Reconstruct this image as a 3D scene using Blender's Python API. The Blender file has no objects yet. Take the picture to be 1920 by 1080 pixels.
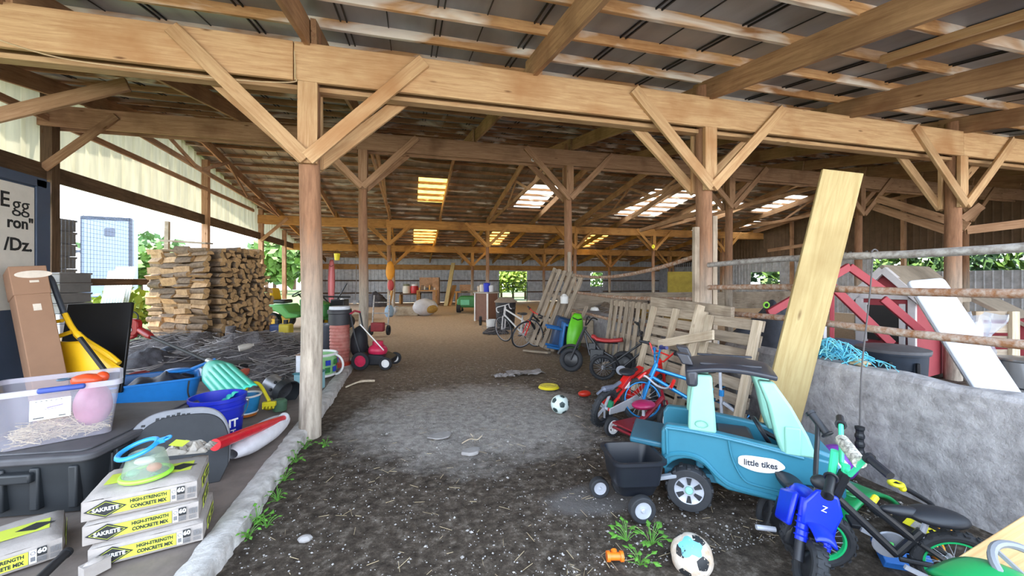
SKY, SUN, EXPO = 1.6, 5.0, 2.1
import bpy, math, random
from math import sin, cos, pi, radians, atan2, sqrt
from mathutils import Vector as V, Matrix
R = random.Random(7)
C = bpy.context.scene.collection
# ---- camera numbers (1920x1080 frame) and rays from it to real planes
F, CX, HY, H = 745.0, 960.0, 527.0, 1.52
YAW = atan2(190, 745)
FW = V((sin(YAW), cos(YAW), 0)); RT = V((cos(YAW), -sin(YAW), 0))
def ray(px, py): return FW + RT*((px-CX)/F) + V((0, 0, (HY-py)/F))
O = V((0, 0, H))
def at(px, py, t): return O + ray(px, py)*t
def G(px, py, z=0.0): return at(px, py, (z-H)/ray(px, py).z)
def onX(px, py, x): return at(px, py, x/ray(px, py).x)
def onY(px, py, y): return at(px, py, y/ray(px, py).y)
def xY(px, y): return ray(px, HY).x/ray(px, HY).y*y
# ---- colour / materials
def lin(c):
    def f(x):
        x /= 255.0
        return x/12.92 if x <= 0.04045 else ((x+0.055)/1.055)**2.4
    return (f(c[0]), f(c[1]), f(c[2]), 1)
_m = {}
def _new(name):
    m = bpy.data.materials.new(name); m.use_nodes = True
    nt = m.node_tree; b = nt.nodes['Principled BSDF']
    return m, nt, b
def _n(nt, t, **kw):
    n = nt.nodes.new(t)
    for k, v in kw.items():
        if k in n.inputs: n.inputs[k].default_value = v
        else: setattr(n, k, v)
    return n
def _ramp(nt, src, stops):
    r = nt.nodes.new('ShaderNodeValToRGB'); e = r.color_ramp.elements
    while len(e) < len(stops): e.new(0.5)
    for i, (p, c) in enumerate(stops): e[i].position = p; e[i].color = c
    nt.links.new(src, r.inputs[0]); return r.outputs[0]
def _mix(nt, fac, a, b, mode='MIX'):
    n = nt.nodes.new('ShaderNodeMix'); n.data_type = 'RGBA'; n.blend_type = mode
    for sck, x in ((n.inputs[0], fac), (n.inputs[6], a), (n.inputs[7], b)):
        if hasattr(x, 'is_linked') or hasattr(x, 'links'): nt.links.new(x, sck)
        else: sck.default_value = x
    return n.outputs[2]
def _bump(nt, b, src, s, d=0.01):
    n = _n(nt, 'ShaderNodeBump', Strength=s, Distance=d); nt.links.new(src, n.inputs['Height'])
    nt.links.new(n.outputs[0], b.inputs['Normal'])
def mat(name, c, rough=0.5, metal=0.0, var=0.12, scale=9.0, bump=0.0, c2=None, alpha=1.0, trans=0.0, rnd=0.0):
    """plain surface with mottled wear; c sRGB 0-255"""
    if name in _m: return _m[name]
    m, nt, b = _new(name); c = lin(c)
    c2 = lin(c2) if c2 else (c[0]*(1-var*2), c[1]*(1-var*2), c[2]*(1-var*2), 1)
    tc = _n(nt, 'ShaderNodeTexCoord')
    nz = _n(nt, 'ShaderNodeTexNoise', Scale=scale, Detail=5.0, Roughness=0.65)
    nt.links.new(tc.outputs['Object'], nz.inputs['Vector'])
    col = _ramp(nt, nz.outputs['Fac'], [(0.38, c), (0.72, c2)])
    if rnd:
        oi = _n(nt, 'ShaderNodeObjectInfo')
        hv = _n(nt, 'ShaderNodeHueSaturation'); nt.links.new(col, hv.inputs['Color'])
        mr = _n(nt, 'ShaderNodeMapRange'); mr.inputs[3].default_value = 1-rnd; mr.inputs[4].default_value = 1+rnd
        nt.links.new(oi.outputs['Random'], mr.inputs[0]); nt.links.new(mr.outputs[0], hv.inputs['Value'])
        col = hv.outputs[0]
    nt.links.new(col, b.inputs['Base Color'])
    b.inputs['Roughness'].default_value = rough; b.inputs['Metallic'].default_value = metal
    b.inputs['Alpha'].default_value = alpha; b.inputs['Transmission Weight'].default_value = trans
    if bump: _bump(nt, b, nz.outputs['Fac'], bump, 0.02)
    _m[name] = m; return m
def wood(name, c1, c2, c3=None, rough=0.75, sc=1.0, white=0.0, rnd=0.14, wc=(226, 218, 205)):
    """timber, grain along local X; c3 knots/streaks; white = amount of pale mineral bloom"""
    if name in _m: return _m[name]
    m, nt, b = _new(name)
    tc = _n(nt, 'ShaderNodeTexCoord'); oi = _n(nt, 'ShaderNodeObjectInfo')
    ad = _n(nt, 'ShaderNodeVectorMath', operation='ADD'); nt.links.new(tc.outputs['Object'], ad.inputs[0])
    ml = _n(nt, 'ShaderNodeMath', operation='MULTIPLY'); ml.inputs[1].default_value = 37.0
    nt.links.new(oi.outputs['Random'], ml.inputs[0]); nt.links.new(ml.outputs[0], ad.inputs[1])
    mp = _n(nt, 'ShaderNodeMapping'); mp.inputs['Scale'].default_value = (0.9*sc, 14*sc, 14*sc)
    nt.links.new(ad.outputs[0], mp.inputs[0])
    g = _n(nt, 'ShaderNodeTexNoise', Scale=2.2, Detail=7.0, Roughness=0.7, Distortion=0.6); nt.links.new(mp.outputs[0], g.inputs['Vector'])
    col = _ramp(nt, g.outputs['Fac'], [(0.33, lin(c2)), (0.62, lin(c1))])
    k = _n(nt, 'ShaderNodeTexNoise', Scale=1.6*sc, Detail=4.0); nt.links.new(ad.outputs[0], k.inputs['Vector'])
    if c3: 
        f = _ramp(nt, k.outputs['Fac'], [(0.50, (0, 0, 0, 1)), (0.72, (0.85, 0.85, 0.85, 1))])
        col = _mix(nt, f, col, lin(c3))
    vo = _n(nt, 'ShaderNodeTexVoronoi', Scale=3.1*sc); mp2 = _n(nt, 'ShaderNodeMapping'); mp2.inputs['Scale'].default_value = (0.55, 2.0, 2.0)
    nt.links.new(ad.outputs[0], mp2.inputs[0]); nt.links.new(mp2.outputs[0], vo.inputs['Vector'])
    kf = _ramp(nt, vo.outputs['Distance'], [(0.03, (0.9, 0.9, 0.9, 1)), (0.10, (0, 0, 0, 1))])
    col = _mix(nt, kf, col, lin((92, 58, 32)))
    if white:
        w = _n(nt, 'ShaderNodeTexNoise', Scale=1.3, Detail=3.0, Distortion=0.8); mp3 = _n(nt, 'ShaderNodeMapping'); mp3.inputs['Scale'].default_value = (0.9, 3.5, 3.5)
        nt.links.new(ad.outputs[0], mp3.inputs[0]); nt.links.new(mp3.outputs[0], w.inputs['Vector'])
        f = _ramp(nt, w.outputs['Fac'], [(0.62-0.2*white, (0, 0, 0, 1)), (0.72-0.12*white, (0.85, 0.85, 0.85, 1))])
        col = _mix(nt, f, col, lin(wc))
    hv = _n(nt, 'ShaderNodeHueSaturation'); nt.links.new(col, hv.inputs['Color'])
    mr = _n(nt, 'ShaderNodeMapRange'); mr.inputs[3].default_value = 1-rnd; mr.inputs[4].default_value = 1+rnd
    nt.links.new(oi.outputs['Random'], mr.inputs[0]); nt.links.new(mr.outputs[0], hv.inputs['Value'])
    nt.links.new(hv.outputs[0], b.inputs['Base Color']); b.inputs['Roughness'].default_value = rough
    b.inputs['Specular IOR Level'].default_value = 0.25
    _bump(nt, b, g.outputs['Fac'], 0.25, 0.006)
    _m[name] = m; return m
# ---- mesh builder
class MB:
    def __init__(s): s.v = []; s.f = []; s.mi = []; s.cm = 0
    def add(s, vs, fs, M=None):
        o = len(s.v)
        for p in vs:
            p = V(p); s.v.append(M @ p if M else p)
        for f in fs: s.f.append([o+i for i in f]); s.mi.append(s.cm)
        return s
    def box(s, c, sz, M=None, taper=1.0):
        x, y, z = sz[0]/2, sz[1]/2, sz[2]/2; c = V(c)
        vs = [c+V((sx*x*(taper if sz_ > 0 else 1), sy*y*(taper if sz_ > 0 else 1), sz_*z)) for sz_ in (-1, 1) for sy in (-1, 1) for sx in (-1, 1)]
        return s.add(vs, [(0, 2, 3, 1), (4, 5, 7, 6), (0, 1, 5, 4), (2, 6, 7, 3), (0, 4, 6, 2), (1, 3, 7, 5)], M)
    def bar(s, p0, p1, w, d, up=(0, 0, 1)):
        p0, p1 = V(p0), V(p1); M, L = basis(p0, p1, up)
        return s.box((L/2, 0, 0), (L, w, d), M)
    def tube(s, pts, r, n=8, closed=False, M=None, caps=True):
        pts = [V(p) for p in pts]; k = len(pts); rs = r if isinstance(r, (list, tuple)) else [r]*k
        vs = []; fs = []; prev = None
        for i, p in enumerate(pts):
            a = pts[(i-1) % k] if (closed or i > 0) else p; b = pts[(i+1) % k] if (closed or i < k-1) else p
            t = (b-a); t = t.normalized() if t.length > 1e-9 else V((0, 0, 1))
            if prev is None:
                q = V((0, 0, 1)) if abs(t.z) < 0.9 else V((1, 0, 0)); x = t.cross(q).normalized()
            else:
                x = prev - t*prev.dot(t); x = x.normalized() if x.length > 1e-6 else t.orthogonal().normalized()
            prev = x; y = t.cross(x)
            for j in range(n): a_ = 2*pi*j/n; vs.append(p+(x*cos(a_)+y*sin(a_))*rs[i])
        m = k if closed else k-1
        for i in range(m):
            for j in range(n):
                a = i*n+j; b = i*n+(j+1) % n; c = ((i+1) % k)*n+(j+1) % n; d = ((i+1) % k)*n+j
                fs.append((a, b, c, d))
        if caps and not closed: fs.append(tuple(range(n-1, -1, -1))); fs.append(tuple((k-1)*n+j for j in range(n)))
        return s.add(vs, fs, M)
    def lathe(s, prof, n=24, M=None, close=False):
        vs = []; fs = []
        for r, z in prof:
            for j in range(n): a = 2*pi*j/n; vs.append((r*cos(a), r*sin(a), z))
        k = len(prof)
        for i in range(k if close else k-1):
            for j in range(n): fs.append((i*n+j, i*n+(j+1) % n, ((i+1) % k)*n+(j+1) % n, ((i+1) % k)*n+j))
        if not close:
            if prof[0][0] > 1e-6: fs.append(tuple(range(n-1, -1, -1)))
            if prof[-1][0] > 1e-6: fs.append(tuple((k-1)*n+j for j in range(n)))
        return s.add(vs, fs, M)
    def shell(s, prof, n=24, M=None): return s.lathe(prof, n, M, close=True)
    def prism(s, out, d, M=None, scale_top=1.0):
        n = len(out); vs = [(x, y, 0) for x, y in out]+[(x*scale_top, y*scale_top, d) for x, y in out]
        fs = [tuple(range(n-1, -1, -1)), tuple(range(n, 2*n))]+[(i, (i+1) % n, n+(i+1) % n, n+i) for i in range(n)]
        return s.add(vs, fs, M)
    def ball(s, c, r, n=16, m=10, sc=(1, 1, 1), M=None, jit=0):
        vs = []; fs = []
        for i in range(m+1):
            th = pi*i/m
            for j in range(n):
                a = 2*pi*j/n; k = r*(1+(R.uniform(-jit, jit) if jit else 0))
                vs.append(V(c)+V((k*sin(th)*cos(a)*sc[0], k*sin(th)*sin(a)*sc[1], k*cos(th)*sc[2])))
        for i in range(m):
            for j in range(n): fs.append((i*n+j, (i+1)*n+j, (i+1)*n+(j+1) % n, i*n+(j+1) % n))
        return s.add(vs, fs, M)
    def torus(s, c, Rr, r, n=32, m=8, M=None, sq=1.0):
        c = V(c); vs = []; fs = []
        for i in range(n):
            a = 2*pi*i/n
            for j in range(m):
                b = 2*pi*j/m; vs.append(c+V(((Rr+r*cos(b))*cos(a), (Rr+r*cos(b))*sin(a), r*sq*sin(b))))
        for i in range(n):
            for j in range(m): fs.append((i*m+j, ((i+1) % n)*m+j, ((i+1) % n)*m+(j+1) % m, i*m+(j+1) % m))
        return s.add(vs, fs, M)
    def grid(s, fn, nu, nv, M=None, thick=0.0):
        """surface fn(u,v) u,v in 0..1"""
        vs = [V(fn(i/nu, j/nv)) for i in range(nu+1) for j in range(nv+1)]
        fs = [(i*(nv+1)+j, (i+1)*(nv+1)+j, (i+1)*(nv+1)+j+1, i*(nv+1)+j+1) for i in range(nu) for j in range(nv)]
        return s.add(vs, fs, M)
    def build(s, name, m, parent=None, bevel=0.0, smooth=32, solid=0.0, sub=0, world=True):
        me = bpy.data.meshes.new(name)
        M = xf(parent).inverted() if (parent is not None and world) else None
        me.from_pydata([(M @ p if M else p)[:] for p in s.v], [], s.f)
        ms = m if isinstance(m, (list, tuple)) else [m]
        for x in ms: me.materials.append(x)
        if len(ms) > 1:
            for i, k in enumerate(s.mi): me.polygons[i].material_index = k
        me.validate()
        if smooth:
            me.shade_smooth()
            me.set_sharp_from_angle(angle=radians(smooth))
        o = bpy.data.objects.new(name, me); C.objects.link(o)
        if parent is not None: o.parent = parent; _xf[o.name] = xf(parent)
        if solid: md = o.modifiers.new('solid', 'SOLIDIFY'); md.thickness = solid; md.offset = 0
        if bevel: md = o.modifiers.new('bevel', 'BEVEL'); md.width = bevel; md.segments = 2; md.limit_method = 'ANGLE'; md.angle_limit = radians(40)
        if sub: md = o.modifiers.new('sub', 'SUBSURF'); md.levels = sub; md.render_levels = sub
        return o
_xf = {}
def xf(o):
    """world matrix of a thing / part (kept by hand, nothing is scaled)"""
    return _xf.get(o.name, Matrix.Identity(4))
def basis(p0, p1, up=(0, 0, 1)):
    p0, p1 = V(p0), V(p1); x = p1-p0; L = x.length; x.normalize(); u = V(up)
    if abs(x.dot(u)) > 0.999*u.length: u = V((0, 1, 0))
    y = u.cross(x).normalized(); z = x.cross(y)
    M = Matrix((x, y, z)).transposed().to_4x4(); M.translation = p0
    return M, L
def frame(o, x, y, z=None):
    x = V(x).normalized(); y = V(y); y = (y-x*y.dot(x)).normalized(); z = x.cross(y)
    M = Matrix((x, y, z)).transposed().to_4x4(); M.translation = V(o); return M
def T(x=0, y=0, z=0): return Matrix.Translation((x, y, z))
def Rot(a, ax): return Matrix.Rotation(radians(a), 4, ax)
def tag(o, label=None, cat=None, group=None, kind=None):
    if label: o['label'] = label
    if cat: o['category'] = cat
    if group: o['group'] = group
    if kind: o['kind'] = kind
    return o
def thing(name, label, cat, loc=(0, 0, 0), rotz=0.0, group=None, M=None):
    o = bpy.data.objects.new(name, None); C.objects.link(o); o.empty_display_size = 0.1
    if M is None: M = Matrix.Translation(V(loc)) @ Matrix.Rotation(rotz, 4, 'Z')
    o.matrix_world = M; _xf[o.name] = M.copy()
    return tag(o, label, cat, group)
def place(o, M, parent=None):
    if parent is not None: o.parent = parent; o.matrix_local = xf(parent).inverted() @ M
    else: o.matrix_world = M
    _xf[o.name] = M.copy()
    return o
def timber(name, p0, p1, w, d, m, parent=None, up=(0, 0, 1), bevel=0.004, ext=0.0):
    """squared timber from p0 to p1, w across, d along 'up'; grain runs along it"""
    M, L = basis(p0, p1, up); b = MB(); n = max(2, int(L/0.6))
    vs = []; fs = []
    for i in range(n+1):
        x = -ext+(L+2*ext)*i/n
        for sy, sz in ((-1, -1), (1, -1), (1, 1), (-1, 1)):
            vs.append((x, sy*w/2+R.uniform(-1, 1)*0.0015, sz*d/2+R.uniform(-1, 1)*0.0025))
    for i in range(n):
        for j in range(4): fs.append((i*4+j, i*4+(j+1) % 4, (i+1)*4+(j+1) % 4, (i+1)*4+j))
    fs += [(3, 2, 1, 0), (n*4, n*4+1, n*4+2, n*4+3)]
    b.add(vs, fs); o = b.build(name, m, None, bevel=bevel, smooth=30)
    return place(o, M, parent)
def copy_tree(o, parent=None, M=None):
    c = o.copy(); C.objects.link(c); c.parent = parent
    if M is not None: c.matrix_world = M
    _xf[c.name] = (M if M is not None else xf(o)).copy()
    for ch in list(o.children): copy_tree(ch, c)
    return c
def text(body, size, m, M, parent=None, name='lettering', ext=0.001, sx=1.0, bold=0.0, wrap=None, align='CENTER'):
    """flat raised lettering; M puts its local XY on a surface; wrap=(radius) bends it round a local vertical cylinder"""
    cu = bpy.data.curves.new('t', 'FONT'); cu.body = body; cu.size = size; cu.align_x = align; cu.align_y = 'CENTER'
    cu.extrude = ext; cu.offset = bold; cu.resolution_u = 3
    o = bpy.data.objects.new('t', cu); C.objects.link(o)
    dg = bpy.context.evaluated_depsgraph_get(); me0 = o.evaluated_get(dg).to_mesh()
    b = MB(); vs = []
    for v in me0.vertices:
        p = v.co.copy(); p.x *= sx
        if wrap: a = p.x/wrap; p = V((wrap*sin(a), p.y, (wrap*cos(a)-wrap)+p.z))
        vs.append(p)
    b.add(vs, [tuple(q.vertices) for q in me0.polygons], M)
    o.evaluated_get(dg).to_mesh_clear(); bpy.data.objects.remove(o); bpy.data.curves.remove(cu)
    return b.build(name, m, parent, smooth=0)
def rrect(w, h, r, n=5):
    out = []
    for cx, cy, a0 in ((w/2-r, h/2-r, 0), (-w/2+r, h/2-r, 90), (-w/2+r, -h/2+r, 180), (w/2-r, -h/2+r, 270)):
        for i in range(n+1): a = radians(a0+90*i/n); out.append((cx+r*cos(a), cy+r*sin(a)))
    return out
def arc(c, r, a0, a1, n, ax=(1, 0, 0), ay=(0, 0, 1)):
    return [V(c)+V(ax)*(r*cos(radians(a0+(a1-a0)*i/n)))+V(ay)*(r*sin(radians(a0+(a1-a0)*i/n))) for i in range(n+1)]
def spline(pts, n=6):
    pts = [V(p) for p in pts]; out = []; k = len(pts)
    for i in range(k-1):
        p0 = pts[max(i-1, 0)]; p1 = pts[i]; p2 = pts[i+1]; p3 = pts[min(i+2, k-1)]
        for j in range(n):
            t = j/n
            out.append(0.5*((2*p1)+(p2-p0)*t+(2*p0-5*p1+4*p2-p3)*t*t+(3*p1-p0-3*p2+p3)*t**3))
    out.append(pts[-1]); return out
def nth(i): return ['first', 'second', 'third', 'fourth', 'fifth', 'sixth', 'seventh', 'eighth', 'ninth', 'tenth', 'eleventh', 'twelfth', 'thirteenth', 'fourteenth', 'fifteenth', 'sixteenth', 'seventeenth', 'eighteenth', 'nineteenth', 'twentieth'][i]+'' if i < 20 else None
def ordn(i):
    if i < 20: return nth(i)
    t = ['twent', 'thirt', 'fort'][(i+1)//10-2]; u = (i+1) % 10
    return t+'ieth' if u == 0 else t+'y-'+nth(u-1)
sc = bpy.context.scene
# ---------------------------------------------------------------- materials of the place
W_front = wood('w_front', (200, 168, 128), (170, 132, 94), (164, 120, 80))
W_mid = wood('w_mid', (182, 146, 116), (146, 110, 82), (120, 88, 64))
W_raft = wood('w_raft', (182, 146, 112), (146, 110, 82), (120, 88, 64))
W_purl = wood('w_purl', (214, 172, 124), (180, 130, 84), (150, 102, 64), white=0.8, wc=(244, 240, 232))
W_purl2 = wood('w_purl2', (164, 126, 92), (126, 90, 62), (104, 74, 52), white=0.4)
W_far = wood('w_far', (196, 148, 88), (156, 110, 62), (124, 86, 50))
W_grey = wood('w_grey', (174, 160, 142), (132, 118, 102), (110, 96, 82), sc=1.4)
W_pale = wood('w_pale', (202, 188, 166), (170, 152, 128), (140, 120, 98), sc=1.4)
W_dark = wood('w_dark', (112, 90, 70), (78, 60, 46), (60, 46, 36))
W_yel = wood('w_yel', (184, 166, 120), (166, 144, 98), (152, 128, 84), sc=0.9, rnd=0.03)
W_new = wood('w_new', (222, 190, 140), (192, 150, 100), (180, 140, 94), sc=1.3, rnd=0.03)
def post_mat():
    m, nt, b = _new('pole_bark')
    tc = _n(nt, 'ShaderNodeTexCoord'); sp = _n(nt, 'ShaderNodeSeparateXYZ'); nt.links.new(tc.outputs['Object'], sp.inputs[0])
    mp = _n(nt, 'ShaderNodeMapping'); mp.inputs['Scale'].default_value = (9, 9, 1.1); nt.links.new(tc.outputs['Object'], mp.inputs[0])
    g = _n(nt, 'ShaderNodeTexNoise', Scale=2.0, Detail=8.0, Roughness=0.7); nt.links.new(mp.outputs[0], g.inputs['Vector'])
    up = _ramp(nt, g.outputs['Fac'], [(0.3, lin((112, 78, 56))), (0.65, lin((164, 122, 92)))])
    lo = _ramp(nt, g.outputs['Fac'], [(0.3, lin((122, 110, 98))), (0.68, lin((196, 184, 168)))])
    ad = _n(nt, 'ShaderNodeMath', operation='MULTIPLY_ADD'); ad.inputs[1].default_value = 0.9; nt.links.new(g.outputs['Fac'], ad.inputs[0]); nt.links.new(sp.outputs['Z'], ad.inputs[2])
    f = _ramp(nt, ad.outputs[0], [(0.0, (0, 0, 0, 1)), (1.0, (1, 1, 1, 1))])
    mr = _n(nt, 'ShaderNodeMapRange'); mr.inputs[1].default_value = 1.6; mr.inputs[2].default_value = 2.5
    nt.links.new(ad.outputs[0], mr.inputs[0])
    nt.links.new(_mix(nt, mr.outputs[0], lo, up), b.inputs['Base Color']); b.inputs['Roughness'].default_value = 0.85
    _bump(nt, b, g.outputs['Fac'], 0.6, 0.015); return m
M_pole = post_mat()
def roof_mat(name, c1, c2, pitch, line):
    m, nt, b = _new(name)
    tc = _n(nt, 'ShaderNodeTexCoord'); g = _n(nt, 'ShaderNodeTexNoise', Scale=1.2, Detail=6.0)
    mp = _n(nt, 'ShaderNodeMapping'); mp.inputs['Scale'].default_value = (3, 0.6, 1); nt.links.new(tc.outputs['Object'], mp.inputs[0]); nt.links.new(mp.outputs[0], g.inputs['Vector'])
    col = _ramp(nt, g.outputs['Fac'], [(0.35, lin(c1)), (0.7, lin(c2))])
    nt.links.new(col, b.inputs['Base Color']); b.inputs['Roughness'].default_value = 0.45; b.inputs['Metallic'].default_value = 0.25
    return m
M_roof = roof_mat('roof_underside', (160, 164, 172), (132, 135, 142), 0.46, 0.02)
M_roofrib = mat('roof_seam', (34, 33, 33), 0.6)
M_roof2 = roof_mat('roof_far', (140, 128, 116), (96, 84, 74), 0.3, 0.02)
def panel_mat(name, c, tr):
    m, nt, b = _new(name); nt.nodes.remove(b); out = [n for n in nt.nodes if n.type == 'OUTPUT_MATERIAL'][0]
    d = _n(nt, 'ShaderNodeBsdfDiffuse'); t = _n(nt, 'ShaderNodeBsdfTranslucent'); mx = _n(nt, 'ShaderNodeMixShader'); mx.inputs[0].default_value = tr
    tc = _n(nt, 'ShaderNodeTexCoord'); g = _n(nt, 'ShaderNodeTexNoise', Scale=1.5, Detail=5.0); mp = _n(nt, 'ShaderNodeMapping'); mp.inputs['Scale'].default_value = (4, 4, 0.5)
    nt.links.new(tc.outputs['Object'], mp.inputs[0]); nt.links.new(mp.outputs[0], g.inputs['Vector'])
    col = _ramp(nt, g.outputs['Fac'], [(0.35, lin(c)), (0.7, lin(tuple(x*0.86 for x in c)))])
    for k in (d, t): nt.links.new(col, k.inputs['Color'])
    nt.links.new(d.outputs[0], mx.inputs[1]); nt.links.new(t.outputs[0], mx.inputs[2]); nt.links.new(mx.outputs[0], out.inputs['Surface']); return m
M_sky = panel_mat('skylight_fibreglass', (236, 214, 150), 0.8)
M_skyw = panel_mat('skylight_white', (238, 236, 230), 0.85)
M_siding = panel_mat('siding_cream', (216, 208, 182), 0.27)
M_wall = mat('siding_grey', (190, 194, 200), 0.5, 0.1, 0.1, 4, c2=(150, 152, 158))
M_girt = mat('girt', (96, 82, 68), 0.8)
M_conc = mat('concrete', (172, 169, 170), 0.9, 0, 0.14, 9, bump=1.0, c2=(120, 117, 118))
M_slab = mat('slab', (132, 120, 112), 0.9, 0, 0.14, 3, bump=0.3, c2=(100, 90, 84))
M_kerb = mat('kerb', (206, 202, 198), 0.9, 0, 0.1, 9, bump=0.7, c2=(150, 144, 138))
# ---------------------------------------------------------------- dimensions
XP = [-0.957+4.57*k for k in range(0, 5)]; XL, XR, YF = -6.2, 20.0, 29.0
Y1, Y2, Y3, Y4, YR, YN = 4.3, 8.8, 19.0, 23.9, 12.6, 0.4
def zroof(y): return 4.14+0.18*(y-Y1) if y <= YR else 4.14+0.18*(YR-Y1)-0.152*(y-YR)
ROWS = {Y1: (3.43, 3.80), Y2: (4.22, 4.58), Y3: (3.96, 4.32), Y4: (3.22, 3.57)}
# ---------------------------------------------------------------- floor
def floor_mat():
    m, nt, b = _new('dirt_floor')
    tc = _n(nt, 'ShaderNodeTexCoord'); P = tc.outputs['Object']; sp = _n(nt, 'ShaderNodeSeparateXYZ'); nt.links.new(P, sp.inputs[0])
    n1 = _n(nt, 'ShaderNodeTexNoise', Scale=0.9, Detail=8.0, Roughness=0.62); n2 = _n(nt, 'ShaderNodeTexNoise', Scale=14.0, Detail=8.0, Roughness=0.75); n3 = _n(nt, 'ShaderNodeTexNoise', Scale=60.0, Detail=3.0); n4 = _n(nt, 'ShaderNodeTexNoise', Scale=2.8, Detail=9.0, Roughness=0.72)
    for n in (n1, n2, n3, n4): nt.links.new(P, n.inputs['Vector'])
    dark = _ramp(nt, n2.outputs['Fac'], [(0.32, lin((46, 39, 33))), (0.52, lin((84, 75, 66))), (0.70, lin((136, 126, 115)))])
    dust = _ramp(nt, n2.outputs['Fac'], [(0.3, lin((120, 115, 111))), (0.7, lin((196, 190, 184)))])
    # a dusty packed patch about (0.9, 4.4)
    def blob(cx, cy, rx, ry, ns):
        sb = _n(nt, 'ShaderNodeVectorMath', operation='SUBTRACT'); nt.links.new(P, sb.inputs[0]); sb.inputs[1].default_value = (cx, cy, 0)
        dv = _n(nt, 'ShaderNodeVectorMath', operation='DIVIDE'); nt.links.new(sb.outputs[0], dv.inputs[0]); dv.inputs[1].default_value = (rx, ry, 1)
        ln = _n(nt, 'ShaderNodeVectorMath', operation='LENGTH'); nt.links.new(dv.outputs[0], ln.inputs[0])
        ad = _n(nt, 'ShaderNodeMath', operation='MULTIPLY_ADD'); nt.links.new(n1.outputs['Fac'], ad.inputs[0]); ad.inputs[1].default_value = -ns; nt.links.new(ln.outputs['Value'], ad.inputs[2])
        a2 = _n(nt, 'ShaderNodeMath', operation='MULTIPLY_ADD'); nt.links.new(n4.outputs['Fac'], a2.inputs[0]); a2.inputs[1].default_value = -1.5; nt.links.new(ad.outputs[0], a2.inputs[2]); ad = a2
        return _ramp(nt, ad.outputs[0], [(0.0, (0.9, 0.9, 0.9, 1)), (0.22, (0.5, 0.5, 0.5, 1)), (0.55, (0, 0, 0, 1))])
    col = _mix(nt, blob(0.75, 4.55, 1.0, 0.95, 0.6), dark, dust)
    col = _mix(nt, blob(1.25, 2.55, 0.25, 0.14, 0.5), col, lin((112, 108, 106)))
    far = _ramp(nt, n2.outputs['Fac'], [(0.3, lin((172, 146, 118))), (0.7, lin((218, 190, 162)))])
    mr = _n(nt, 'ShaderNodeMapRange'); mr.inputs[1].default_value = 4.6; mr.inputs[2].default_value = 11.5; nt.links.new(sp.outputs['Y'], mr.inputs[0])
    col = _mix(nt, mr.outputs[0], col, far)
    nt.links.new(col, b.inputs['Base Color']); b.inputs['Roughness'].default_value = 0.95; b.inputs['Specular IOR Level'].default_value = 0.15
    _bump(nt, b, n2.outputs['Fac'], 0.9, 0.03); return m
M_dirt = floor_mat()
from mathutils import noise as NZ
def gz(x, y):
    k = 0.0 if y < 0.5 else 1.0
    return 0.018*NZ.noise(V((x*0.9, y*0.9, 3)))+0.007*NZ.noise(V((x*4, y*4, 1)))-0.012
b = MB(); nx, ny = 190, 170
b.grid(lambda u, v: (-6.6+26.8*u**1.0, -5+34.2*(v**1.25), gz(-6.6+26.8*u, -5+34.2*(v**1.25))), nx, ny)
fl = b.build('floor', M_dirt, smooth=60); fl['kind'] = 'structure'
M_yard = mat('yard_gravel', (222, 214, 202), 0.9, 0, 0.06, 8)
M_grass = mat('grass', (74, 92, 30), 0.9, 0, 0.16, 1.2, c2=(52, 72, 22))
b = MB(); b.box((7, -14.9, -0.06), (60, 20, 0.1)); tag(b.build('ground', M_yard, smooth=0), kind='structure')
b = MB(); b.box((-46, 22, -0.14), (80, 110, 0.2)); tag(b.build('ground', M_grass, smooth=0), kind='structure')
b = MB(); b.box((60, 22, -0.14), (80, 110, 0.2)); b.box((7, 53.2, -0.14), (27, 48, 0.2)); tag(b.build('ground', M_grass, smooth=0), kind='structure')
# raised slab on the left with its broken pale kerb
b = MB(); b.box((-3.65, 4.6, -0.02), (5.1, 6.6, 0.18)); tag(b.build('floor', M_slab, bevel=0.01), kind='structure')
b = MB(); k = 70; prof = [(-0.10, 0.080), (-0.07, 0.0885), (0.02, 0.087), (0.045, 0.07), (0.055, -0.04), (-0.10, -0.05)]
def kerb(u, v):
    i = min(int(v*5+0.5), 5); y = 1.3+6.6*u; x, z = prof[i]
    return (-1.02+x+(0.025*NZ.noise(V((y*3, i*0.4, 0)))+0.022*NZ.noise(V((y*11, i, 2)))+0.012*NZ.noise(V((y*27, i, 2))))*(1 if x > -0.05 else 0.5), y, z+0.008*NZ.noise(V((y*8, i, 5))))
b.grid(kerb, 260, 5); tag(b.build('trim_1', M_kerb, smooth=50), kind='structure')
# loose stones and straw litter on the dirt (nobody could count them)
b = MB(); st = MB()
for i in range(6500):
    y = 1.9+R.random()**1.7*6.0; x = R.uniform(-1.0, 3.3)+0.12*(y-2)
    if x < -0.95: continue
    r = R.choice((0.003, 0.0035, 0.004, 0.005, 0.006, 0.008))*(0.7+0.6*R.random()); a = R.random()*6.28
    if r > 0.0075 and R.random() < 0.12: r *= 1.7
    M = Matrix.Translation((x, y, gz(x, y)+r*0.25)) @ Matrix.Rotation(a, 4, 'Z') @ Matrix.Diagonal((1, 0.75, 0.6, 1))
    q = [(r, 0, 0), (0, r*R.uniform(.7, 1.1), 0), (-r, 0, 0), (0, -r, 0), (r*.1, 0, r), (0, 0, -r)]
    b.add(q, [(0, 1, 4), (1, 2, 4), (2, 3, 4), (3, 0, 4), (1, 0, 5), (2, 1, 5), (3, 2, 5), (0, 3, 5)], M)
g = b.build('gravel', mat('stone', (176, 172, 168), 0.9, 0, 0.2, 40, c2=(110, 104, 100)), smooth=0)
tag(g, 'small pale stones scattered over the dark dirt floor', 'gravel', kind='stuff')
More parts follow.
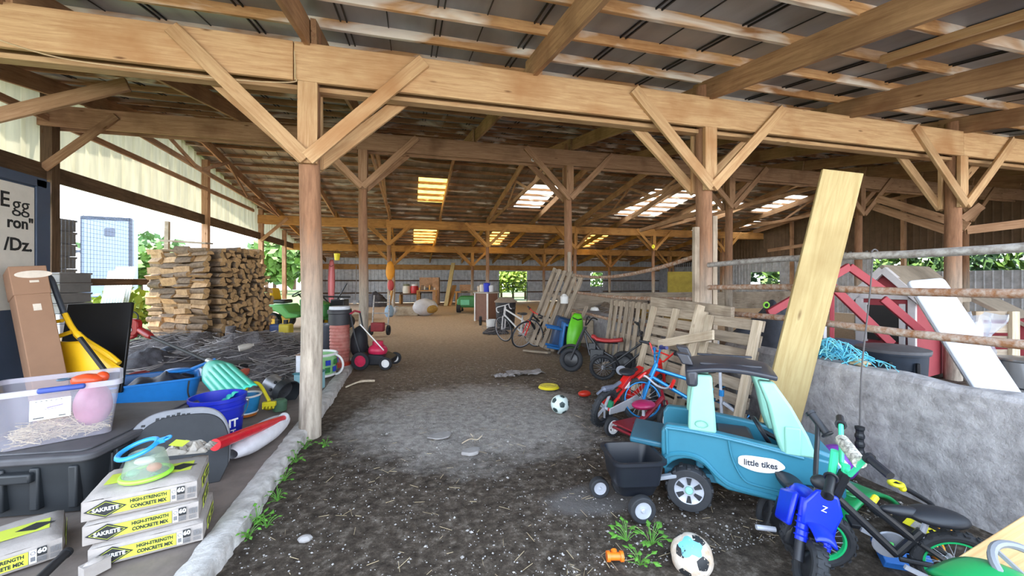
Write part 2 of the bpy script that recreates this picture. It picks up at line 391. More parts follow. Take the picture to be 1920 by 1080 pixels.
for i in range(420):
    y = 1.9+R.random()**1.5*5; x = R.uniform(-0.9, 3.2)+0.1*(y-2); L = R.uniform(0.02, 0.09); a = R.random()*6.28
    p = V((x, y, gz(x, y)+0.006)); st.tube([p, p+V((cos(a)*L, sin(a)*L, R.uniform(0, .012)))], R.uniform(.0008, .0018), 3)
g = st.build('straw_litter', mat('straw', (188, 170, 136), 0.9, 0, 0.1, 30), smooth=0)
tag(g, 'thin bits of dry straw strewn over the dirt floor', 'straw', kind='stuff')
# ---------------------------------------------------------------- roof
# skylight rectangles, read off the photo onto the far roof slope: (x0,x1,y0,y1)
def onroof(px, py):
    r = ray(px, py); a = 4.14+0.18*(YR-Y1)+0.152*YR; t = (a-H)/(r.z+0.152*r.y); return O+r*t
SK = []
for k, (pxa, pya, pxb, pyb, wd, M_) in enumerate(((785, 330, 838, 380, 1.1, 0), (776, 428, 812, 457, 1.2, 0), (1040, 345, 975, 388, 1.25, 1), (1292, 358, 1175, 404, 2.3, 1), (1126, 441, 1090, 461, 1.1, 0), (948, 435, 914, 458, 1.0, 0), (1468, 378, 1440, 432, 1.6, 1), (1650, 400, 1620, 440, 1.8, 1), (1560, 405, 1520, 425, 1.0, 1))):
    a = onroof(pxa, pya); c = onroof(pxb, pyb); xm = min(a.x, onroof(pxb, pyb).x) if k < 2 else (a.x+c.x)/2-wd/2
    y0, y1 = a.y, c.y
    if k in (0, 1): xm = a.x
    if k in (6, 7): y1 = min(y1, y0+4)
    if xm+wd < XR-0.3 and y0 > YR+0.3: SK.append((xm, xm+wd, y0, min(y1, YF-0.5), M_))

SK += [(13.4, 15.2, 15.4, 17.2, 1), (16.6, 17.9, 14.2, 16.4, 1), (15.6, 16.8, 19.6, 21.2, 1), (17.6, 18.8, 17.6, 19.2, 1)]
xs_ = 0
def slope(name, ya, yb, m, skip):
    ys = sorted(set([ya, yb]+[v for s_ in skip for v in s_[2:4]])); b = MB()
    gx = sorted(set([XL-0.4, XR+0.4]+[v for s_ in skip for v in s_[:2]])); vs = [(x, y, zroof(y)) for x in gx for y in ys]; n = len(ys); fs = []
    for i in range(len(gx)-1):
        for j in range(n-1):
            xc, yc = (gx[i]+gx[i+1])/2, (ys[j]+ys[j+1])/2
            if any(s_[0] < xc < s_[1] and s_[2] < yc < s_[3] for s_ in skip): continue
            fs.append((i*n+j, i*n+j+1, (i+1)*n+j+1, (i+1)*n+j))
    b.add(vs, fs); ribs = MB()
    return b, tag(b.build(name, m, smooth=0, solid=0.01), kind='structure')
SK_ADDED = [(x_, x_+1.9, 11.15, 12.45, 1) for x_ in (-4.6, -1.9, 1.4, 5.2, 9.4, 13.6)]; _, rn = slope('ceiling', YN, YR, M_roof, SK_ADDED)  # added panels below the ridge, hidden by the second beam, to light mid barn
_, rf = slope('ceiling', YR, YF+0.4, M_roof2, SK)
b = MB(); x = XL
while x < XR:
    for dx in (0, 0.06):
        b.bar((x+dx, YN, zroof(YN)-0.012), (x+dx, YR, zroof(YR)-0.012), 0.013, 0.018)
    b.bar((x+0.46, YN, zroof(YN)-0.008), (x+0.46, YR, zroof(YR)-0.008), 0.010, 0.010); x += 0.92
tag(b.build('seams', M_roofrib, rn, smooth=0), kind='structure')
b = MB(); x = XL+0.1
while x < XR:
    if not any(s_[0]-.05 < x < s_[1]+.05 for s_ in SK): b.bar((x, YR, zroof(YR)-0.01), (x, YF, zroof(YF)-0.01), 0.03, 0.02)
    x += 0.3
tag(b.build('seams', M_roof2, rf, smooth=0), kind='structure')
for k, s_ in enumerate(SK+SK_ADDED):
    b = MB(); b.add([(s_[0], s_[2], zroof(s_[2])), (s_[1], s_[2], zroof(s_[2])), (s_[1], s_[3], zroof(s_[3])), (s_[0], s_[3], zroof(s_[3]))], [(0, 1, 2, 3)])
    tag(b.build('window_%d' % (k+1), M_skyw if s_[4] else M_sky, smooth=0, solid=0.006), kind='structure')  # real skylights first, then the added light panels of the near slope
# two loose pale boards laid along the slope under the purlins, top right
def onnear(px, py, dz): r = ray(px, py); t = (zroof(Y1)-0.18*Y1-dz-H)/(r.z-0.18*r.y); return O+r*t
for k, (py, lb) in enumerate(((112, 'upper one'), (121, 'lower one'))):
    a = onnear(1652+14*k, py, .15); tag(timber('loose_board', a, a+V((-0.02, -2.4, -2.4*.18)), .045, .075, W_front), 'pale loose board laid along the near roof slope at top right, %s' % lb, 'board')
# rafters
def raf(x, ya, yb, m, i):
    za, zb = zroof(ya)-0.09-0.125, zroof(yb)-0.09-0.125
    return timber('roof_rafter', (x, ya, za), (x, yb, zb), 0.05, 0.25, m)
side = lambda x: 'at the far left side of the barn' if x < -4 else None
kx = [-5.53+2.285*k for k in range(12)]
for i, x in enumerate(kx):
    j = 0.04 if i % 2 else -0.04
    for (ya, yb, m, wh, dx) in ((YN+0.1, Y1+0.18, W_raft, 'over the near bay, running down towards the camera', 0), (Y1-0.15, Y2+0.2, W_raft, 'between the first and second cross beams', 0.06), (Y2-0.2, YR, W_raft, 'rising from the second cross beam to the ridge', 0), (YR, Y3+0.2, W_raft, 'falling from the ridge to the third cross beam', 0), (Y3-0.2, Y4+0.2, W_far, 'between the third and fourth cross beams', 0.06), (Y4-0.2, YF, W_far, 'from the fourth cross beam to the back wall', 0)):
        o = raf(x+dx, ya, yb, m, i)
        tag(o, 'brown %s rafter from the left, %s' % (ordn(i), wh), 'rafter', 'sloping roof rafters')
# purlins
yy = YN+0.25; i = 0
ypur = []
while yy < YR: ypur.append(yy); yy += 0.61
n_near = len(ypur); yy = YR+0.15
while yy < YF: ypur.append(yy); yy += 0.61
iR = [i for i, y in enumerate(ypur) if y > Y1][0]
for i, y in enumerate(ypur):
    far = y > Y2
    o = timber('roof_purlin', (XL-0.2, y, zroof(y)-0.045), (XR+0.2, y, zroof(y)-0.045), 0.052, 0.105, W_purl if y < Y2-1.5 else W_purl2, up=(0, -0.18, 1) if y < YR else (0, 0.15, 1))
    if y < Y1: lb = 'stained timber purlin under the dark roof sheets, %s in front of the main beam' % ordn(iR-1-i)
    elif y < YR: lb = 'stained timber purlin under the roof, %s one behind the main beam' % ordn(i-iR)
    else: lb = 'dark timber purlin on the far roof slope, %s one beyond the ridge' % ordn(i-n_near)
    tag(o, lb, 'purlin', 'roof purlins')
# beams
BM = {Y1: (W_front, 'pale', 'first'), Y2: (W_mid, 'brown', 'second'), Y3: (W_far, 'golden', 'third'), Y4: (W_far, 'golden', 'fourth')}
for y, (z0, z1) in ROWS.items():
    m, cn, nm = BM[y]
    t = thing('cross_beam', '%s timber cross beam, the %s one from the camera, on a row of posts' % (cn, nm), 'beam', (XP[0], y, z0))
    cuts = [XL-0.3, XP[0]-0.12, XP[2]-0.02, XP[4]+0.05, XR]
    for s_ in (-0.115, 0.115):
        for a, c in zip(cuts[:-1], cuts[1:]):
            timber('plank', (a+0.004, y+s_, (z0+z1)/2), (c-0.004, y+s_, (z0+z1)/2), 0.045, z1-z0, m, t)
    if y == Y1:
        timber('ledger', (XL, y+0.03, z0-0.02), (XR, y+0.03, z0-0.02), 0.12, 0.045, W_front, t)
# posts with their paired braces
def post(x, y, i, nm, rnd=True):
    z0, z1 = ROWS[y]; m = BM[y][0]; r = 0.098 if y == Y1 else 0.092 if y == Y2 else 0.085
    zj = z0-0.60 if y == Y1 else z0-0.62
    sd = ['on the left', 'in the middle', 'on the right', 'far on the right', 'at the far right end'][i]
    t = thing('barn_post', 'round pole post %s under the %s cross beam, weathered grey below' % (sd, nm), 'post', (x, y, 0), 0, 'posts under the %s cross beam' % nm)
    b = MB(); pr = [(r*1.08, -0.03)]+[(r*(1.06-0.14*k/9)*(1+R.uniform(-.02, .02)), 0.08+(z1+0.1)*k/9) for k in range(10)]
    vs = []; n = 18; fs = []
    for k, (rr, z) in enumerate(pr):
        for j in range(n): a = 2*pi*j/n; q = rr*(1+0.03*sin(3*a+z*1.7+x)); vs.append((x+q*cos(a)+0.01*sin(z*2+x), y+q*sin(a), z))
    for k in range(len(pr)-1):
        for j in range(n): fs.append((k*n+j, k*n+(j+1) % n, (k+1)*n+(j+1) % n, (k+1)*n+j))
    fs.append(tuple((len(pr)-1)*n+j for j in range(n)))
    b.add(vs, fs); b.build('pole', M_pole, t, smooth=60)
    for s_ in (-1, 1):
        timber('cheek_plank', (x+0.0, y+s_*0.112, zj-0.18), (x+0.0, y+s_*0.112, z0+0.0), 0.05, 0.175, m, t, up=(1, 0, 0))
        for d in (-1, 1):
            bw = 0.13
            yb = y+s_*(0.162 if d > 0 else 0.158)
            timber('brace', (x+d*0.035, yb, zj-0.12), (x+d*1.06, yb, z0+(0.30 if s_ < 0 else 0.2)), 0.042, bw, m, t, ext=0.04)
for y, nm in ((Y1, 'first'), (Y2, 'second'), (Y3, 'third'), (Y4, 'fourth')):
    for i, x in enumerate(XP): post(x, y, i, nm)
# trusses between second and third beams
for i, x in enumerate(XP+[-5.5]):
    t = thing('roof_truss', 'web truss under the ridge, %s' % ['over the left row of posts', 'over the middle posts', 'over the right posts', 'over the far right posts', 'at the far right end', 'beside the left wall'][i], 'truss', (x, YR, 4.5), 0, 'trusses under the ridge')
    ya, yb = Y2, Y3; zc = lambda y: 4.62-0.03*(y-Y2)
    timber('bottom_chord', (x+.05, ya, zc(ya)), (x+.05, yb, zc(yb)), 0.045, 0.13, W_mid, t)
    ks = [ya+(yb-ya)*k/6 for k in range(7)]
    for k in range(6):
        a, c = ks[k], ks[k+1]
        if k % 2 == 0: timber('web', (x+.09, a+.2, zc(a)), (x+.09, c, zroof(c)-0.3), 0.04, 0.09, W_mid, t)
        else: timber('web', (x+.09, a, zroof(a)-0.3), (x+.09, c-.2, zc(c)), 0.04, 0.09, W_mid, t)
# left wall: siding above a long header, posts, lower solid piece at the back
def sheet(name, p0, p1, lo, hi, m, pitch=0.23, dep=0.022, parent=None):
    p0, p1 = V(p0), V(p1); d = (p1-p0); L = d.length; d.normalize(); nrm = V((-d.y, d.x, 0)); b = MB(); vs = []; fs = []
    s_ = []; x = 0
    while x < L:
        for q, h_ in ((0, 0), (pitch*.72, 0), (pitch*.8, 1), (pitch*.92, 1)): 
            if x+q < L: s_.append((x+q, h_))
        x += pitch
    s_.append((L, 0))
    for q, h_ in s_:
        p = p0+d*q+nrm*dep*h_; vs += [(p.x, p.y, lo(p)), (p.x, p.y, hi(p))]
    for i in range(len(s_)-1): fs.append((2*i, 2*i+2, 2*i+3, 2*i+1))
    b.add(vs, fs); return b.build(name, m, parent, smooth=0)
wl = sheet('wall_left', (XL-0.05, 2.0, 0), (XL-0.05, YF, 0), lambda p: 3.42, lambda p: zroof(p.y)-0.02, M_siding, 0.34, 0.035); tag(wl, kind='structure')
tag(timber('trim_2', (XL+0.02, 2.0, 3.42), (XL+0.02, 26.5, 3.42), 0.06, 0.28, W_dark), kind='structure')
tag(timber('trim_3', (XL+0.1, 7.5, 4.35), (XL+0.1, 18, 4.35), 0.05, 0.12, W_mid), kind='structure')
tag(timber('trim_4', (XL+0.02, 2.0, 2.98), (XL+0.02, 8.9, 2.98), 0.05, 0.2, W_dark), kind='structure')
wl2 = sheet('wall_left', (XL-0.05, 26.3, 0), (XL-0.05, YF, 0), lambda p: 0, lambda p: 3.4, M_wall); tag(wl2, kind='structure')
for i, y in enumerate((8.8, 14.3, 19.0, 22.2, 26.2)):
    o = timber('wall_post', (XL+0.04, y, -0.02), (XL+0.04, y, zroof(y)-0.1), 0.17, 0.17, W_dark if i == 0 else W_mid)
    tag(o, 'square timber post in the open left side, %s from the camera' % nth(i), 'post', 'posts along the open left side')
tag(timber('rail', (XL+0.16, 6.2, 1.50), (XL+0.16, 14.2, 1.50), 0.04, 0.14, W_dark), 'long dark board nailed across the open left side behind the woodpile', 'board')
for i, y in enumerate((8.8, 19.0)):
    z0, z1 = ROWS[8.8 if i == 0 else 19.0]
    for d in (1,):
        o = timber('beam_brace', (XL+0.06, y-0.16, z0-0.75), (XL+1.1, y-0.16, z0+0.25), 0.045, 0.13, W_mid)
        tag(o, 'slanting brace from the left wall post to the %s cross beam' % ('second' if i == 0 else 'third'), 'brace')
tag(timber('beam_brace', onY(-190, 262, 5.6), onY(240, 158, 5.6), 0.045, 0.15, W_mid), 'long slanting board at upper left under the rafters', 'brace')
# far wall with openings
WX = [(xY(936, YF), xY(988, YF), 0.0, 2.25), (xY(1107, YF), xY(1130, YF), 1.1, 2.2)]
segs = [(XL, WX[0][0]), (WX[0][1], WX[1][0]), (WX[1][1], XR)]
for a, c in segs:
    tag(sheet('wall_back', (c, YF, 0), (a, YF, 0), lambda p: 0, lambda p: 3.12, M_wall, 0.24), kind='structure')
tag(sheet('wall_back', (WX[0][1], YF, 0), (WX[0][0], YF, 0), lambda p: 2.25, lambda p: 3.12, M_wall, 0.24), kind='structure')
tag(sheet('wall_back', (WX[1][1], YF, 0), (WX[1][0], YF, 0), lambda p: 0, lambda p: 1.1, M_wall, 0.24), kind='structure')
tag(sheet('wall_back', (WX[1][1], YF, 0), (WX[1][0], YF, 0), lambda p: 2.2, lambda p: 3.12, M_wall, 0.24), kind='structure')
tag(timber('trim_5', (XL, YF-0.08, 2.5), (XR, YF-0.08, 2.5), 0.05, 0.36, W_far), kind='structure')
for k, (a, c) in enumerate(segs):
    for z in (0.7, 1.55):
        tag(timber('trim_%d' % (6+2*k+(z > 1)), (a, YF-0.05, z), (c, YF-0.05, z), 0.05, 0.09, W_dark), kind='structure')
# right wall: siding to chest height, open above
hy = [v.y for v in (onX(1408, 500, XR), onX(1462, 500, XR))]; wy0, wy1 = min(hy), max(hy)
tag(sheet('wall_right', (XR, 0.5, 0), (XR, wy0, 0), lambda p: 0, lambda p: 1.9, M_wall), kind='structure')
tag(sheet('wall_right', (XR, wy0, 0), (XR, wy1, 0), lambda p: 0, lambda p: 1.25, M_wall), kind='structure'); tag(sheet('wall_right', (XR, wy0, 0), (XR, wy1, 0), lambda p: 2.05, lambda p: 2.9, M_wall), kind='structure'); yo = onX(1635, 500, XR).y; tag(sheet('wall_right', (XR, yo, 0), (XR, wy0, 0), lambda p: 1.9, lambda p: 2.9, M_wall), kind='structure')
tag(sheet('wall_right', (XR, wy1, 0), (XR, YF, 0), lambda p: 0, lambda p: 2.9, M_wall), kind='structure')
tag(sheet('wall_right', (XR, 0.5, 0), (XR, YF, 0), lambda p: 2.6, lambda p: zroof(p.y)-0.02, mat('siding_brown', (104, 82, 62), .8, 0, .2, 3)), kind='structure')
for k in range(6):
    y = 2.0+5.0*k; tag(timber('wall_post', (XR-0.12, y, 0), (XR-0.12, y, zroof(y)-0.1), 0.14, 0.14, W_mid), '%s square timber post along the right wall from the camera' % nth(k), 'post', 'posts along the right wall')
# low concrete wall on the right, pipe rails over it
XW = 3.42
b = MB(); cols = 60; vs = []; fs = []
ring = lambda y: [(XW, -0.05), (XW+0.012*NZ.noise(V((y*2, 0, 1))), 0.42), (XW+0.01, 0.80+0.018*NZ.noise(V((y*3, 1, 1)))), (XW+0.04, 0.835+0.02*NZ.noise(V((y*3, 2, 1)))), (XW+0.17, 0.835+0.02*NZ.noise(V((y*3, 5, 1)))), (XW+0.2, 0.79), (XW+0.2, -0.05)]
for i in range(cols+1):
    y = 0.2+3.55*i/cols; vs += [(x, y, z) for x, z in ring(y)]
n = 7
for i in range(cols):
    for j in range(n-1): fs.append((i*n+j, i*n+j+1, (i+1)*n+j+1, (i+1)*n+j))
fs += [tuple(range(n)), tuple(cols*n+j for j in range(n-1, -1, -1))]
b.add(vs, fs); tag(b.build('wall_low', M_conc, smooth=30), kind='structure')
M_rust = mat('rusty_pipe', (150, 104, 70), 0.75, 0.2, 0.2, 22, bump=0.4, c2=(196, 186, 176))
M_galv = mat('galvanised', (190, 188, 186), 0.6, 0.4, 0.15, 22, bump=0.3, c2=(128, 118, 110))
for z, m, nm in ((1.73, M_galv, 'pale galvanised top pipe rail above the concrete wall'), (1.45, M_rust, 'rusty orange middle pipe rail above the concrete wall'), (1.14, M_rust, 'brown rusty bottom pipe rail above the concrete wall')):
    b = MB(); b.tube([(3.60+0.01*sin(k), 0.1+4.1*k/8, z+0.012*sin(k*1.3)) for k in range(9)], 0.03, 12)
    tag(b.build('pipe_rail', m), nm, 'pipe')
for z, nm in ((1.84, 'top'), (1.28, 'middle'), (0.86, 'bottom')):
    b = MB(); b.tube([(3.60+0.02*sin(k*1.1), 4.42+4.3*k/9, z-0.16*sin(pi*k/9)*(1 if z > 1.5 else .3)-0.16*k/9*(z > 1.5)) for k in range(10)], 0.03, 10)
    tag(b.build('pipe_rail', M_rust), 'knobbly grey brown %s pipe rail between the pole posts behind the pallets' % nm, 'pipe')
for x, y, dx in ((XP[1], Y1, 0.14), (XP[1], Y1, -0.13), (XP[1], Y2, -0.02)):
    o = timber('fence_stake', (x+dx, y-(0.02 if dx != -0.02 else 0.12), 0), (x+dx, y-(0.02 if dx != -0.02 else 0.12), 2.35 if dx > 0 else 2.2), 0.05, 0.07, W_grey, up=(1, 0, 0))
    tag(o, 'grey upright stake on the %s' % ('right of the middle pole post' if dx > 0 else 'left of the middle pole post' if dx < -0.1 else 'second middle pole post'), 'stake')
# camera, sky, sun
cd = bpy.data.cameras.new('camera'); cam = bpy.data.objects.new('camera', cd); C.objects.link(cam)
cam.location = O; cam.rotation_euler = (pi/2, 0, -YAW); cd.sensor_width = 36; cd.lens = 36*F/1920; cd.shift_y = -13/1920; cd.clip_end = 400; sc.camera = cam
w = bpy.data.worlds.new('world'); sc.world = w; w.use_nodes = True; nt = w.node_tree; bg = nt.nodes['Background']
tc = _n(nt, 'ShaderNodeTexCoord'); sp = _n(nt, 'ShaderNodeSeparateXYZ'); nt.links.new(tc.outputs['Generated'], sp.inputs[0])
nt.links.new(_ramp(nt, sp.outputs['Z'], [(0.0, (0.92, 0.95, 1, 1)), (0.6, (0.62, 0.78, 1, 1))]), bg.inputs[0]); bg.inputs[1].default_value = SKY
sd = bpy.data.lights.new('sun', 'SUN'); so = bpy.data.objects.new('sun', sd); C.objects.link(so); sd.energy = SUN; sd.angle = radians(1.0); sd.color = (1, 0.95, 0.86)
so.rotation_euler = V((0.30, -0.16, -0.94)).to_track_quat('-Z', 'Y').to_euler(); so.location = (-10, 4, 20)
sc.view_settings.view_transform = 'Standard'; sc.view_settings.look = 'None'; sc.view_settings.gamma = 1.0; sc.view_settings.use_curve_mapping = False
sc.view_settings.exposure = EXPO
sc.cycles.max_bounces = 8; sc.cycles.diffuse_bounces = 5; sc.cycles.glossy_bounces = 3; sc.cycles.transmission_bounces = 6; sc.cycles.transparent_max_bounces = 12
sc.cycles.caustics_reflective = False; sc.cycles.caustics_refractive = False; sc.cycles.use_denoising = True
# thin cable stapled along the front of the first beam, small ring on the second
b = MB(); yb = Y1-.155; b.tube(spline([onY(-40, 62, yb), onY(110, 108, yb), onY(300, 134, yb), onY(430, 149, yb), onY(545, 154, yb), onY(553, 140, yb), onY(552, 96, yb)]), .006, 5)
tag(b.build('cable', mat('cable_tan', (196, 172, 136), .6)), 'thin tan cable stapled along the front of the first cross beam', 'cable')
p = onY(999, 300, Y2-.15); b = MB(); b.torus((0, 0, 0), .028, .012, 18, 8, frame(p, (1, 0, 0), (0, 0, 1))); tag(b.build('insulator_ring', mat('ring_white', (226, 224, 220), .4)), 'small white insulator ring screwed to the second cross beam', 'ring')
# ================================================================ left side
ZS = 0.088  # top of the slab
M_bag = mat('paper_bag', (166, 158, 152), 0.8, 0, 0.08, 12, bump=0.3); M_lime = mat('print_lime', (196, 208, 70), 0.6, 0, 0.03); M_ink = mat('print_black', (36, 38, 40), 0.6, 0, 0.02); M_inkg = mat('print_grey', (120, 120, 122), 0.7); M_wht = mat('white_print', (235, 235, 235), 0.6, 0, 0.02)
BS = (0.455, 0.37, 0.118)
def bag(loc, rot, label, cat='bag', half=False, grp='paper bags of concrete mix'):
    t = thing('concrete_bag', label, cat, loc, rot, grp); M0 = xf(t); w, d, h = BS; b = MB()
    def fn(top):
        def f(u, v):
            x = (u-.5)*w; y = v*d; e = min(u, 1-u, v, 1-v); bul = min(1, e/0.10)
            z = (h*(0.80+0.2*bul**.5) if top else 0.0)+0.006*NZ.noise(V((x*9, y*9, loc[0]*9+(5 if top else 0))))
            return (x, y, z)
        return f
    b.grid(fn(True), 18, 16, M0)
    # four sides, slightly bulging
    def sd(ax, s_):
        def f(u, v):
            q = (u-.5)*(w if ax == 'x' else d)
            o = 0.010*sin(pi*v)*(1-abs(2*u-1)**4)+0.003*NZ.noise(V((q*14, v*3, s_+loc[2]*20)))
            hh = h*0.80*v
            return (q, (-o if s_ < 0 else d+o), hh) if ax == 'x' else ((-w/2-o if s_ < 0 else w/2+o), q+d/2, hh)
        return f
    for ax in 'xy':
        for s_ in (-1, 1): b.grid(sd(ax, s_), 16, 5, M0)
    b.build('sack', M_bag, t, smooth=45)
    F_ = M0 @ T(0, -0.012, 0) @ Rot(90, 'X'); zc = h*0.41
    def quad(x0, x1, y0, y1, m, nm, e=0.0006, F_=F_, out=None):
        q = MB(); q.prism(out or [(x0, y0), (x1, y0), (x1, y1), (x0, y1)], e, F_); return q.build(nm, m, t, smooth=0)
    lb = quad(-.13, .115, zc-.031, zc+.031, M_lime, 'printed_band', .0012)
    dm = quad(0, 0, 0, 0, M_ink, 'printed_diamond', .0022, out=[(-.215, zc), (-.135, zc-.042), (-.055, zc), (-.135, zc+.042)])
    dr = quad(0, 0, 0, 0, M_lime, 'diamond_line', .0026, out=[(-.203, zc), (-.135, zc-.0355), (-.067, zc), (-.135, zc+.0355)])
    dr2 = quad(0, 0, 0, 0, M_ink, 'diamond_field', .0030, out=[(-.199, zc), (-.135, zc-.0335), (-.071, zc), (-.135, zc+.0335)])
    text('SAKRETE', .026, M_wht, F_ @ T(-.135, zc, .0036), t, sx=.95, bold=.0006)
    text('HIGH-STRENGTH', .0235, M_ink, F_ @ T(.029, zc+.0145, .0018), t, sx=.80, bold=.0008)
    text('CONCRETE MIX', .0245, M_ink, F_ @ T(.029, zc-.0145, .0018), t, sx=.80, bold=.0010)
    quad(.118, .142, zc-.033, zc+.033, M_wht, 'printed_panel', .0012)
    q = MB(); q.torus((0, 0, 0), .0075, .0016, 16, 5, F_ @ T(.130, zc+.017, .002)); q.box((.130, zc-.012, .002), (.016, .022, .0006), F_); q.build('printed_mark', M_inkg, t, smooth=0)
    quad(.144, .176, zc-.004, zc+.037, M_ink, 'printed_square', .0014)
    text('60', .030, M_wht, F_ @ T(.160, zc+.019, .002), t, bold=.0012)
    q = MB()
    for k in range(3): q.box((.160, zc-.012-.009*k, .0012), (.030, .0055, .0006), F_)
    q.build('printed_line', M_inkg, t, smooth=0)
    q = MB()
    for k in range(9): q.box((.188+.0042*k, zc+.008, .0010), (.0016+.001*(k % 3), .030, .0006), F_)
    for k in range(3): q.box((.204, zc-.017-.007*k, .0010), (.034, .003, .0006), F_)
    q.build('printed_barcode', M_inkg, t, smooth=0)
    # right end label
    E_ = M0 @ T(w/2+.0115, 0, 0) @ Matrix(((0, 0, 1, 0), (1, 0, 0, 0), (0, 1, 0, 0), (0, 0, 0, 1)))
    q = MB(); q.prism([(.07, .018), (.29, .018), (.29, .078), (.07, .078)], .001, E_); q.build('end_band', M_lime, t, smooth=0)
    q = MB(); q.prism([(.08, .048), (.115, .022), (.15, .048), (.115, .074)], .0018, E_); q.build('end_diamond', M_ink, t, smooth=0)
    text('HIGH-STRENGTH', .021, M_ink, E_ @ T(.22, .060, .0014), t, sx=.62); text('CONCRETE MIX', .021, M_ink, E_ @ T(.22, .036, .0014), t, sx=.66)
    # top print
    U_ = M0 @ T(0, 0, h*1.0+0.001); q = MB(); q.box((0, .18, .002), (.36, .13, .001), U_); q.build('top_band', M_lime, t, smooth=0)
    q = MB(); q.prism([(.06, .18), (.13, .135), (.20, .18), (.13, .225)], .0012, U_ @ T(0, 0, .0022)); q.build('top_diamond', M_ink, t, smooth=0)
    return t
pa = G(165, 1068, ZS); pb = G(380, 1012, ZS); ang = atan2(pb.y-pa.y, pb.x-pa.x); mid = (pa+pb)/2; dr_ = V((cos(ang), sin(ang), 0)); nr_ = V((-sin(ang), cos(ang), 0))
bag(mid, ang, 'paper bag of concrete mix at the bottom of the stack of three')
bag(mid-dr_*.02+nr_*.005+V((0, 0, .120)), ang+.02, 'paper bag of concrete mix in the middle of the stack of three')
bag(mid-dr_*.025+nr_*.0+V((0, 0, .240)), ang-.01, 'paper bag of concrete mix on top, under the bug catcher toy')
p = G(25, 1085, ZS); bag(p+V((-.10, .02, 0)), ang+.30, 'single paper bag of concrete mix in the bottom left corner')
b = MB(); a = G(40, 1130, ZS); c = G(122, 1052, ZS); b.tube([a+V((0, 0, .03)), c+V((0, 0, .035))], .021, 14); b.tube([c+V((0, 0, .035)), c+(c-a).normalized()*.02+V((0, 0, .035))], .024, 14)
tag(b.build('black_tube', mat('black_plastic', (30, 31, 34), 0.45, 0, 0.1)), 'short black plastic tube on the slab beside the corner bag', 'tube')
b = MB(); a = G(178, 1075, ZS); b.box((0, 0, .03), (.10, .05, .06), Matrix.Translation(a) @ Rot(55, 'Z')); b.ball((.0, 0.0, .05), .05, 12, 8, (.9, .5, .5), Matrix.Translation(a) @ Rot(55, 'Z'), .08)
tag(b.build('torn_sack', M_bag, bevel=.008), 'torn pale paper sack scrap left of the bag stack', 'paper scrap')
# bug catcher on the top bag
M_glime = mat('lime_plastic', (158, 232, 74), 0.35, 0, 0.05); M_cyan = mat('cyan_plastic', (46, 152, 226), 0.35, 0, 0.05)
def clear(name, c, a):
    m = mat(name, c, 0.2, 0, 0.05, 6, alpha=a); return m
M_mesh = clear('clear_mesh', (170, 190, 170), 0.28)
zt = ZS+.365; pc = G(275, 892, zt); t = thing('bug_catcher', 'toy bug catcher with blue ring lid and lime base on the concrete bags', 'toy', pc); M0 = xf(t)
b = MB(); b.torus((0, 0, .012), .105, .011, 36, 8, M0, 1.1); b.build('base_ring', M_glime, t)
b = MB(); b.lathe([(0.0, .004), (.1, .004)], 28, M0); b.build('floor_disc', mat('green_net', (70, 120, 70), .8), t)
b = MB(); b.lathe([(.104, .014), (.098, .05), (.082, .11), (.075, .13)], 28, M0); b.build('mesh_wall', M_mesh, t, solid=.001)
L0 = M0 @ T(-.035, -.01, .155) @ Rot(-14, 'Y') @ Rot(12, 'X'); b = MB(); b.torus((0, 0, 0), .085, .013, 36, 8, L0, .9); b.box((.105, .02, .0), (.035, .03, .02), L0); b.torus((.125, .03, 0), .018, .006, 16, 6, L0); b.build('lid_ring', M_cyan, t)
b = MB(); b.ball((.03, .01, .04), .035, 12, 8, (1, .8, .7), M0); b.build('insect_toy', mat('orange_red', (222, 82, 48), .4), t)
b = MB(); b.ball((-.02, .02, .075), .04, 12, 8, (1.2, .8, .5), M0); b.build('toy_shell', M_wht, t)
b = MB(); b.ball((-.05, -.02, .03), .03, 10, 6, (1, 1, .6), M0); b.torus((.05, -.03, .025), .025, .006, 14, 6, M0 @ Rot(40, 'X')); b.build('leaf_toy', mat('teal_green', (46, 150, 110), .4), t)
# crumpled wrapper at the back of the top bag
p = G(352, 852, zt); t = thing('crumpled_wrapper', 'crumpled grey plastic wrapper with a lime label on the concrete bags', 'wrapper', p); b = MB()
b.grid(lambda u, v: V(p)+V(((u-.5)*.26, (v-.5)*.16, .03+.055*abs(NZ.noise(V((u*5, v*5, 2))))*2*sin(pi*u)**.5*sin(pi*v)**.5)), 22, 16); b.build('film', mat('grey_film', (168, 160, 150), .35, 0, .15, 14), t, smooth=20)
b = MB(); b.box((0, 0, 0), (.10, .05, .002), Matrix.Translation(p+V((-.03, -.03, .085))) @ Rot(-25, 'Z') @ Rot(20, 'X')); b.build('label', M_lime, t)
# black storage tote
M_tote = mat('tote_black', (38, 42, 46), .5, 0, .12, 6); M_totel = mat('tote_lid', (84, 84, 88), .6, 0, .2, 5)
fr = V((-1.93, 3.03, ZS)); ta = -.08; t = thing('storage_tote', 'big black storage tote with dusty lid under the clear bin', 'tote', fr, ta); M0 = xf(t)
W_, D_, H_ = .72, 1.12, .33
b = MB(); o_ = rrect(W_, D_, .07); b.prism([(x*.90-W_/2, y*.94+D_/2) for x, y in o_], H_, M0, 1.0)
vs = b.v; n = len(o_)
for i in range(n): b.v[n+i] = M0 @ V((o_[i][0]-W_/2, o_[i][1]+D_/2, H_))
b.build('body', M_tote, t, smooth=40)
b = MB(); 
for x in (-.66, -.46, -.28, -.08): b = MB(); b.box((x, .012, .17), (.05, .05, .26), M0); b.build('rib', M_tote, t, bevel=.01)
for y in (.2, .45, .7, .95): b = MB(); b.box((-.018, y, .17), (.05, .06, .26), M0); b.build('rib', M_tote, t, bevel=.01)
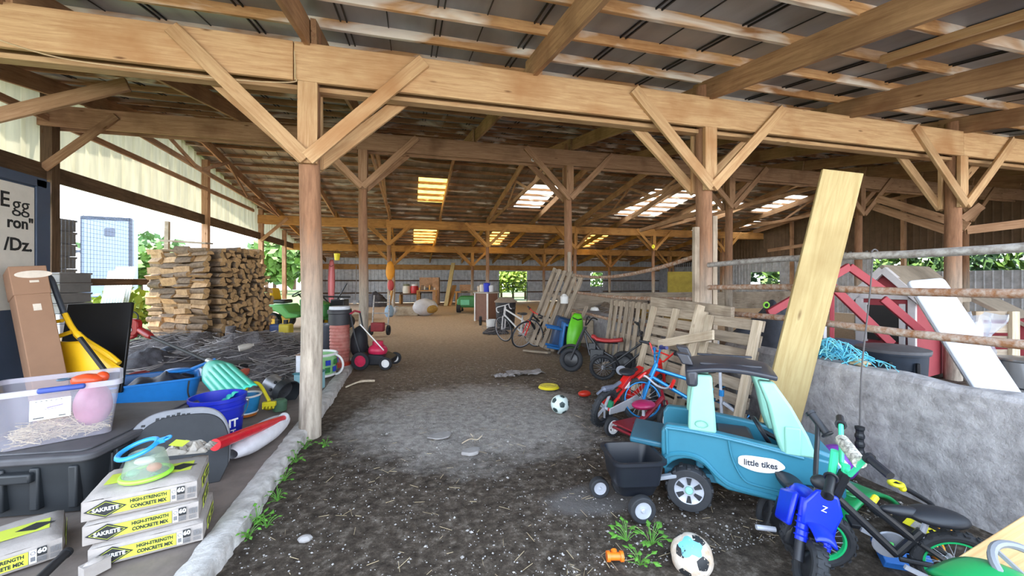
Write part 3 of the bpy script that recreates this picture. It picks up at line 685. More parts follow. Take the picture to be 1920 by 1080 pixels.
b = MB(); b.prism([(x-W_/2, y+D_/2) for x, y in rrect(W_+.05, D_+.05, .08)], .045, M0 @ T(0, 0, H_-.01)); b.build('lid', M_totel, t, bevel=.012)
b = MB(); b.prism([(x-W_/2, y+D_/2) for x, y in rrect(W_-.08, D_-.08, .06)], .012, M0 @ T(0, 0, H_+.034)); b.build('lid_panel', M_totel, t, bevel=.006)
for y in (.22, .5, .8): b = MB(); b.box((.016, y, .27), (.03, .09, .10), M0); b.build('latch', M_tote, t, bevel=.008)
b = MB(); b.box((-.36, -.022, .25), (.18, .05, .06), M0); b.build('handle', M_tote, t, bevel=.012)
# clear bin with straw on the tote
zb = ZS+H_+.05; fr = V((-1.96, 3.36, zb)); ex = V((-.86, -.5, 0)).normalized(); ey = V((-.45, .89, 0)); M0 = frame(fr, -ex, ey); t = thing('clear_bin', 'clear plastic bin holding straw and a pink bag, on the black tote', 'bin', M=M0)
M_clear = clear('bin_plastic', (196, 194, 208), .34); M_rim = clear('bin_rim', (215, 213, 226), .6); BW, BD, BH = .58, .52, .37
def ringb(k, z, off=0): return [M0 @ V((-x_*k-BW/2+off*0, y_*k+BD/2, z)) for x_, y_ in rrect(BW, BD, .05, 4)]
b = MB(); r0, r1 = ringb(.84, 0), ringb(1.0, BH); n = len(r0); b.add(r0+r1, [tuple(range(n))]+[(i, (i+1) % n, n+(i+1) % n, n+i) for i in range(n)]); b.build('tub', M_clear, t, smooth=40)
b = MB(); ro, ri = ringb(1.045, BH+.0), ringb(.985, BH+.0); ro2, ri2 = ringb(1.045, BH-.035), ringb(1.0, BH-.035); q = ri+ro+ro2; b.add(q, [(i, (i+1) % n, n+(i+1) % n, n+i) for i in range(n)]+[(n+i, n+(i+1) % n, 2*n+(i+1) % n, 2*n+i) for i in range(n)]); b.build('rim', M_rim, t, smooth=40)
b = MB(); b.box((-.27, -.022, BH-.012), (.21, .035, .035), M0); b.build('handle', mat('blue_handle', (64, 86, 168), .4), t, bevel=.012)
Lb = M0 @ T(-.32, -.0, .235) @ Rot(90-9, 'X'); b = MB(); b.box((0, 0, -.0), (.175, .125, .0015), Lb); b.build('paper_label', M_wht, t)
b = MB(); b.box((.02, .01, .001), (.07, .007, .001), Lb @ Rot(8, 'Z')); b.box((.0, .0, .001), (.05, .004, .001), Lb); b.build('faded_ink', mat('ink_violet', (150, 136, 188), .7), t)
b = MB(); 
for k in range(6): b.box((-.06+.021*k, .052, .001), (.009, .004, .001), Lb)
b.box((-.05, -.05, .001), (.045, .006, .001), Lb); b.box((.05, -.05, .001), (.03, .006, .001), Lb); b.build('label_text', M_ink, t)
b = MB(); 
for i in range(520):
    x = R.uniform(-.5, -.08); y = R.uniform(.06, .46); z = R.uniform(.01, .10)*(1-.5*abs(x+.29)/.25); L = R.uniform(.05, .15); a = R.uniform(0, 6.28); e = R.uniform(-.4, .5)
    c = V((x, y, z)); d = V((cos(a)*cos(e), sin(a)*cos(e), sin(e)))*L/2
    pts = [c-d, c+d]; 
    for q in pts: q.x = min(max(q.x, -.535), -.045); q.y = min(max(q.y, .045), .475); q.z = max(q.z, .008)
    b.tube(pts, R.uniform(.0014, .0028), 4, M=M0)
g = b.build('straw_bedding', mat('straw_bin', (228, 208, 168), .85, 0, .12, 30), None, smooth=0); tag(g, 'loose dry straw lying in the bottom of the clear bin', 'straw', kind='stuff')
b = MB(); b.ball((-.14, .24, .17), .12, 20, 14, (.85, 1.25, 1.3), M0, .03); tag(b.build('pink_bag', mat('pink_film', (206, 130, 160), .4, 0, .1), sub=1), 'pink plastic bag bundled in the right end of the clear bin', 'plastic bag')
p = M0 @ V((-.17, .24, .33)); t = thing('orange_toy', 'orange plastic toy lying on the bag in the clear bin', 'toy', p); b = MB(); b.ball(p+V((0, 0, .02)), .075, 16, 10, (1.3, .8, .6), None, .05); b.ball(p+V((.07, .03, .03)), .04, 12, 8); b.build('body', mat('orange_toy', (226, 82, 40), .35), t, sub=1)
b = MB(); b.torus(p+V((-.12, -.02, .035)), .03, .006, 18, 6, Rot(0, 'X')); b.build('ring', mat('dull_blue', (80, 110, 130), .4), t)
# dark kneeboard leaning behind the bags
M_kb = mat('board_black', (40, 42, 46), .55, 0, .1, 10, bump=.1); M_kbr = mat('board_rim', (132, 134, 140), .5)
pb_ = G(412, 905, ZS); pl = G(262, 930, ZS+.1); o0 = (at(222, 905, 2.66)+at(410, 900, 2.86))/2; o0.z = ZS; xx = (at(425, 880, 2.86)-at(240, 880, 2.62)); xx.z = 0; xx.normalize()
yy_ = (V((0, 0, 1))*cos(radians(28))+xx.cross(V((0, 0, 1)))*-sin(radians(28))); yy_ = V((-xx.y*-.0, 0, 0))+V((0, 0, 1))*.84+V((-xx.y, xx.x, 0))*.54
M0 = frame(o0, xx, yy_); t = thing('kneeboard', 'dark rounded kneeboard with pale rim leaning against the black tote', 'board', M=M0)
def bo(k, s=1.0):
    out = []; w_, h_ = .325*k, .555
    for i in range(49):
        a = pi*i/48; c_, s_ = cos(a), sin(a)
        out.append((w_*(abs(c_)**.62)*(1 if c_ > 0 else -1), .12+(h_-.12-(1-k)*.3)*(s_**.72)))
    out += [(-w_*.86, .01), (w_*.86, .01)]; return out
b = MB(); b.prism(bo(1.0), .05, M0 @ T(0, 0, -.05)); b.build('hull', M_kbr, t, bevel=.012)
b = MB(); b.prism([(x+.022, y-.035) for x, y in bo(.93)], .012, M0 @ T(0, 0, -.004)); b.build('deck_pad', M_kb, t, bevel=.006)
b = MB()
for k in range(9): b.box((-.02+.03*k-.12, .505-.006*abs(k-4), .001), (.02, .018 if k % 2 else .03, .003), M0 @ T(0, 0, 0) @ Rot(0, 'Z')); 
for k in range(6): b.box((-.275+.012*k, .30+.03*k, .001), (.022, .016, .003), M0)
b.build('lettering', M_ink, t)
# blue bucket with white words
pc = at(409, HY+(H-ZS)*745/3.55, 3.55); M_bb = mat('bucket_blue', (26, 42, 172), .35, 0, .06); t = thing('bucket', 'royal blue bucket with white lettering behind the kneeboard', 'bucket', pc); M0 = xf(t)
b = MB(); b.shell([(.0, 0), (.17, 0), (.205, .40), (.216, .40), (.216, .385), (.211, .383), (.211, .345), (.216, .343), (.216, .325), (.207, .322), (.200, .30), (.172, -.0), (.165, .006), (.196, .395), (.160, .012), (0, .012)][:1]+[(.17, 0), (.198, .31), (.214, .315), (.214, .335), (.204, .34), (.206, .375), (.218, .38), (.218, .41), (.205, .41), (.165, .012), (0, .012)], 40, M0); b.build('pail', M_bb, t)
ca = atan2(-pc.y, -pc.x)+.02
Wm = M0 @ Rot(math.degrees(ca)+90, 'Z')
text('DO IT', .095, M_wht, Wm @ T(0.02, 0, .185) @ T(0, -.1895, 0) @ Rot(90, 'X'), t, bold=.003, wrap=.188, sx=1.0)
text('RIGHT', .075, M_wht, Wm @ T(0.02, 0, .10) @ T(0, -.1835, 0) @ Rot(90, 'X'), t, bold=.001, wrap=.182, sx=1.0)
b = MB(); 
for s_ in (-1, 1): b.ball((s_*.214, 0, .33), .02, 10, 6, (1, .7, 1), Wm)
b.tube([Wm @ V((.225*cos(a), -.225*sin(a)*.55, .33-.215*sin(a)*.83)) for a in [pi*k/16 for k in range(17)]], .004, 6); 
b.build('bail', mat('steel', (150, 150, 152), .35, .8), t)
# white sack and red bat on it
p0, p1 = G(435, 872, ZS), G(535, 800, ZS); t = thing('white_sack', 'white woven sack lying on the slab under the red bat', 'sack', (p0+p1)/2); b = MB(); d = (p1-p0); nrm = V((-d.y, d.x, 0)).normalized()
def sk(u, v):
    a = 2*pi*v; w_ = .11*(sin(pi*min(max(u*.96+.02, 0), 1))**.45)+.012; c = p0+d*u
    return c+nrm*cos(a)*w_+V((0, 0, max(.0, .085+.085*sin(a)*(w_/.11))+.008*NZ.noise(V((u*7, v*6, 0)))))
b.grid(sk, 26, 22); b.build('sack', mat('woven_white', (214, 212, 218), .7, 0, .08, 14, bump=.2), t, smooth=60)
p0 = at(424, 826, 2.95); p1 = at(531, 784, 3.75); dd = (p1-p0).normalized(); t = thing('toy_bat', 'red plastic toy bat with a clear end cap lying on the white sack', 'bat', p0); b = MB()
b.tube([p0-dd*.12, p0+dd*.35, p0+dd*.6, p1], [.042, .040, .034, .027], 18); b.build('barrel', mat('bat_red', (206, 26, 44), .25), t)
b = MB(); M1, _ = basis(p1, p1+dd); b.lathe([(.0, 0), (.045, .0), (.05, .015), (.045, .03), (0, .035)], 20, M1 @ Rot(90, 'Y')); b.build('end_cap', mat('cap_clear', (210, 212, 216), .2, alpha=.7), t)
# small bucket with beach tools
pc = G(462, 778, ZS); t = thing('sand_pail', 'small blue sand pail with white rim and orange base', 'bucket', pc); b = MB(); b.shell([(0, .03), (.10, .03), (.135, .215), (.130, .215), (.095, .04), (0, .04)], 28, Matrix.Translation(pc)); b.build('pail', mat('pail_blue', (44, 140, 200), .35), t)
b = MB(); b.torus(pc+V((0, 0, .215)), .135, .011, 32, 8); b.build('rim', M_wht, t); b = MB(); b.torus(pc+V((0, 0, .035)), .104, .008, 32, 8); b.build('foot_ring', M_wht, t); b = MB(); b.lathe([(0, 0), (.095, 0), (.105, .03), (0, .03)], 28, Matrix.Translation(pc)); b.build('base', mat('pail_orange', (226, 128, 48), .4), t)
t = thing('toy_rake', 'yellow toy rake arching out of the sand pail', 'toy', pc); b = MB(); pts = spline([pc+V((-.03, .02, .12)), pc+V((.0, .02, .30)), pc+V((.11, .02, .32)), at(505, 752, 4.25)]); b.tube(pts, .017, 10); b.build('handle', mat('toy_yellow', (230, 214, 44), .4), t)
e = pts[-1]; b = MB(); b.box(e+V((.0, -.0, -.03)), (.13, .05, .05), None); 
for k in range(4): b.box(e+V((-.05+.033*k, -.03, -.06)), (.016, .04, .03))
b.build('rake_head', mat('toy_yellow', (230, 214, 44), .4), t, bevel=.008)
t = thing('toy_spade', 'red toy spade handle sticking out of the sand pail', 'toy', pc); b = MB(); b.box((0, 0, .2), (.028, .014, .26), Matrix.Translation(pc+V((-.02, -.09, .05))) @ Rot(-14, 'Y')); b.build('handle', mat('toy_red', (190, 42, 44), .4), t, bevel=.004)
p = G(516, 772, ZS); t = thing('toy_scoop', 'yellow and green toy watering can behind the sand pail', 'toy', p+V((.03, .05, 0))); b = MB(); b.lathe([(0, 0), (.07, 0), (.075, .10), (.055, .12), (0, .12)], 20, xf(t)); b.build('body', mat('dull_green', (86, 122, 96), .5), t)
b = MB(); b.ball((-.11, 0, .05), .06, 14, 8, (1.1, .8, .7), xf(t)); b.build('scoop', mat('toy_yellow2', (214, 190, 50), .4), t)
# bright blue tub with odds and ends
p0, p1 = G(238, 790, ZS), G(372, 768, ZS); xx = (p1-p0); xx.z = 0; Lx = xx.length; M0 = frame(p0, xx, V((-xx.y, xx.x, 0))); t = thing('plastic_tub', 'bright blue plastic tub full of dark bags behind the clear bin', 'tub', M=M0); M_bt = mat('tub_blue', (40, 132, 214), .35, 0, .06)
b = MB(); o_ = rrect(Lx+.22, .62, .12, 5); n = len(o_)
def rg(k, z): return [M0 @ V((x*k+Lx/2-.08, y*k+.34, z)) for x, y in o_]
rr_ = [rg(.82, 0), rg(1, .35), rg(1.05, .36), rg(1.05, .34), rg(.96, .345), rg(.8, .02)]; fs = [tuple(range(n-1, -1, -1))]
for q in range(5): fs += [(q*n+i, q*n+(i+1) % n, (q+1)*n+(i+1) % n, (q+1)*n+i) for i in range(n)]
fs.append(tuple(5*n+i for i in range(n))); b.add(sum(rr_, []), fs); b.build('tub', M_bt, t, smooth=40)
pts = spline([M0 @ V((Lx*.86, -.03, .34)), M0 @ V((Lx*.84, -.06, .22)), M0 @ V((Lx*.9, -.05, .1))]); b = MB(); b.tube(pts, .008, 6); b.build('cord', M_ink, t)
b = MB(); b.grid(lambda u, v: M0 @ V((-.12+(Lx+.10)*u, .08+.5*v, .29+.10*NZ.noise(V((u*4, v*3, 8)))+.07*sin(pi*u)*sin(pi*v))), 26, 18); tag(b.build('dark_tarp', mat('tarp_dark', (62, 64, 76), .6, 0, .2, 14), smooth=25), 'crumpled dark tarp and bags heaped in the bright blue tub', 'tarp')
p = M0 @ V((Lx*.72, .30, .41)); t = thing('toy_paddle', 'blue plastic paddle blade lying on the blue tub', 'paddle', p); b = MB(); b.ball(p, .12, 18, 8, (1.2, .75, .22), None); b.build('blade', mat('paddle_blue', (42, 138, 224), .35), t); b = MB(); b.tube([p+V((.1, 0, .0)), p+V((.34, .05, .10))], .018, 8); b.build('shaft', mat('paddle_blue', (42, 138, 224), .35), t)
# teal snow shovel with red grip
M_teal = mat('shovel_teal', (62, 196, 170), .38, 0, .05); A = at(398, 688, 4.45); B = at(452, 742, 3.75); ax = (B-A); L = ax.length; M0 = frame(A, ax, at(440, 668, 4.3)-at(380, 712, 4.0)); t = thing('snow_shovel', 'teal ribbed snow shovel with black pole and red grip across the blue tub', 'shovel', M=M0)
b = MB(); hw = .15
b.grid(lambda u, v: M0 @ V((L*u-.02*(1-abs(2*v-1)), (v-.5)*2*hw*(.62+.38*min(1, u*4+.1))**.8, .07*(1-(2*v-1)**2)*(1-.5*u)+.012*abs(sin(6*pi*v))*(u > .2))), 18, 36); b.build('blade', M_teal, t, smooth=50, solid=.008)
tp = at(283, 631, 5.0); b = MB(); b.tube([A+(A-tp).normalized()*.12+V((0, 0, .05)), tp], .019, 10); b.build('pole', M_ink, t)
b = MB(); b.tube([A+V((0, 0, .05))+(tp-A).normalized()*.0, A+V((0, 0, .05))+(tp-A).normalized()*.09], .028, 12); b.build('ferrule', mat('ferrule', (200, 202, 204), .3, .5), t)
M_red = mat('tool_red', (188, 36, 40), .4); h1 = at(262, 618, 5.1); dd = (h1-tp).normalized(); b = MB(); b.tube([tp-dd*.02, tp+dd*.06, h1], [.03, .045, .04], 12); Mh = frame(at(249, 613, 5.1), RT, V((0, 0, 1))) @ Matrix.Diagonal((1.25, 1.25, 1.1, 1)); b.prism(rrect(.16, .17, .05), .07, Mh @ T(0, 0, -.03)); b.box((-.05, -.07, .0), (.07, .07, .05), Mh @ Rot(30, 'Z')); b.build('grip', M_red, t, bevel=.012)
b = MB(); b.torus((0.0, .10, 0), .055, .008, 20, 6, Mh); b.build('loop', M_tote, t)
text('S', .15, M_wht, Mh @ T(0, 0, .044), t, name='emblem', bold=.006, sx=.75)
# cardboard box leaning against the cabinet
M_card = mat('cardboard', (146, 112, 88), .85, 0, .06, 5); M_cardl = mat('card_label', (214, 202, 186), .8)
B0 = at(84, HY+(H-ZS)*745/3.35, 3.35); zt_ = at(16, 500, 3.45)-B0; BHt = zt_.length; M0 = frame(B0, RT*.97+FW*.22, zt_); M0 = M0 @ Matrix(((1, 0, 0, 0), (0, 0, -1, 0), (0, 1, 0, 0), (0, 0, 0, 1))); M0 = frame(B0, RT*.96+FW*.28, FW); 
zz = zt_.normalized(); xx = (RT*.53+FW*.85); xx = (xx-zz*xx.dot(zz)).normalized(); yy2 = zz.cross(xx); M0 = Matrix((xx, yy2, zz)).transposed().to_4x4(); M0.translation = B0
t = thing('cardboard_box', 'tall brown cardboard box leaning by the egg sign cabinet', 'box', M=M0); bw = .21; bd = .26
b = MB(); b.box((bw/2, bd/2, BHt/2), (bw, bd, BHt), M0); b.build('carton', M_card, t, bevel=.006)
b = MB(); b.box((bw/2, bd/2, BHt-.13), (bw+.012, bd+.012, .26), M0); b.build('lid', M_card, t, bevel=.006)
b = MB(); b.prism([(.18*x, .085*y) for x, y in [(cos(a), sin(a)) for a in [2*pi*k/20 for k in range(20)]]], .002, M0 @ T(bw*.62, -.008, BHt-.08) @ Rot(90, 'X') @ Matrix.Diagonal((.62, .4, 1, 1))); b.build('oval_sticker', M_cardl, t)
b = MB(); b.box((bw*.6, -.008, BHt-.145), (.055, .002, .02), M0); b.build('sticker', M_cardl, t)
b = MB(); b.box((bw*.55, -.0012, BHt-.38), (.048, .002, .06), M0); b.build('sticker', M_cardl, t)
# egg sign on a steel cabinet
M_cab = mat('cabinet_blue', (72, 84, 104), .5, .1, .08, 4); CXR = -3.65; t = thing('steel_cabinet', 'blue grey steel cabinet with a handwritten egg sign at far left', 'cabinet', (CXR-.35, 4.62, ZS))
b = MB(); b.box((CXR-.35, 4.62, ZS+1.24), (.7, 1.14, 2.48)); b.build('body', M_cab, t, bevel=.02); b = MB(); b.box((CXR+.012, 5.11, ZS+1.24), (.02, .16, 2.44)); b.box((CXR+.012, 4.6, ZS+2.43), (.02, 1.1, .10)); b.build('frame', M_cab, t, bevel=.006)
WB = Matrix(((0, 0, 1, CXR+.004), (1, 0, 0, 5.02), (0, 1, 0, 0), (0, 0, 0, 1)))
b = MB(); b.box((-.45, 1.85, .003), (.90, 1.20, .008), WB); b.build('sign_board', mat('sign_white', (216, 210, 200), .6, 0, .05), t)
def word(s_, px, py, sz, bold=.004):
    q = onX(px, py, CXR+.01); text(s_, sz, M_ink, WB @ T(q.y-5.02, q.z, .009), t, bold=bold, align='RIGHT')
word('E', 18, 376, .20, .003); word('gg', 55, 388, .21, .0); word('ron"', 62, 423, .15); word('/Dz.', 60, 462, .17)
# yellow snow scoop with black handle
M_yl = mat('scoop_yellow', (242, 190, 30), .4, 0, .05); t = thing('snow_scoop', 'yellow push scoop with curved black handle behind the cardboard box', 'snow scoop', at(170, 700, 3.9)); q = lambda px, py, tt=3.75: at(px, py, tt)
b = MB(); b.tube(spline([q(72, 545), q(80, 517), q(95, 522), q(108, 556), q(122, 592)]), .022, 10); b.build('handle', mat('scoop_grip', (60, 66, 76), .5), t)
b = MB(); b.tube(spline([q(121, 588), q(136, 615), q(157, 637), q(200, 664), q(222, 682)]), [.022]*9+[.03]*16, 8); b.tube([q(98, 590), q(104, 640), q(112, 700)], .02, 8)
b.tube([q(100, 604), q(117, 601)], .018, 6); b.tube([q(106, 632), q(136, 622)], .02, 6); b.build('frame', M_yl, t)
b = MB(); M1 = frame(q(112, 640), q(212, 676)-q(112, 640), q(128, 720)-q(112, 640)); b.grid(lambda u, v: q(112+45*u+ v*12, 640+4*u+v*75)*(1-0)+V((0, 0, 0)) if False else (q(110, 640)*(1-u)+q(158, 640)*u)*(1-v)+(q(124, 730, 3.7)*(1-u)+q(228, 690, 3.7)*u)*v+V((0, -.03*sin(pi*u), 0)), 10, 10); b.build('pan', M_yl, t, smooth=60, solid=.02)
b = MB(); b.tube([q(150, 634, 3.68), q(196, 694, 3.6)], .022, 6); b.build('stripe', M_ink, t)
# flat black panel
t_ = 4.15; a, b_, c, d = at(103, 566, t_), at(230, 560, t_), at(232, 667, t_-.1), at(104, 720, t_-.2); c.z = b_.z-.95; d.z = a.z-.95
M1 = frame(d, c-d, a-d); b = MB(); b.prism([(0, 0), ((c-d).length, 0), ((b_-d).length*0+(c-d).length, .93), (0, .95)], .035, M1); o = b.build('black_board', mat('panel_black', (20, 20, 21), .35, 0, .05), bevel=.006); tag(o, 'large flat black panel standing upright behind the yellow scoop', 'panel')
# ================================================================ woodpile, netting and tools further back on the left
M_bark = mat('bark', (134, 114, 94), .95, 0, .2, 14, bump=.5, c2=(90, 74, 60), rnd=.2); M_cutw = mat('split_wood', (182, 150, 112), .85, 0, .16, 12, bump=.2, c2=(138, 108, 78), rnd=.2); M_endw = mat('log_end', (196, 160, 112), .85, 0, .16, 16, c2=(138, 106, 72), rnd=.2)
def logmesh(L, k):
    b = MB(); r = R.uniform(.064, .09); ty = (0, 2, 1, 2, 2, 1, 3, 2, 1, 3)[k]
    if ty == 0: ang = [2*pi*i/12 for i in range(12)]; prof = [(r*.85*cos(a), r*.85*sin(a)) for a in ang]; flat = 0
    elif ty == 1: prof = [(r*cos(a), r*sin(a)-.35*r) for a in [pi*i/8 for i in range(9)]]; flat = 1
    else: prof = [(1.35*r*cos(a)-.6*r, 1.35*r*sin(a)-.6*r) for a in [radians(95)*i/6 for i in range(7)]]+[(-.6*r+R.uniform(-.01, .01), -.6*r)]; flat = 2
    n = len(prof); segs = 6; vs = []; fs = []; mi = []
    ph = R.random()*9
    for s_ in range(segs+1):
        x = -L/2+L*s_/segs; w_ = .010*sin(3*x+ph); k_ = 1+.05*NZ.noise(V((x*5, ph, 0)))
        for y, z in prof: vs.append((x+(R.uniform(-.008, .008) if s_ in (0, segs) else 0), y*k_+w_, z*k_+w_*.6))
    for s_ in range(segs):
        for j in range(n):
            b.cm = 0 if (flat == 0 or (flat == 1 and j < n-1) or (flat == 2 and j < n-2)) else 1
            b.add([], [])
            fs.append((s_*n+j, s_*n+(j+1) % n, (s_+1)*n+(j+1) % n, (s_+1)*n+j)); mi.append(b.cm)
    fs += [tuple(range(n-1, -1, -1)), tuple(segs*n+j for j in range(n))]; mi += [2, 2]
    b.v = [V(p) for p in vs]; b.f = [list(f) for f in fs]; b.mi = mi
    return b.build('firewood_log', [M_bark, M_cutw, M_endw], smooth=35)
protos = [logmesh(.50, k) for k in range(10)]
K = G(396, 660, 0.02); K = at(384, HY+1.5*745/8.3, 8.3); ea = (at(250, HY, 9.3)-at(384, HY, 8.3)); ea.z = 0; eb = (at(506, HY, 9.5)-at(384, HY, 8.3)); eb.z = 0; La, Lb_ = ea.length, eb.length; ea.normalize(); eb.normalize()
logs = []; z = .09; row = 0
def put(p, ax, n):
    up = V((0, 0, 1)); M, _ = basis(p, p+ax, up); M = M @ Matrix.Rotation(R.uniform(0, 6.28) if n % 3 == 0 else R.choice((0, pi/2, pi, -pi/2))+R.uniform(-.4, .4), 4, 'X')
    logs.append(M)
while z < 2.28:
    # side view logs: two lengths in a row along ea
    top = 1 if z < 1.9 else 0.8
    for c in range(4):
        if c == 2 and R.random() < .0: continue
        d = .28+.52*c+R.uniform(-.05, .05)
        if d > La*top+.1: continue
        put(K+ea*d+eb*R.uniform(.02, .10)+V((0, 0, z-K.z+R.uniform(-.015, .015))), (ea+V((0, 0, R.uniform(-.05, .05)))+eb*R.uniform(-.12, .12)).normalized(), len(logs))
    # log ends along eb
    xx_ = .30+.04*R.random()
    lim = Lb_*(1.04-.18*max(0, z-.9)/1.4)
    while xx_ < lim:
        put(K+eb*xx_+ea*(.20+R.uniform(-.06, .04))+V((0, 0, z-K.z+R.uniform(-.03, .03))), (ea+eb*R.uniform(-.06, .06)+V((0, 0, R.uniform(-.05, .05)))).normalized(), len(logs)); xx_ += R.uniform(.105, .155)
    z += .111; row += 1
used = [False]*10
for i, M in enumerate(logs[:300]):
    k = R.randrange(10); o = protos[k] if not used[k] else protos[k].copy()
    if used[k]: C.objects.link(o)
    used[k] = True; o.matrix_world = M
    tag(o, 'split firewood log in the tall woodpile by the open left side', 'firewood', 'split logs in the woodpile')
b = MB()
for i in range(19):
    for j in range(9):
        a = K+eb*(.28+.12*j)+ea*(.52+R.uniform(-.03, .03))+V((0, 0, .09+.112*i-K.z)); b.tube([a, a+ea*(La-.75)], .066, 7)
tag(b.build('firewood', [M_cutw], smooth=40), 'inner split logs filling the woodpile behind its two faces', 'firewood', kind='stuff')
for k in range(10):
    if not used[k]: bpy.data.objects.remove(protos[k])
a = K+ea*1.45+V((0, 0, 2.42-K.z)); c = K+ea*-.15+V((0, 0, 2.30-K.z)); tag(timber('plank', a, c, .16, .04, W_grey), 'loose plank lying on top of the woodpile', 'plank')
# grey wire netting heap
M_net = mat('netting_dark', (112, 106, 106), .8, .1, .2, 26, bump=.8, c2=(58, 54, 56)); M_wire = mat('wire_grey', (150, 144, 142), .6, .3)
def heap(c, rx, ry, h, nm, lab, cat, m, loops, rot=0.0, lm=None):
    b = MB()
    def fn(u, v):
        a = 2*pi*v; r = u**.8; x, y = rx*r*cos(a), ry*r*sin(a); z = h*(1-r*r)*(1+.5*NZ.noise(V((x*3, y*3, c.x))))+.05*NZ.noise(V((x*9, y*9, 1)))*(1-r)+.03*NZ.noise(V((x*23, y*23, 1)))
        return c+V((x*cos(rot)-y*sin(rot), x*sin(rot)+y*cos(rot), max(z, -.01)))
    b.grid(fn, 26, 56); b.cm = 1
    for i in range(loops):
        x, y = R.uniform(-.8, .8)*rx, R.uniform(-.7, .7)*ry; q = max(.05, 1-(x/rx)**2-(y/ry)**2); rr = R.uniform(.10, .30); tl = R.uniform(-.9, .9); t2 = R.uniform(-.6, .6); s0 = R.uniform(.5, 1)
        cc = c+V((x*cos(rot)-y*sin(rot), x*sin(rot)+y*cos(rot), h*q*.9+.03)); pts = [cc+V((rr*cos(a), rr*s0*sin(a), max(-.05, rr*.4*(tl*cos(a)+t2*sin(a))))) for a in [2*pi*k/14 for k in range(15)]]
        b.tube(pts, R.uniform(.004, .008), 3)
    o = b.build(nm, [m, M_wire], smooth=40); return tag(o, lab, cat, kind='stuff')
heap(at(330, 665, 7.6).xy.to_3d()+V((0, 0, .06)), 1.5, .9, .42, 'wire_netting', 'dark heap of rolled wire netting in front of the woodpile', 'netting', M_net, 120, .2)
heap(at(470, 660, 7.2).xy.to_3d()+V((0, 0, .06)), 1.1, .9, .50, 'wire_netting', 'grey tangle of wire netting below the log ends', 'netting', M_net, 130, .1)
heap(at(300, 690, 5.9).xy.to_3d()+V((0, 0, .07)), .9, .5, .36, 'black_sacks', 'dark crumpled sacks and scraps behind the blue tub', 'scrap heap', mat('scrap_dark', (70, 67, 72), .7, 0, .25, 12, bump=.4), 40, 0)
heap(at(520, 690, 5.9).xy.to_3d()+V((0, 0, .07)), .55, .5, .26, 'wire_coil', 'loose coils of grey fence wire behind the metal can', 'wire', M_net, 70, 0)
# roller of netting standing up, block
for i, (px, py, tt, r, hh) in enumerate(((430, 640, 7.9, .10, .55), (462, 640, 8.0, .22, .42))):
    p = at(px, HY+1.45*745/tt, tt)
    if i == 0: b = MB(); b.tube([p+V((0, 0, .0)), p+V((.03, 0, hh))], [r, r*.9], 14); tag(b.build('netting_roll', M_net), 'grey upright roll of netting against the log ends', 'netting roll')
    else: b = MB(); b.box(p+V((0, 0, hh/2)), (.62, .3, hh)); tag(b.build('wood_crate', mat('crate', (112, 94, 80), .85, 0, .15, 6), bevel=.01), 'low brown crate beside the netting roll', 'crate')
p = at(530, HY+1.44*745/7.6, 7.6); b = MB(); b.box(p+V((.1, .2, .2)), (.85, .35, .42)); tag(b.build('concrete_block', mat('block', (126, 116, 106), .9, 0, .12, 5), bevel=.015), 'squat grey brown block behind the near pole post', 'block')
# oval black lid
p = G(432, 684, .30); b = MB(); b.ball(p, .38, 30, 8, (1, .62, .13)); tag(b.build('oval_mat', mat('lid_black', (24, 25, 28), .6)), 'flat oval black rubber mat lying on the wire heap', 'mat'); 
for (px, py, z_, s_, c_, nm, lb) in ((462, 650, .5, .10, (198, 190, 180), 'tin_can', 'small pale tin lying on the netting'), (455, 700, .28, .12, (196, 92, 70), 'orange_scrap', 'orange scrap lying on the wire coils'), (318, 655, .42, .13, (70, 80, 96), 'grey_bottle', 'blue grey plastic bottle in the scrap heap'), (262, 702, .42, .09, (150, 60, 60), 'red_scrap', 'red plastic scrap behind the blue tub')):
    p = G(px, py, z_); b = MB(); M1 = Matrix.Translation(p) @ Rot(R.uniform(0, 90), 'Z') @ Rot(80, 'Y'); b.lathe([(0, -s_), (s_*.45, -s_), (s_*.5, -.3*s_), (s_*.42, .5*s_), (s_*.2, .8*s_), (s_*.2, s_), (0, s_)], 14, M1); tag(b.build(nm, mat(nm, c_, .5)), lb, nm.split('_')[1])
# metal can on its side
p = G(525, 748, ZS)+V((0, 0, .13)); M1 = frame(p, RT*.9-FW*.4+V((0, 0, -.25)), FW) @ Rot(90, 'Y'); t = thing('metal_can', 'dented metal can lying open on its side near the post', 'can', p); b = MB(); b.shell([(0.0, -.17), (.115, -.17), (.12, -.15), (.118, .05), (.124, .06), (.118, .07)][:4]+[(.12, .06), (.105, .06), (.10, -.15), (0, -.15)], 26, M1); b.build('drum', mat('can_metal', (150, 150, 154), .35, .7, .15, 10), t)
b = MB(); b.shell([(.118, .06), (.145, .06), (.15, .17), (.138, .17), (.11, .07)], 26, M1); b.build('collar', M_tote, t)
b = MB()
for k in range(8): a = 2*pi*k/8; b.ball((.121*cos(a), .121*sin(a), .0), .02, 8, 5, (1, 1, 1), M1)
b.build('hole', M_ink, t)
p = G(520, 772, ZS); 
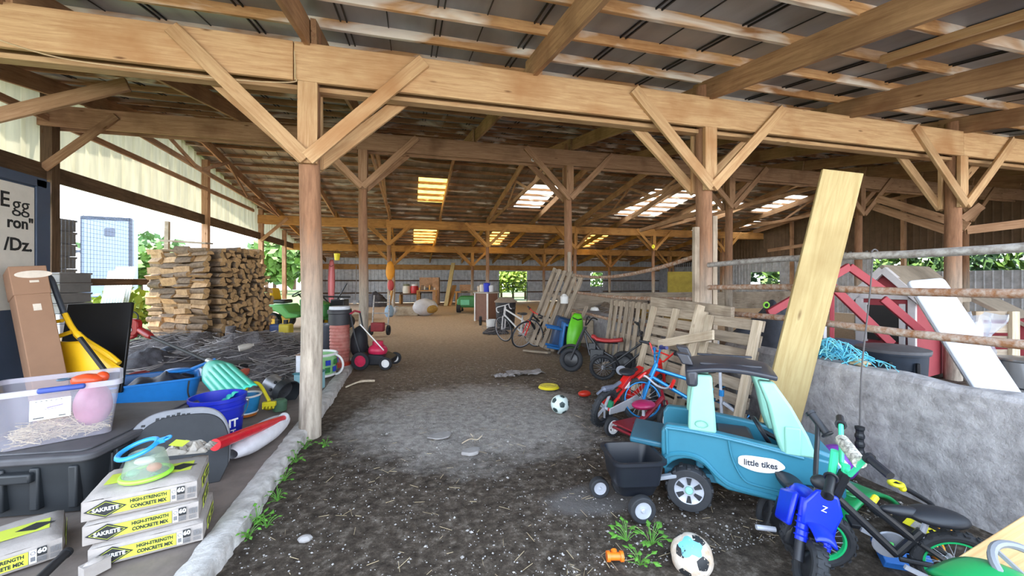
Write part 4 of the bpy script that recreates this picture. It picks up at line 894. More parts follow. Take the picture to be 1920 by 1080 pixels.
# white and teal boxes left of the post
p = G(556, 735, ZS); M1 = frame(p, RT, FW); t = thing('cardboard_box', 'small white topped box standing on a teal box by the near post', 'box', p); b = MB(); b.box((.10, .1, .36), (.22, .2, .22), M1); b.build('carton', mat('box_white', (222, 224, 230), .6), t, bevel=.005); b = MB(); b.box((.10, .1, .475), (.23, .21, .012), M1 @ T(0, 0, 0)); b.box((.1, .02, .52), (.22, .012, .1), M1 @ Rot(-12, 'X')); b.build('flap', mat('card_brown', (146, 118, 98), .8), t)
t = thing('plastic_box', 'pale teal plastic box under the white box by the near post', 'box', p); b = MB(); b.box((.12, .1, .12), (.30, .24, .24), M1); b.build('tub', mat('box_teal', (150, 196, 206), .5), t, bevel=.015); b = MB(); b.box((.12, .1, .235), (.32, .26, .02), M1); b.build('lid', mat('box_teal_d', (70, 130, 140), .5), t, bevel=.006)
# checked laundry hamper, ribbed drain pipe, grey bin
p = G(596, 704, ZS); t = thing('toy_hamper', 'white green and blue checked round tub behind the near post', 'tub', p); M0 = xf(t); b = MB(); b.shell([(.0, 0), (.23, 0), (.27, .33), (.255, .33), (.215, .02), (0, .02)], 32, M0); b.build('tub', mat('hamper_green', (150, 206, 140), .5), t)
b = MB(); b.torus((0, 0, .33), .265, .02, 36, 8, M0); b.build('rim', M_wht, t); b = MB(); b.torus((0, 0, .02), .235, .02, 36, 8, M0); b.build('foot_ring', M_wht, t)
for row, z_ in enumerate((.11, .22)):
    for k in range(12):
        a = 2*pi*k/12+.2; r = .242+.04*z_/.33*1.2; b = MB(); b.box((0, 0, 0), (.075, .012, .075), M0 @ Rot(math.degrees(a)+90, 'Z') @ T(0, -r-.004, z_)); b.build('check', mat('check_blue', (40, 70, 190), .5) if (k+row) % 2 else mat('check_green', (40, 120, 60), .5), t)
b = MB(); b.tube(arc(p+V((.24, -.06, .17)), .15, -80, 80, 12, (.9, -.4, 0), (0, 0, 1)), .016, 8); b.build('handle', M_wht, t)
p = G(637, 690, .03); t = thing('drain_pipe', 'tall red ribbed pipe with black collar and pale cap behind the post', 'pipe', p); M0 = xf(t); M_rp = mat('pipe_red', (158, 84, 74), .55, 0, .12, 6, c2=(186, 132, 122)); b = MB(); pr = []
for k in range(46): z_ = .12+.62*k/45; pr.append((.160+.007*(1 if (k//2) % 2 else -1)*.6, z_))
b.lathe([(0, .0), (.17, .0), (.175, .12)]+pr+[(.155, .75)], 28, M0); b.build('pipe', M_rp, t, smooth=25); b = MB(); b.lathe([(0, 0), (.178, 0), (.182, .11), (.15, .13)], 28, M0); b.box((-.02, -.18, .10), (.08, .01, .02), M0); b.build('red_base', mat('base_red', (176, 58, 40), .5), t)
b = MB(); b.lathe([(.15, .74), (.178, .75), (.178, .93), (.196, .94), (.196, .985), (.186, 1.0), (.0, 1.0)], 28, M0); b.build('collar', mat('collar_black', (44, 44, 50), .5), t); b = MB(); b.lathe([(.16, 1.0), (.172, 1.01), (.165, 1.06), (0, 1.065)], 28, M0); b.build('cap', mat('cap_pale', (206, 210, 216), .4), t)
p = G(603, 668, .05); t = thing('rubbish_bin', 'grey plastic rubbish bin between the near post and the red pipe', 'bin', p); M0 = xf(t); b = MB(); b.shell([(0, 0), (.22, 0), (.27, .62), (.255, .62), (.2, .02), (0, .02)], 28, M0); b.build('bin', mat('bin_grey', (92, 98, 110), .5, 0, .08), t); b = MB(); b.torus((0, 0, .61), .27, .016, 30, 6, M0); b.build('rim', mat('bin_grey2', (120, 126, 138), .5), t)
b = MB(); b.grid(lambda u, v: p+V(((u-.5)*.46, (v-.5)*.4, .60+.10*NZ.noise(V((u*5, v*5, 3))))), 12, 12); b.build('bag', mat('bag_grey', (150, 158, 176), .4), t, smooth=30)
# push mower
def wheel(b, c, r, w_, ax=(1, 0, 0), n=24): 
    M1, _ = basis(c, V(c)+V(ax)); M1 = M1 @ Rot(90, 'Y'); b.lathe([(r*.62, -w_/2), (r*.96, -w_/2), (r, -w_/4), (r, w_/4), (r*.96, w_/2), (r*.62, w_/2)], n, M1, close=True); return M1
M_mred = mat('mower_red', (206, 44, 84), .4); M_mblk = mat('mower_black', (34, 36, 42), .5)
p = G(676, 694, .01); mw = thing('push_mower', 'push lawn mower with pink red wheels beside the red pipe', 'mower', p); q = lambda x, y, z_: p+RT*x+FW*y+V((0, 0, z_))
for (x, y, r) in ((0, 0, .155), (.42, .02, .11), (.02, .5, .155), (.44, .5, .11)):
    b = MB(); M1 = wheel(b, q(x, y, r), r, .06, FW, 28); o = b.build('wheel', M_mblk, mw); b = MB(); b.lathe([(0, -.02), (r*.66, -.02), (r*.66, .02), (0, .02)], 24, M1)
    for k in range(8): a = 2*pi*k/8; b.box((r*.42*cos(a), r*.42*sin(a), -.022), (.02, .02, .02), M1)
    b.build('hub', M_mred if r > .12 else M_wht, o)
b = MB(); b.prism([(-.12, -.0), (.42, .0), (.46, .10), (.3, .17), (-.1, .2)], .42, frame(q(.05, .46, .07), RT, V((0, 0, 1)))); b.build('deck', M_mblk, mw, bevel=.02)
b = MB(); b.ball(q(.22, .22, .30), .15, 18, 10, (1.1, 1, .8)); b.lathe([(0, 0), (.09, 0), (.09, .08), (0, .1)], 16, Matrix.Translation(q(.22, .22, .38))); b.build('engine', M_mred, mw)
b = MB(); b.ball(q(-.12, .25, .42), .2, 16, 12, (.75, .9, 1.5), None, .05); b.build('grass_bag', mat('bag_black', (30, 32, 38), .7, 0, .2, 10), mw, sub=1)
for s_ in (.02, .44): b = MB(); b.tube([q(.0, s_, .22), q(-.10, s_, .55), q(-.18, s_, .95)], .014, 8); b.build('handle_bar', M_mblk, mw)
b = MB(); b.tube([q(-.18, .02, .95), q(-.19, .23, .99), q(-.18, .44, .95)], .018, 8); b.build('grip', M_mred, mw)
b = MB(); b.tube([q(.0, -.02, .78), q(.40, -.02, .34)], .01, 6); b.build('rod', M_wht, mw)
# dolly, logs and engine bits beyond the mower
p = G(715, 616, 0); p = at(712, HY+1.5*745/11, 11.0); q2 = lambda x, y, z_: p+RT*x+FW*y+V((0, 0, z_)); t = thing('hand_truck', 'pale hand truck with red bags beyond the second post', 'hand truck', p); b = MB()
for s_ in (-.22, .22): b.tube([q2(s_, 0, .1), q2(s_, .2, 1.1)], .02, 8)
for z_ in (.3, .6, .9): b.tube([q2(-.22, .2*z_, z_), q2(.22, .2*z_, z_)], .018, 6)
b.build('frame', M_galv, t); 
for s_ in (-.24, .24): b = MB(); wheel(b, q2(s_, 0, .14), .14, .06, RT); b.build('wheel', M_mblk, t)
b = MB(); b.box((0, 0, .2), (.34, .2, .24), frame(q2(0, -.15, .05), RT, FW)); tag(b.build('red_cooler', mat('cooler_red', (150, 44, 52), .5), bevel=.02), 'dark red cooler standing on the pale hand truck', 'cooler')
for k, (x, y, z_, L, r) in enumerate(((0.0, -2.6, .12, .9, .12), (.1, -2.3, .13, .8, .12), (.05, -2.45, .34, .85, .11))):
    b = MB(); b.tube([q2(x-.45, y, z_), q2(x+L-.45, y+.1, z_)], [r, r*.94], 12); tag(b.build('fence_post', W_grey), ['grey round timber lying behind the mower, front one on the floor', 'grey round timber lying behind the mower, rear one on the floor', 'grey round timber lying on top of two others behind the mower'][k], 'log')
# ================================================================ right side: ride-on truck, bikes
def pl(name, c, r=.38): return mat(name, c, r, 0, .06, 5)
M_tk = pl('truck_blue', (50, 120, 142)); M_tkd = pl('truck_dark', (40, 92, 112)); M_mint = pl('mint', (142, 198, 180)); M_dk = pl('roof_black', (52, 54, 62)); M_tyre = mat('tyre', (44, 46, 50), .75, 0, .15, 16, bump=.3); M_silver = mat('silver_hub', (190, 194, 204), .4, .2); M_blk = pl('black_tub', (28, 32, 40))
d_ = V((.80, -.60, 0)); O_ = V((1.785, 2.26, 0))-d_*.17; TM = frame(O_, d_, V((.60, .80, 0))); TW = .50
tk = thing('toy_truck', 'teal blue ride-on toy truck with mint pillars and black roof', 'toy truck', M=TM)
def profile_side():
    # side panel outline with wheel arch
    out = [(0, .26)]
    out += [(0, .50), (.03, .55), (.20, .55), (.5, .515), (.80, .475), (.96, .45), (1.01, .40), (1.01, .26), (.98, .22)]
    out += [(.97, .2)]+[(.83+.14*cos(a), .15+.14*sin(a)) for a in [radians(25+130*k/8) for k in range(9)]]+[(.66, .16), (.40, .18)]
    out += [(.17+.165*cos(a), .17+.17*sin(a)) for a in [radians(15+140*k/10) for k in range(11)]]
    return out
ps = profile_side(); XZ = lambda y: TM @ T(0, y, 0) @ Rot(90, 'X')
for y, nm in ((.0, 'side_panel'), (TW-.07, 'side_panel')):
    b = MB(); b.prism(ps, .07, TM @ T(0, y+.07, 0) @ Rot(90, 'X')); b.build(nm, M_tk, tk, bevel=.014)
# raised mouldings on the near side
b = MB(); b.tube([TM @ V(p) for p in spline([(.04, -.006, .30), (.035, -.006, .50), (.06, -.006, .53), (.40, -.006, .51), (.80, -.006, .455)], 4)], .010, 6); b.tube([TM @ V(p) for p in spline([(.40, -.006, .51), (.42, -.006, .40), (.47, -.006, .29), (.53, -.006, .25), (.70, -.006, .235)], 4)], .007, 6); b.tube([TM @ V(p) for p in spline([(.0, -.008, .28), (.03, -.008, .34), (.12, -.008, .375), (.24, -.008, .36), (.35, -.008, .26), (.44, -.008, .215), (.66, -.008, .19)], 4)], .014, 6); b.build('moulding', M_tk, tk)
b = MB(); b.box((.50, TW/2, .225), (.96, TW-.06, .05), TM); b.build('floor_pan', M_tkd, tk)
b = MB(); b.box((.24, TW/2, .42), (.05, TW-.1, .30), TM); b.build('cab_back', M_tkd, tk, bevel=.01)
b = MB(); b.prism([(.78, .26), (.78, .50), (.84, .51), (.97, .47), (1.02, .40), (1.02, .24)], TW-.12, TM @ T(0, TW-.06, 0) @ Rot(90, 'X')); b.build('bonnet', M_tk, tk, bevel=.02)
b = MB(); b.box((.46, TW/2, .38), (.24, .34, .20), TM); b.build('seat', M_dk, tk, bevel=.03)
b = MB(); b.box((-.115, .25, .385), (.25, .42, .04), TM @ Rot(4, 'Y')); b.build('tailgate', M_tkd, tk, bevel=.012)
# pillars
for y in (.035, TW-.035):
    for nm, pts in (('rear_pillar', [((.165, .335), .53), ((.17, .325), .68), ((.185, .315), .80), ((.20, .31), .90)]), ('front_pillar', [((.69, .87), .46), ((.655, .83), .58), ((.62, .745), .75), ((.57, .655), .89)])):
        b = MB(); vs = []; fs = []; w_ = .04
        for (x0, x1), z in pts:
            for x, yy in ((x0, -w_), (x1, -w_), (x1, w_), (x0, w_)): vs.append((x, y+yy+(z-.5)*.06*(1 if y < .2 else -1), z))
        for i in range(3):
            for j in range(4): fs.append((i*4+j, i*4+(j+1) % 4, (i+1)*4+(j+1) % 4, (i+1)*4+j))
        fs += [(3, 2, 1, 0), (12, 13, 14, 15)]; b.add(vs, fs, TM); o = b.build(nm, M_mint, tk, bevel=.016)
    if y < .2:
        b = MB(); b.box((.745, -.005, .55), (.085, .02, .17), TM @ Rot(0, 'Y')); b.build('corner_block', M_mint, tk, bevel=.012)
        b = MB(); b.torus((.245, -.008, .585), .024, .003, 20, 5, TM @ T(.245, -.008, .585) @ Rot(90, 'X') @ Matrix.Diagonal((1.5, .9, 1, 1)) @ T(-.245, .008, -.585)); b.build('oval_mark', pl('mint_dk', (110, 170, 152)), tk)
# roof
b = MB(); 
def rf_(u, v): return TM @ V((.155+.515*u, .0+TW*v, .915+.03*sin(pi*u)*1+.022*sin(pi*v)))
b.grid(rf_, 14, 10); b.build('roof', M_dk, tk, solid=.03, bevel=.008)
b = MB(); b.box((.19, TW/2, .875), (.07, TW+.01, .11), TM @ T(0, 0, 0)); b.build('roof_rear', M_dk, tk, bevel=.02)
b = MB(); b.prism([(.13, .955), (.20, .95), (.17, 1.02), (.09, 1.03)] , .12, TM @ T(0, .48, 0) @ Rot(90, 'X')); b.build('roof_lamp', M_dk, tk, bevel=.008); b = MB(); b.prism([(.13, .955), (.20, .95), (.17, 1.02), (.09, 1.03)], .08, TM @ T(0, .14, 0) @ Rot(90, 'X')); b.build('roof_lamp', M_dk, tk, bevel=.008)
b = MB()
for y in (.10, .46): b.box((.42, y, .965), (.36, .03, .014), TM)
b.build('roof_rack', M_dk, tk, bevel=.004)
# wheels
def truck_wheel(x, y, r, w_, par, T_=TM, hubm=M_silver, cap=M_mint, spk=6, knob=True):
    b = MB(); c = T_ @ V((x, y, r)); ax = T_.to_3x3() @ V((0, -1, 0)); M1, _ = basis(c, c+ax); M1 = M1 @ Rot(90, 'Y')
    b.lathe([(r*.62, -w_/2), (r*.93, -w_/2), (r*.97, -w_/3), (r*.97, w_/3), (r*.93, w_/2), (r*.62, w_/2)], 36, M1, close=True)
    if knob:
        for k in range(18): a = 2*pi*k/18; b.box((r*.965, 0, (w_*.2 if k % 2 else -w_*.2)), (r*.10, r*.17, w_*.55), M1 @ Matrix.Rotation(a, 4, 'Z'))
    o = b.build('wheel', M_tyre, par, bevel=.004)
    b = MB(); b.lathe([(0, w_*.30), (r*.30, w_*.36), (r*.60, w_*.40), (r*.66, w_*.46), (r*.68, w_*.46), (r*.68, -w_*.4), (0, -w_*.4)], 32, M1); b.build('hub', hubm, o)
    for k in range(spk): a = 2*pi*k/spk; b = MB(); b.prism([(r*.26, -r*.05), (r*.55, -r*.11), (r*.55, r*.11), (r*.26, r*.05)], .012, M1 @ Matrix.Rotation(a, 4, 'Z') @ T(0, 0, w_*.375)); b.build('hub_slot', M_tyre, o, smooth=0)
    b = MB(); b.lathe([(r*.17, w_*.3), (r*.17, w_*.48), (r*.12, w_*.55), (0, w_*.56)], 18, M1); b.build('hub_cap', cap, o); return o
for x, y in ((.17, .02), (.17, TW-.02), (.83, .02), (.83, TW-.02)): truck_wheel(x, y, .145, .11, tk)
# steering wheel
c = TM @ V((.62, TW*.45, .52)); Ms = frame(c, TM.to_3x3() @ V((0, 1, 0)), TM.to_3x3() @ V((-.5, 0, .85))); b = MB(); b.torus((0, 0, 0), .085, .013, 28, 8, Ms)
for a in (90, 210, 330): b.bar(Ms @ V((0, 0, 0)), Ms @ V((.083*cos(radians(a)), .083*sin(radians(a)), 0)), .02, .012)
b.ball((0, 0, 0), .025, 10, 6, (1, 1, .6), Ms); b.tube([c, TM @ V((.78, TW*.45, .44))], .016, 8); b.build('steering_wheel', M_blk, tk)
# badge
Lm = TM @ T(.575, -.008, .385) @ Rot(90, 'X'); b = MB(); cl = [(.125*(1+.05*cos(5*a))*cos(a), .045*(1+.10*sin(3*a))*sin(a)) for a in [2*pi*k/40 for k in range(40)]]
b.prism([((abs(x)**.8)*(1 if x > 0 else -1)*.66, y*1.05) for x, y in cl], .004, Lm); b.build('badge', M_wht, tk, smooth=0)
text('little tikes', .052, M_dk, Lm @ T(0, -.002, .005), tk, sx=.88, bold=.0012)
b = MB(); b.box((1.0, .06, .38), (.06, .10, .15), TM); b.build('headlamp', M_wht, tk, bevel=.02)
# black trailer wagon
WO = V((1.255, 2.26, 0)); WM = frame(WO, V((.98, -.17, 0)), V((.17, .98, 0))); wg = thing('toy_trailer', 'small black plastic trailer wagon behind the teal toy truck', 'trailer', M=WM)
b = MB(); o_ = rrect(.33, .33, .05, 4); n = len(o_)
def wr(k, z, s_=0): return [WM @ V((x*k+.165+s_, y*k+.165, z)) for x, y in o_]
rr_ = [wr(.66, .13), wr(.82, .20), wr(.86, .205), wr(.98, .345), wr(1.08, .35), wr(1.08, .37), wr(.95, .37), wr(.62, .15)]
fs = [tuple(range(n-1, -1, -1))]
for q_ in range(7): fs += [(q_*n+i, q_*n+(i+1) % n, (q_+1)*n+(i+1) % n, (q_+1)*n+i) for i in range(n)]
fs.append(tuple(7*n+i for i in range(n))); b.add(sum(rr_, []), fs); b.build('tub', M_blk, wg, smooth=35)
b = MB(); b.bar(WM @ V((.33, .14, .20)), WM @ V((.50, .10, .24)), .04, .025); b.build('hitch', pl('grey_pl', (150, 156, 164)), wg, bevel=.005)
for x, y in ((.16, .0), (.16, .33), (-.02, .31)): truck_wheel(x, y-.01, .085 if x > 0 else .07, .055, wg, WM, M_silver, M_silver, 0, False)
# ---------------------------------------------------------------- bicycles
def bike(nm, label, cat, rear, front, lean, r, cf, crim, seatc, bar='bmx', tw=.022, hb=.32, seat_h=.30, seat_x=.30, mag=0, gripc=None, forkc=None, guard=None, frame_r=.016, fat=1.0, steer=0, bl=.26, pad=None, noseat=False, drop=0):
    """rear/front: ground contact points; lean in degrees (positive: top tips to the bike's left)"""
    rear, front = V(rear), V(front); x = front-rear; wb = x.length; x.normalize(); up = V((0, 0, 1)); left = up.cross(x).normalized()
    up2 = (up*cos(radians(lean))+left*sin(radians(lean))); zc = x.cross(up2); M0 = Matrix((x, up2.cross(x), up2)).transposed().to_4x4(); M0.translation = rear
    t = thing(nm, label, cat, M=M0); P = lambda a, y, z: M0 @ V((a, y, z)); S = M0.to_3x3()
    hw = wb; hub_r, hub_f = (0, r), (wb, r); bb = (wb*.40, r*.95); st = (wb*seat_x-.02, r+seat_h*.72); hd0 = (wb-.085*wb/.8, r+hb*.66); hd1 = (wb-.14*wb/.8, r+hb)
    for k, (hx, hz) in enumerate((hub_r, hub_f)):
        Mw = M0 @ T(hx, 0, hz) @ Rot(90, 'X') 
        if k: Mw = M0 @ T(hx, 0, hz) @ Rot(steer, 'Z') @ Rot(90, 'X')
        b = MB(); b.torus((0, 0, 0), r-tw*.9, tw, 44, 10, Mw, fat)
        if tw > .02:
            for q_ in range(44): a = 2*pi*q_/44; b.box((r+.0, 0, (.5 if q_ % 2 else -.5)*tw), (tw*.35, .018, tw*.7*fat), Mw @ Matrix.Rotation(a, 4, 'Z'))
        o = b.build('wheel', M_tyre, t)
        b = MB(); b.torus((0, 0, 0), r-tw*1.9, tw*.42, 40, 6, Mw, 1.6); b.build('rim', crim, o)
        b = MB(); b.tube([Mw @ V((0, 0, -.045)), Mw @ V((0, 0, .045))], .016, 10)
        if mag:
            for q_ in range(mag): a = 2*pi*q_/mag; b.bar(Mw @ V((.012*cos(a), .012*sin(a), 0)), Mw @ V(((r-tw*1.9)*cos(a), (r-tw*1.9)*sin(a), 0)), .02, .02)
        else:
            for q_ in range(20): a = 2*pi*q_/20; b.tube([Mw @ V((.014*cos(a+.5), .014*sin(a+.5), .02*(1 if q_ % 2 else -1))), Mw @ V(((r-tw*1.9)*cos(a), (r-tw*1.9)*sin(a), 0))], .0014, 4)
        b.build('spokes', M_silver, o)
    b = MB(); t2 = lambda p, q_, y0=0, y1=0, rr=frame_r: b.tube([P(p[0], y0, p[1]), P(q_[0], y1, q_[1])], rr, 10)
    t2(hd0, bb); t2((hd1[0]+.01, hd1[1]-.05), (st[0]+.02, st[1]-.06)); t2(bb, st); t2(hd0, hd1, rr=frame_r*1.35)
    for y in (-.05, .05): t2(hub_r, bb, y, y*.6, frame_r*.6); t2(hub_r, (st[0]+.01, st[1]-.06), y, y*.3, frame_r*.6)
    b.build('frame', cf, t)
    b = MB()
    for y in (-.05, .05): b.tube([P(wb, y, r), P(hd0[0]+.012, y*.9, r+(hb*.60))], frame_r*.8, 8)
    b.tube([P(hd0[0]+.012, -.05, r+hb*.6), P(hd0[0]+.012, .05, r+hb*.6)], frame_r*.9, 8); b.build('fork', forkc or cf, t)
    b = MB(); h = hd1; zt_ = h[1]
    if bar == 'bmx': pts = [P(h[0]-.05, -bl, zt_+.17), P(h[0]-.02, -bl*.6, zt_+.18), P(h[0], -.05, zt_+.02), P(h[0], .05, zt_+.02), P(h[0]-.02, bl*.6, zt_+.18), P(h[0]-.05, bl, zt_+.17)]
    elif bar == 'flat': pts = [P(h[0]-.04, -bl, zt_+.04), P(h[0], -.05, zt_+.03), P(h[0], .05, zt_+.03), P(h[0]-.04, bl, zt_+.04)]
    else: pts = spline([P(h[0]-.12, -.20, zt_-.06), P(h[0]+.06, -.21, zt_-.08), P(h[0]+.09, -.20, zt_+.02), P(h[0]+.02, -.15, zt_+.05), P(h[0], 0, zt_+.05), P(h[0]+.02, .15, zt_+.05), P(h[0]+.09, .20, zt_+.02), P(h[0]+.06, .21, zt_-.08), P(h[0]-.12, .20, zt_-.06)], 4)
    b.tube(pts, .0115, 8); b.tube([P(h[0], 0, zt_-.02), P(h[0], 0, zt_+.04)], .018, 8)
    if bar == 'bmx': b.tube([P(h[0]-.012, -bl*.42, zt_+.12), P(h[0]-.012, bl*.42, zt_+.12)], .010, 8)
    hbm = b.build('handlebar', forkc or cf, t)
    g = gripc or M_mblk
    for s_ in (0, -1):
        a_, c_ = pts[s_], pts[1 if s_ == 0 else -2]; dv = (c_-a_).normalized(); b = MB(); b.tube([a_-dv*.02, a_+dv*.10], .018, 10); b.tube([a_+dv*.085, a_+dv*.10], .026, 10); b.build('grip', g, hbm)
    if pad is not None: b = MB(); b.tube([P(h[0]-.012, -.10, zt_+.12), P(h[0]-.012, .10, zt_+.12)], .03, 12); b.build('bar_pad', pad, hbm)
    if not noseat:
        b = MB(); b.tube([P(st[0], 0, st[1]-.03), P(st[0]-.015, 0, st[1]+.06)], .013, 8); b.build('seat_post', M_silver, t)
        b = MB(); b.ball((0, 0, 0), .1, 18, 10, (1.2, .72, .32), M0 @ T(st[0]-.05, 0, st[1]+.09)); b.ball((0, 0, 0), .05, 14, 8, (2.0, .62, .5), M0 @ T(st[0]+.07, 0, st[1]+.09)); b.build('seat', seatc, t, smooth=80)
    cr = MB(); Mc = M0 @ T(bb[0], -.06, bb[1]) @ Rot(90, 'X'); cr.lathe([(.02, -.006), (.07, -.006), (.075, 0), (.07, .006), (.02, .006)], 24, Mc, close=True); ck = cr.build('chainring', M_silver, t)
    for s_, a in ((-1, 20), (1, 200)):
        e = V((bb[0]+.12*cos(radians(a)), s_*.085, bb[1]+.12*sin(radians(a)))); b = MB(); b.bar(P(bb[0], s_*.075, bb[1]), M0 @ e, .014, .02); co = b.build('crank', M_silver, t); b = MB(); b.box((e.x, e.y+s_*.05, e.z), (.075, .08, .022), M0); b.build('pedal', M_mblk, co, bevel=.004)
    if guard is not None:
        b = MB(); b.prism([(-.01, r-.04), (-.03, r+.03), (bb[0], bb[1]+.085), (bb[0]+.085, bb[1]+.02), (bb[0]+.05, bb[1]-.07), (bb[0]-.05, bb[1]-.07)], .012, M0 @ T(0, -.072, 0) @ Rot(90, 'X')); b.build('chain_guard', guard, t, bevel=.003)
    return t, P, M0
M_r = pl('bike_red', (206, 38, 34), .3); M_b = mat('bike_blue', (44, 138, 206), .25, .3, .05); M_wb = pl('bike_white', (226, 226, 228), .3); M_bk = pl('bike_black', (34, 36, 40), .35); M_gn = pl('rim_green', (38, 196, 118), .35); M_mg = pl('bike_mint', (72, 222, 164), .3); M_mag = pl('magenta', (170, 42, 92), .35); M_dr = pl('trike_red', (128, 26, 40), .35)
# red and black bike: rear wheel nearest
t, P, M0 = bike('kids_bike', 'red and black bike for a child leaning on the pallets left of the blue bike', 'bike', G(1126, 797), G(1232, 752), -14, .205, M_r, M_bk, M_mblk, tw=.032, mag=5, guard=pl('guard_white', (206, 206, 210)), seat_h=.36, hb=.36, frame_r=.024)
b = MB(); b.prism([(.30, .36), (.52, .50), (.60, .52), (.36, .44)], .05, M0 @ T(0, .025, 0) @ Rot(90, 'X')); b.prism([(.20, .40), (.32, .52), (.60, .57), (.58, .53), (.36, .48), (.26, .36)], .07, M0 @ T(0, .035, 0) @ Rot(90, 'X')); b.build('body_panel', M_r, t, bevel=.008)
b = MB(); b.prism([(.26, .38), (.34, .45), (.36, .37)], .08, M0 @ T(0, .04, 0) @ Rot(90, 'X')); b.build('number_plate', M_wht, t, bevel=.004)
b = MB(); b.tube(spline([P(-.20, 0, .40), P(-.10, 0, .43), P(.06, 0, .42), P(.2, 0, .45)]), [.012]*6+[.03]*7+[.02]*6, 8); b.build('rear_fender', mat('fender_grey', (110, 116, 132), .4), t)
b = MB(); b.box((0, .0, .26), (.03, .05, .07), M0 @ T(.02, -.05, 0)); b.build('reflector', pl('reflector_green', (40, 130, 90)), t)
p = G(1096, 745); b = MB(); b.ball(p+V((0, 0, .05)), .075, 14, 8, (1.2, .8, .55)); tag(b.build('red_helmet', pl('red_shell', (190, 48, 30)), smooth=60), 'small orange red toy helmet on the dirt left of the red bike', 'helmet')
# blue bike
bike('kids_bike', 'metallic blue bike for a child with blue wheel rims behind the toy truck', 'bike', G(1378, 800), G(1206, 792), -12, .235, M_b, M_b, M_mblk, tw=.026, seat_h=.34, hb=.38, frame_r=.02, gripc=pl('grip_navy', (44, 52, 110)))
# red tricycle
ra = G(1172, 830); fa = G(1286, 800); x = (fa-ra).normalized(); M0 = frame(ra+V((-x.y, x.x, 0))*-.02, x, V((-x.y, x.x, 0))); P = lambda a, y, z: M0 @ V((a, y, z)); t = thing('tricycle', 'dark red tricycle with magenta seat beside the teal toy truck', 'tricycle', M=M0)
b = MB(); b.box((.09, .0, .165), (.30, .26, .02), M0); b.box((-.0, .0, .115), (.13, .26, .02), M0 @ Rot(8, 'Y')); b.build('step_deck', M_dr, t, bevel=.006)
for y in (-.19, .19):
    b = MB(); M1 = wheel(b, P(.0, y, .095), .095, .035, M0.to_3x3() @ V((0, -1 if y < 0 else -1, 0)), 26); o = b.build('wheel', M_tyre, t); b = MB(); b.lathe([(.045, -.018), (.066, -.019), (.066, .019), (.045, .018)], 26, M1, close=True)
    for k in range(5): a = 2*pi*k/5; b.bar(M1 @ V((0, 0, 0)), M1 @ V((.05*cos(a), .05*sin(a), 0)), .014, .014)
    b.build('hub', M_wht, o)
b = MB(); M1 = wheel(b, P(.56, 0, .14), .14, .04, M0.to_3x3() @ V((0, -1, 0)), 28); o = b.build('wheel', M_tyre, t); b = MB(); b.lathe([(.05, -.02), (.098, -.021), (.098, .021), (.05, .02)], 26, M1, close=True); b.build('hub', M_wht, o)
b = MB(); b.tube([P(.0, -.2, .095), P(.0, .2, .095)], .012, 8); b.tube([P(.05, 0, .14), P(.26, 0, .22), P(.48, 0, .36)], .024, 10); b.build('frame', M_dr, t)
b = MB(); b.ball((.22, 0, .33), .11, 18, 10, (1.15, .85, .38), M0); b.build('seat', M_mag, t); b = MB(); b.tube([P(.22, 0, .22), P(.22, 0, .32)], .015, 8); b.build('seat_post', M_silver, t)
b = MB(); 
for y in (-.035, .035): b.tube([P(.56, y, .14), P(.50, y, .34)], .01, 8)
b.tube([P(.50, 0, .34), P(.47, 0, .44)], .014, 8); b.build('fork', M_dr, t)
b = MB(); pts = spline([P(.36, -.20, .52), P(.42, -.17, .55), P(.47, -.06, .47), P(.47, .06, .47), P(.42, .17, .55), P(.36, .20, .52)], 4); b.tube(pts, .010, 8); o = b.build('handlebar', M_silver, t)
for a_, c_ in ((pts[0], pts[2]), (pts[-1], pts[-3])): b = MB(); b.tube([a_, a_+(c_-a_).normalized()*.10], .016, 8); b.build('grip', M_r, o)
# silver scooter standing behind the truck
p = G(1388, 838); q = lambda x, y, z_: p+RT*x+FW*y+V((0, 0, z_)); t = thing('kick_scooter', 'silver kick scooter with blue clamp standing behind the toy truck', 'scooter', p); b = MB(); b.tube([q(-.03, .3, .66), q(0, .32, .12)], .014, 8); b.tube([q(-.13, .33, .66), q(.08, .33, .66)], .016, 8); b.build('stem', M_silver, t); b = MB(); b.bar(q(0, .3, .32), q(.32, .1, .07), .05, .03); b.build('deck', M_silver, t, bevel=.006); b = MB(); b.tube([q(-.015, .3, .38), q(-.012, .3, .44)], .024, 8); b.build('clamp', M_b, t)
for x, y in ((-.0, .33), (.36, .08)): b = MB(); wheel(b, q(x, y, .06), .06, .025, FW, 18); b.build('wheel', M_wb, t)
# mini dirt bike with red seat, front wheel to the left
fr_, re_ = G(1070, 697), G(1150, 704)
x = (fr_-re_); x.z = 0; wb = .86; x.normalize(); re_ = fr_-x*wb; M0 = frame(re_, x, V((0, 0, 1)).cross(x)) @ Rot(8, 'X'); P = lambda a, y, z: M0 @ V((a, y, z)); t = thing('mini_dirt_bike', 'small black dirt bike with a red seat in front of the slatted pallet', 'dirt bike', M=M0)
for hx in (0, wb):
    b = MB(); Mw = M0 @ T(hx, 0, .20) @ Rot(90, 'X'); b.torus((0, 0, 0), .16, .042, 32, 10, Mw); o = b.build('wheel', M_tyre, t); b = MB(); b.lathe([(.0, -.03), (.05, -.03), (.115, -.012), (.125, 0), (.115, .012), (.05, .03), (0, .03)], 24, Mw); b.build('hub', M_bk, o)
b = MB(); b.tube([P(wb-.22, 0, .70), P(.40, 0, .40), P(.0, 0, .20)], .022, 8); b.tube([P(wb-.22, 0, .64), P(.55, 0, .30), P(.30, 0, .24), P(0, .0, .2)], .018, 8); b.tube([P(.1, 0, .52), P(.45, 0, .52)], .018, 8); b.build('frame', M_bk, t)
b = MB()
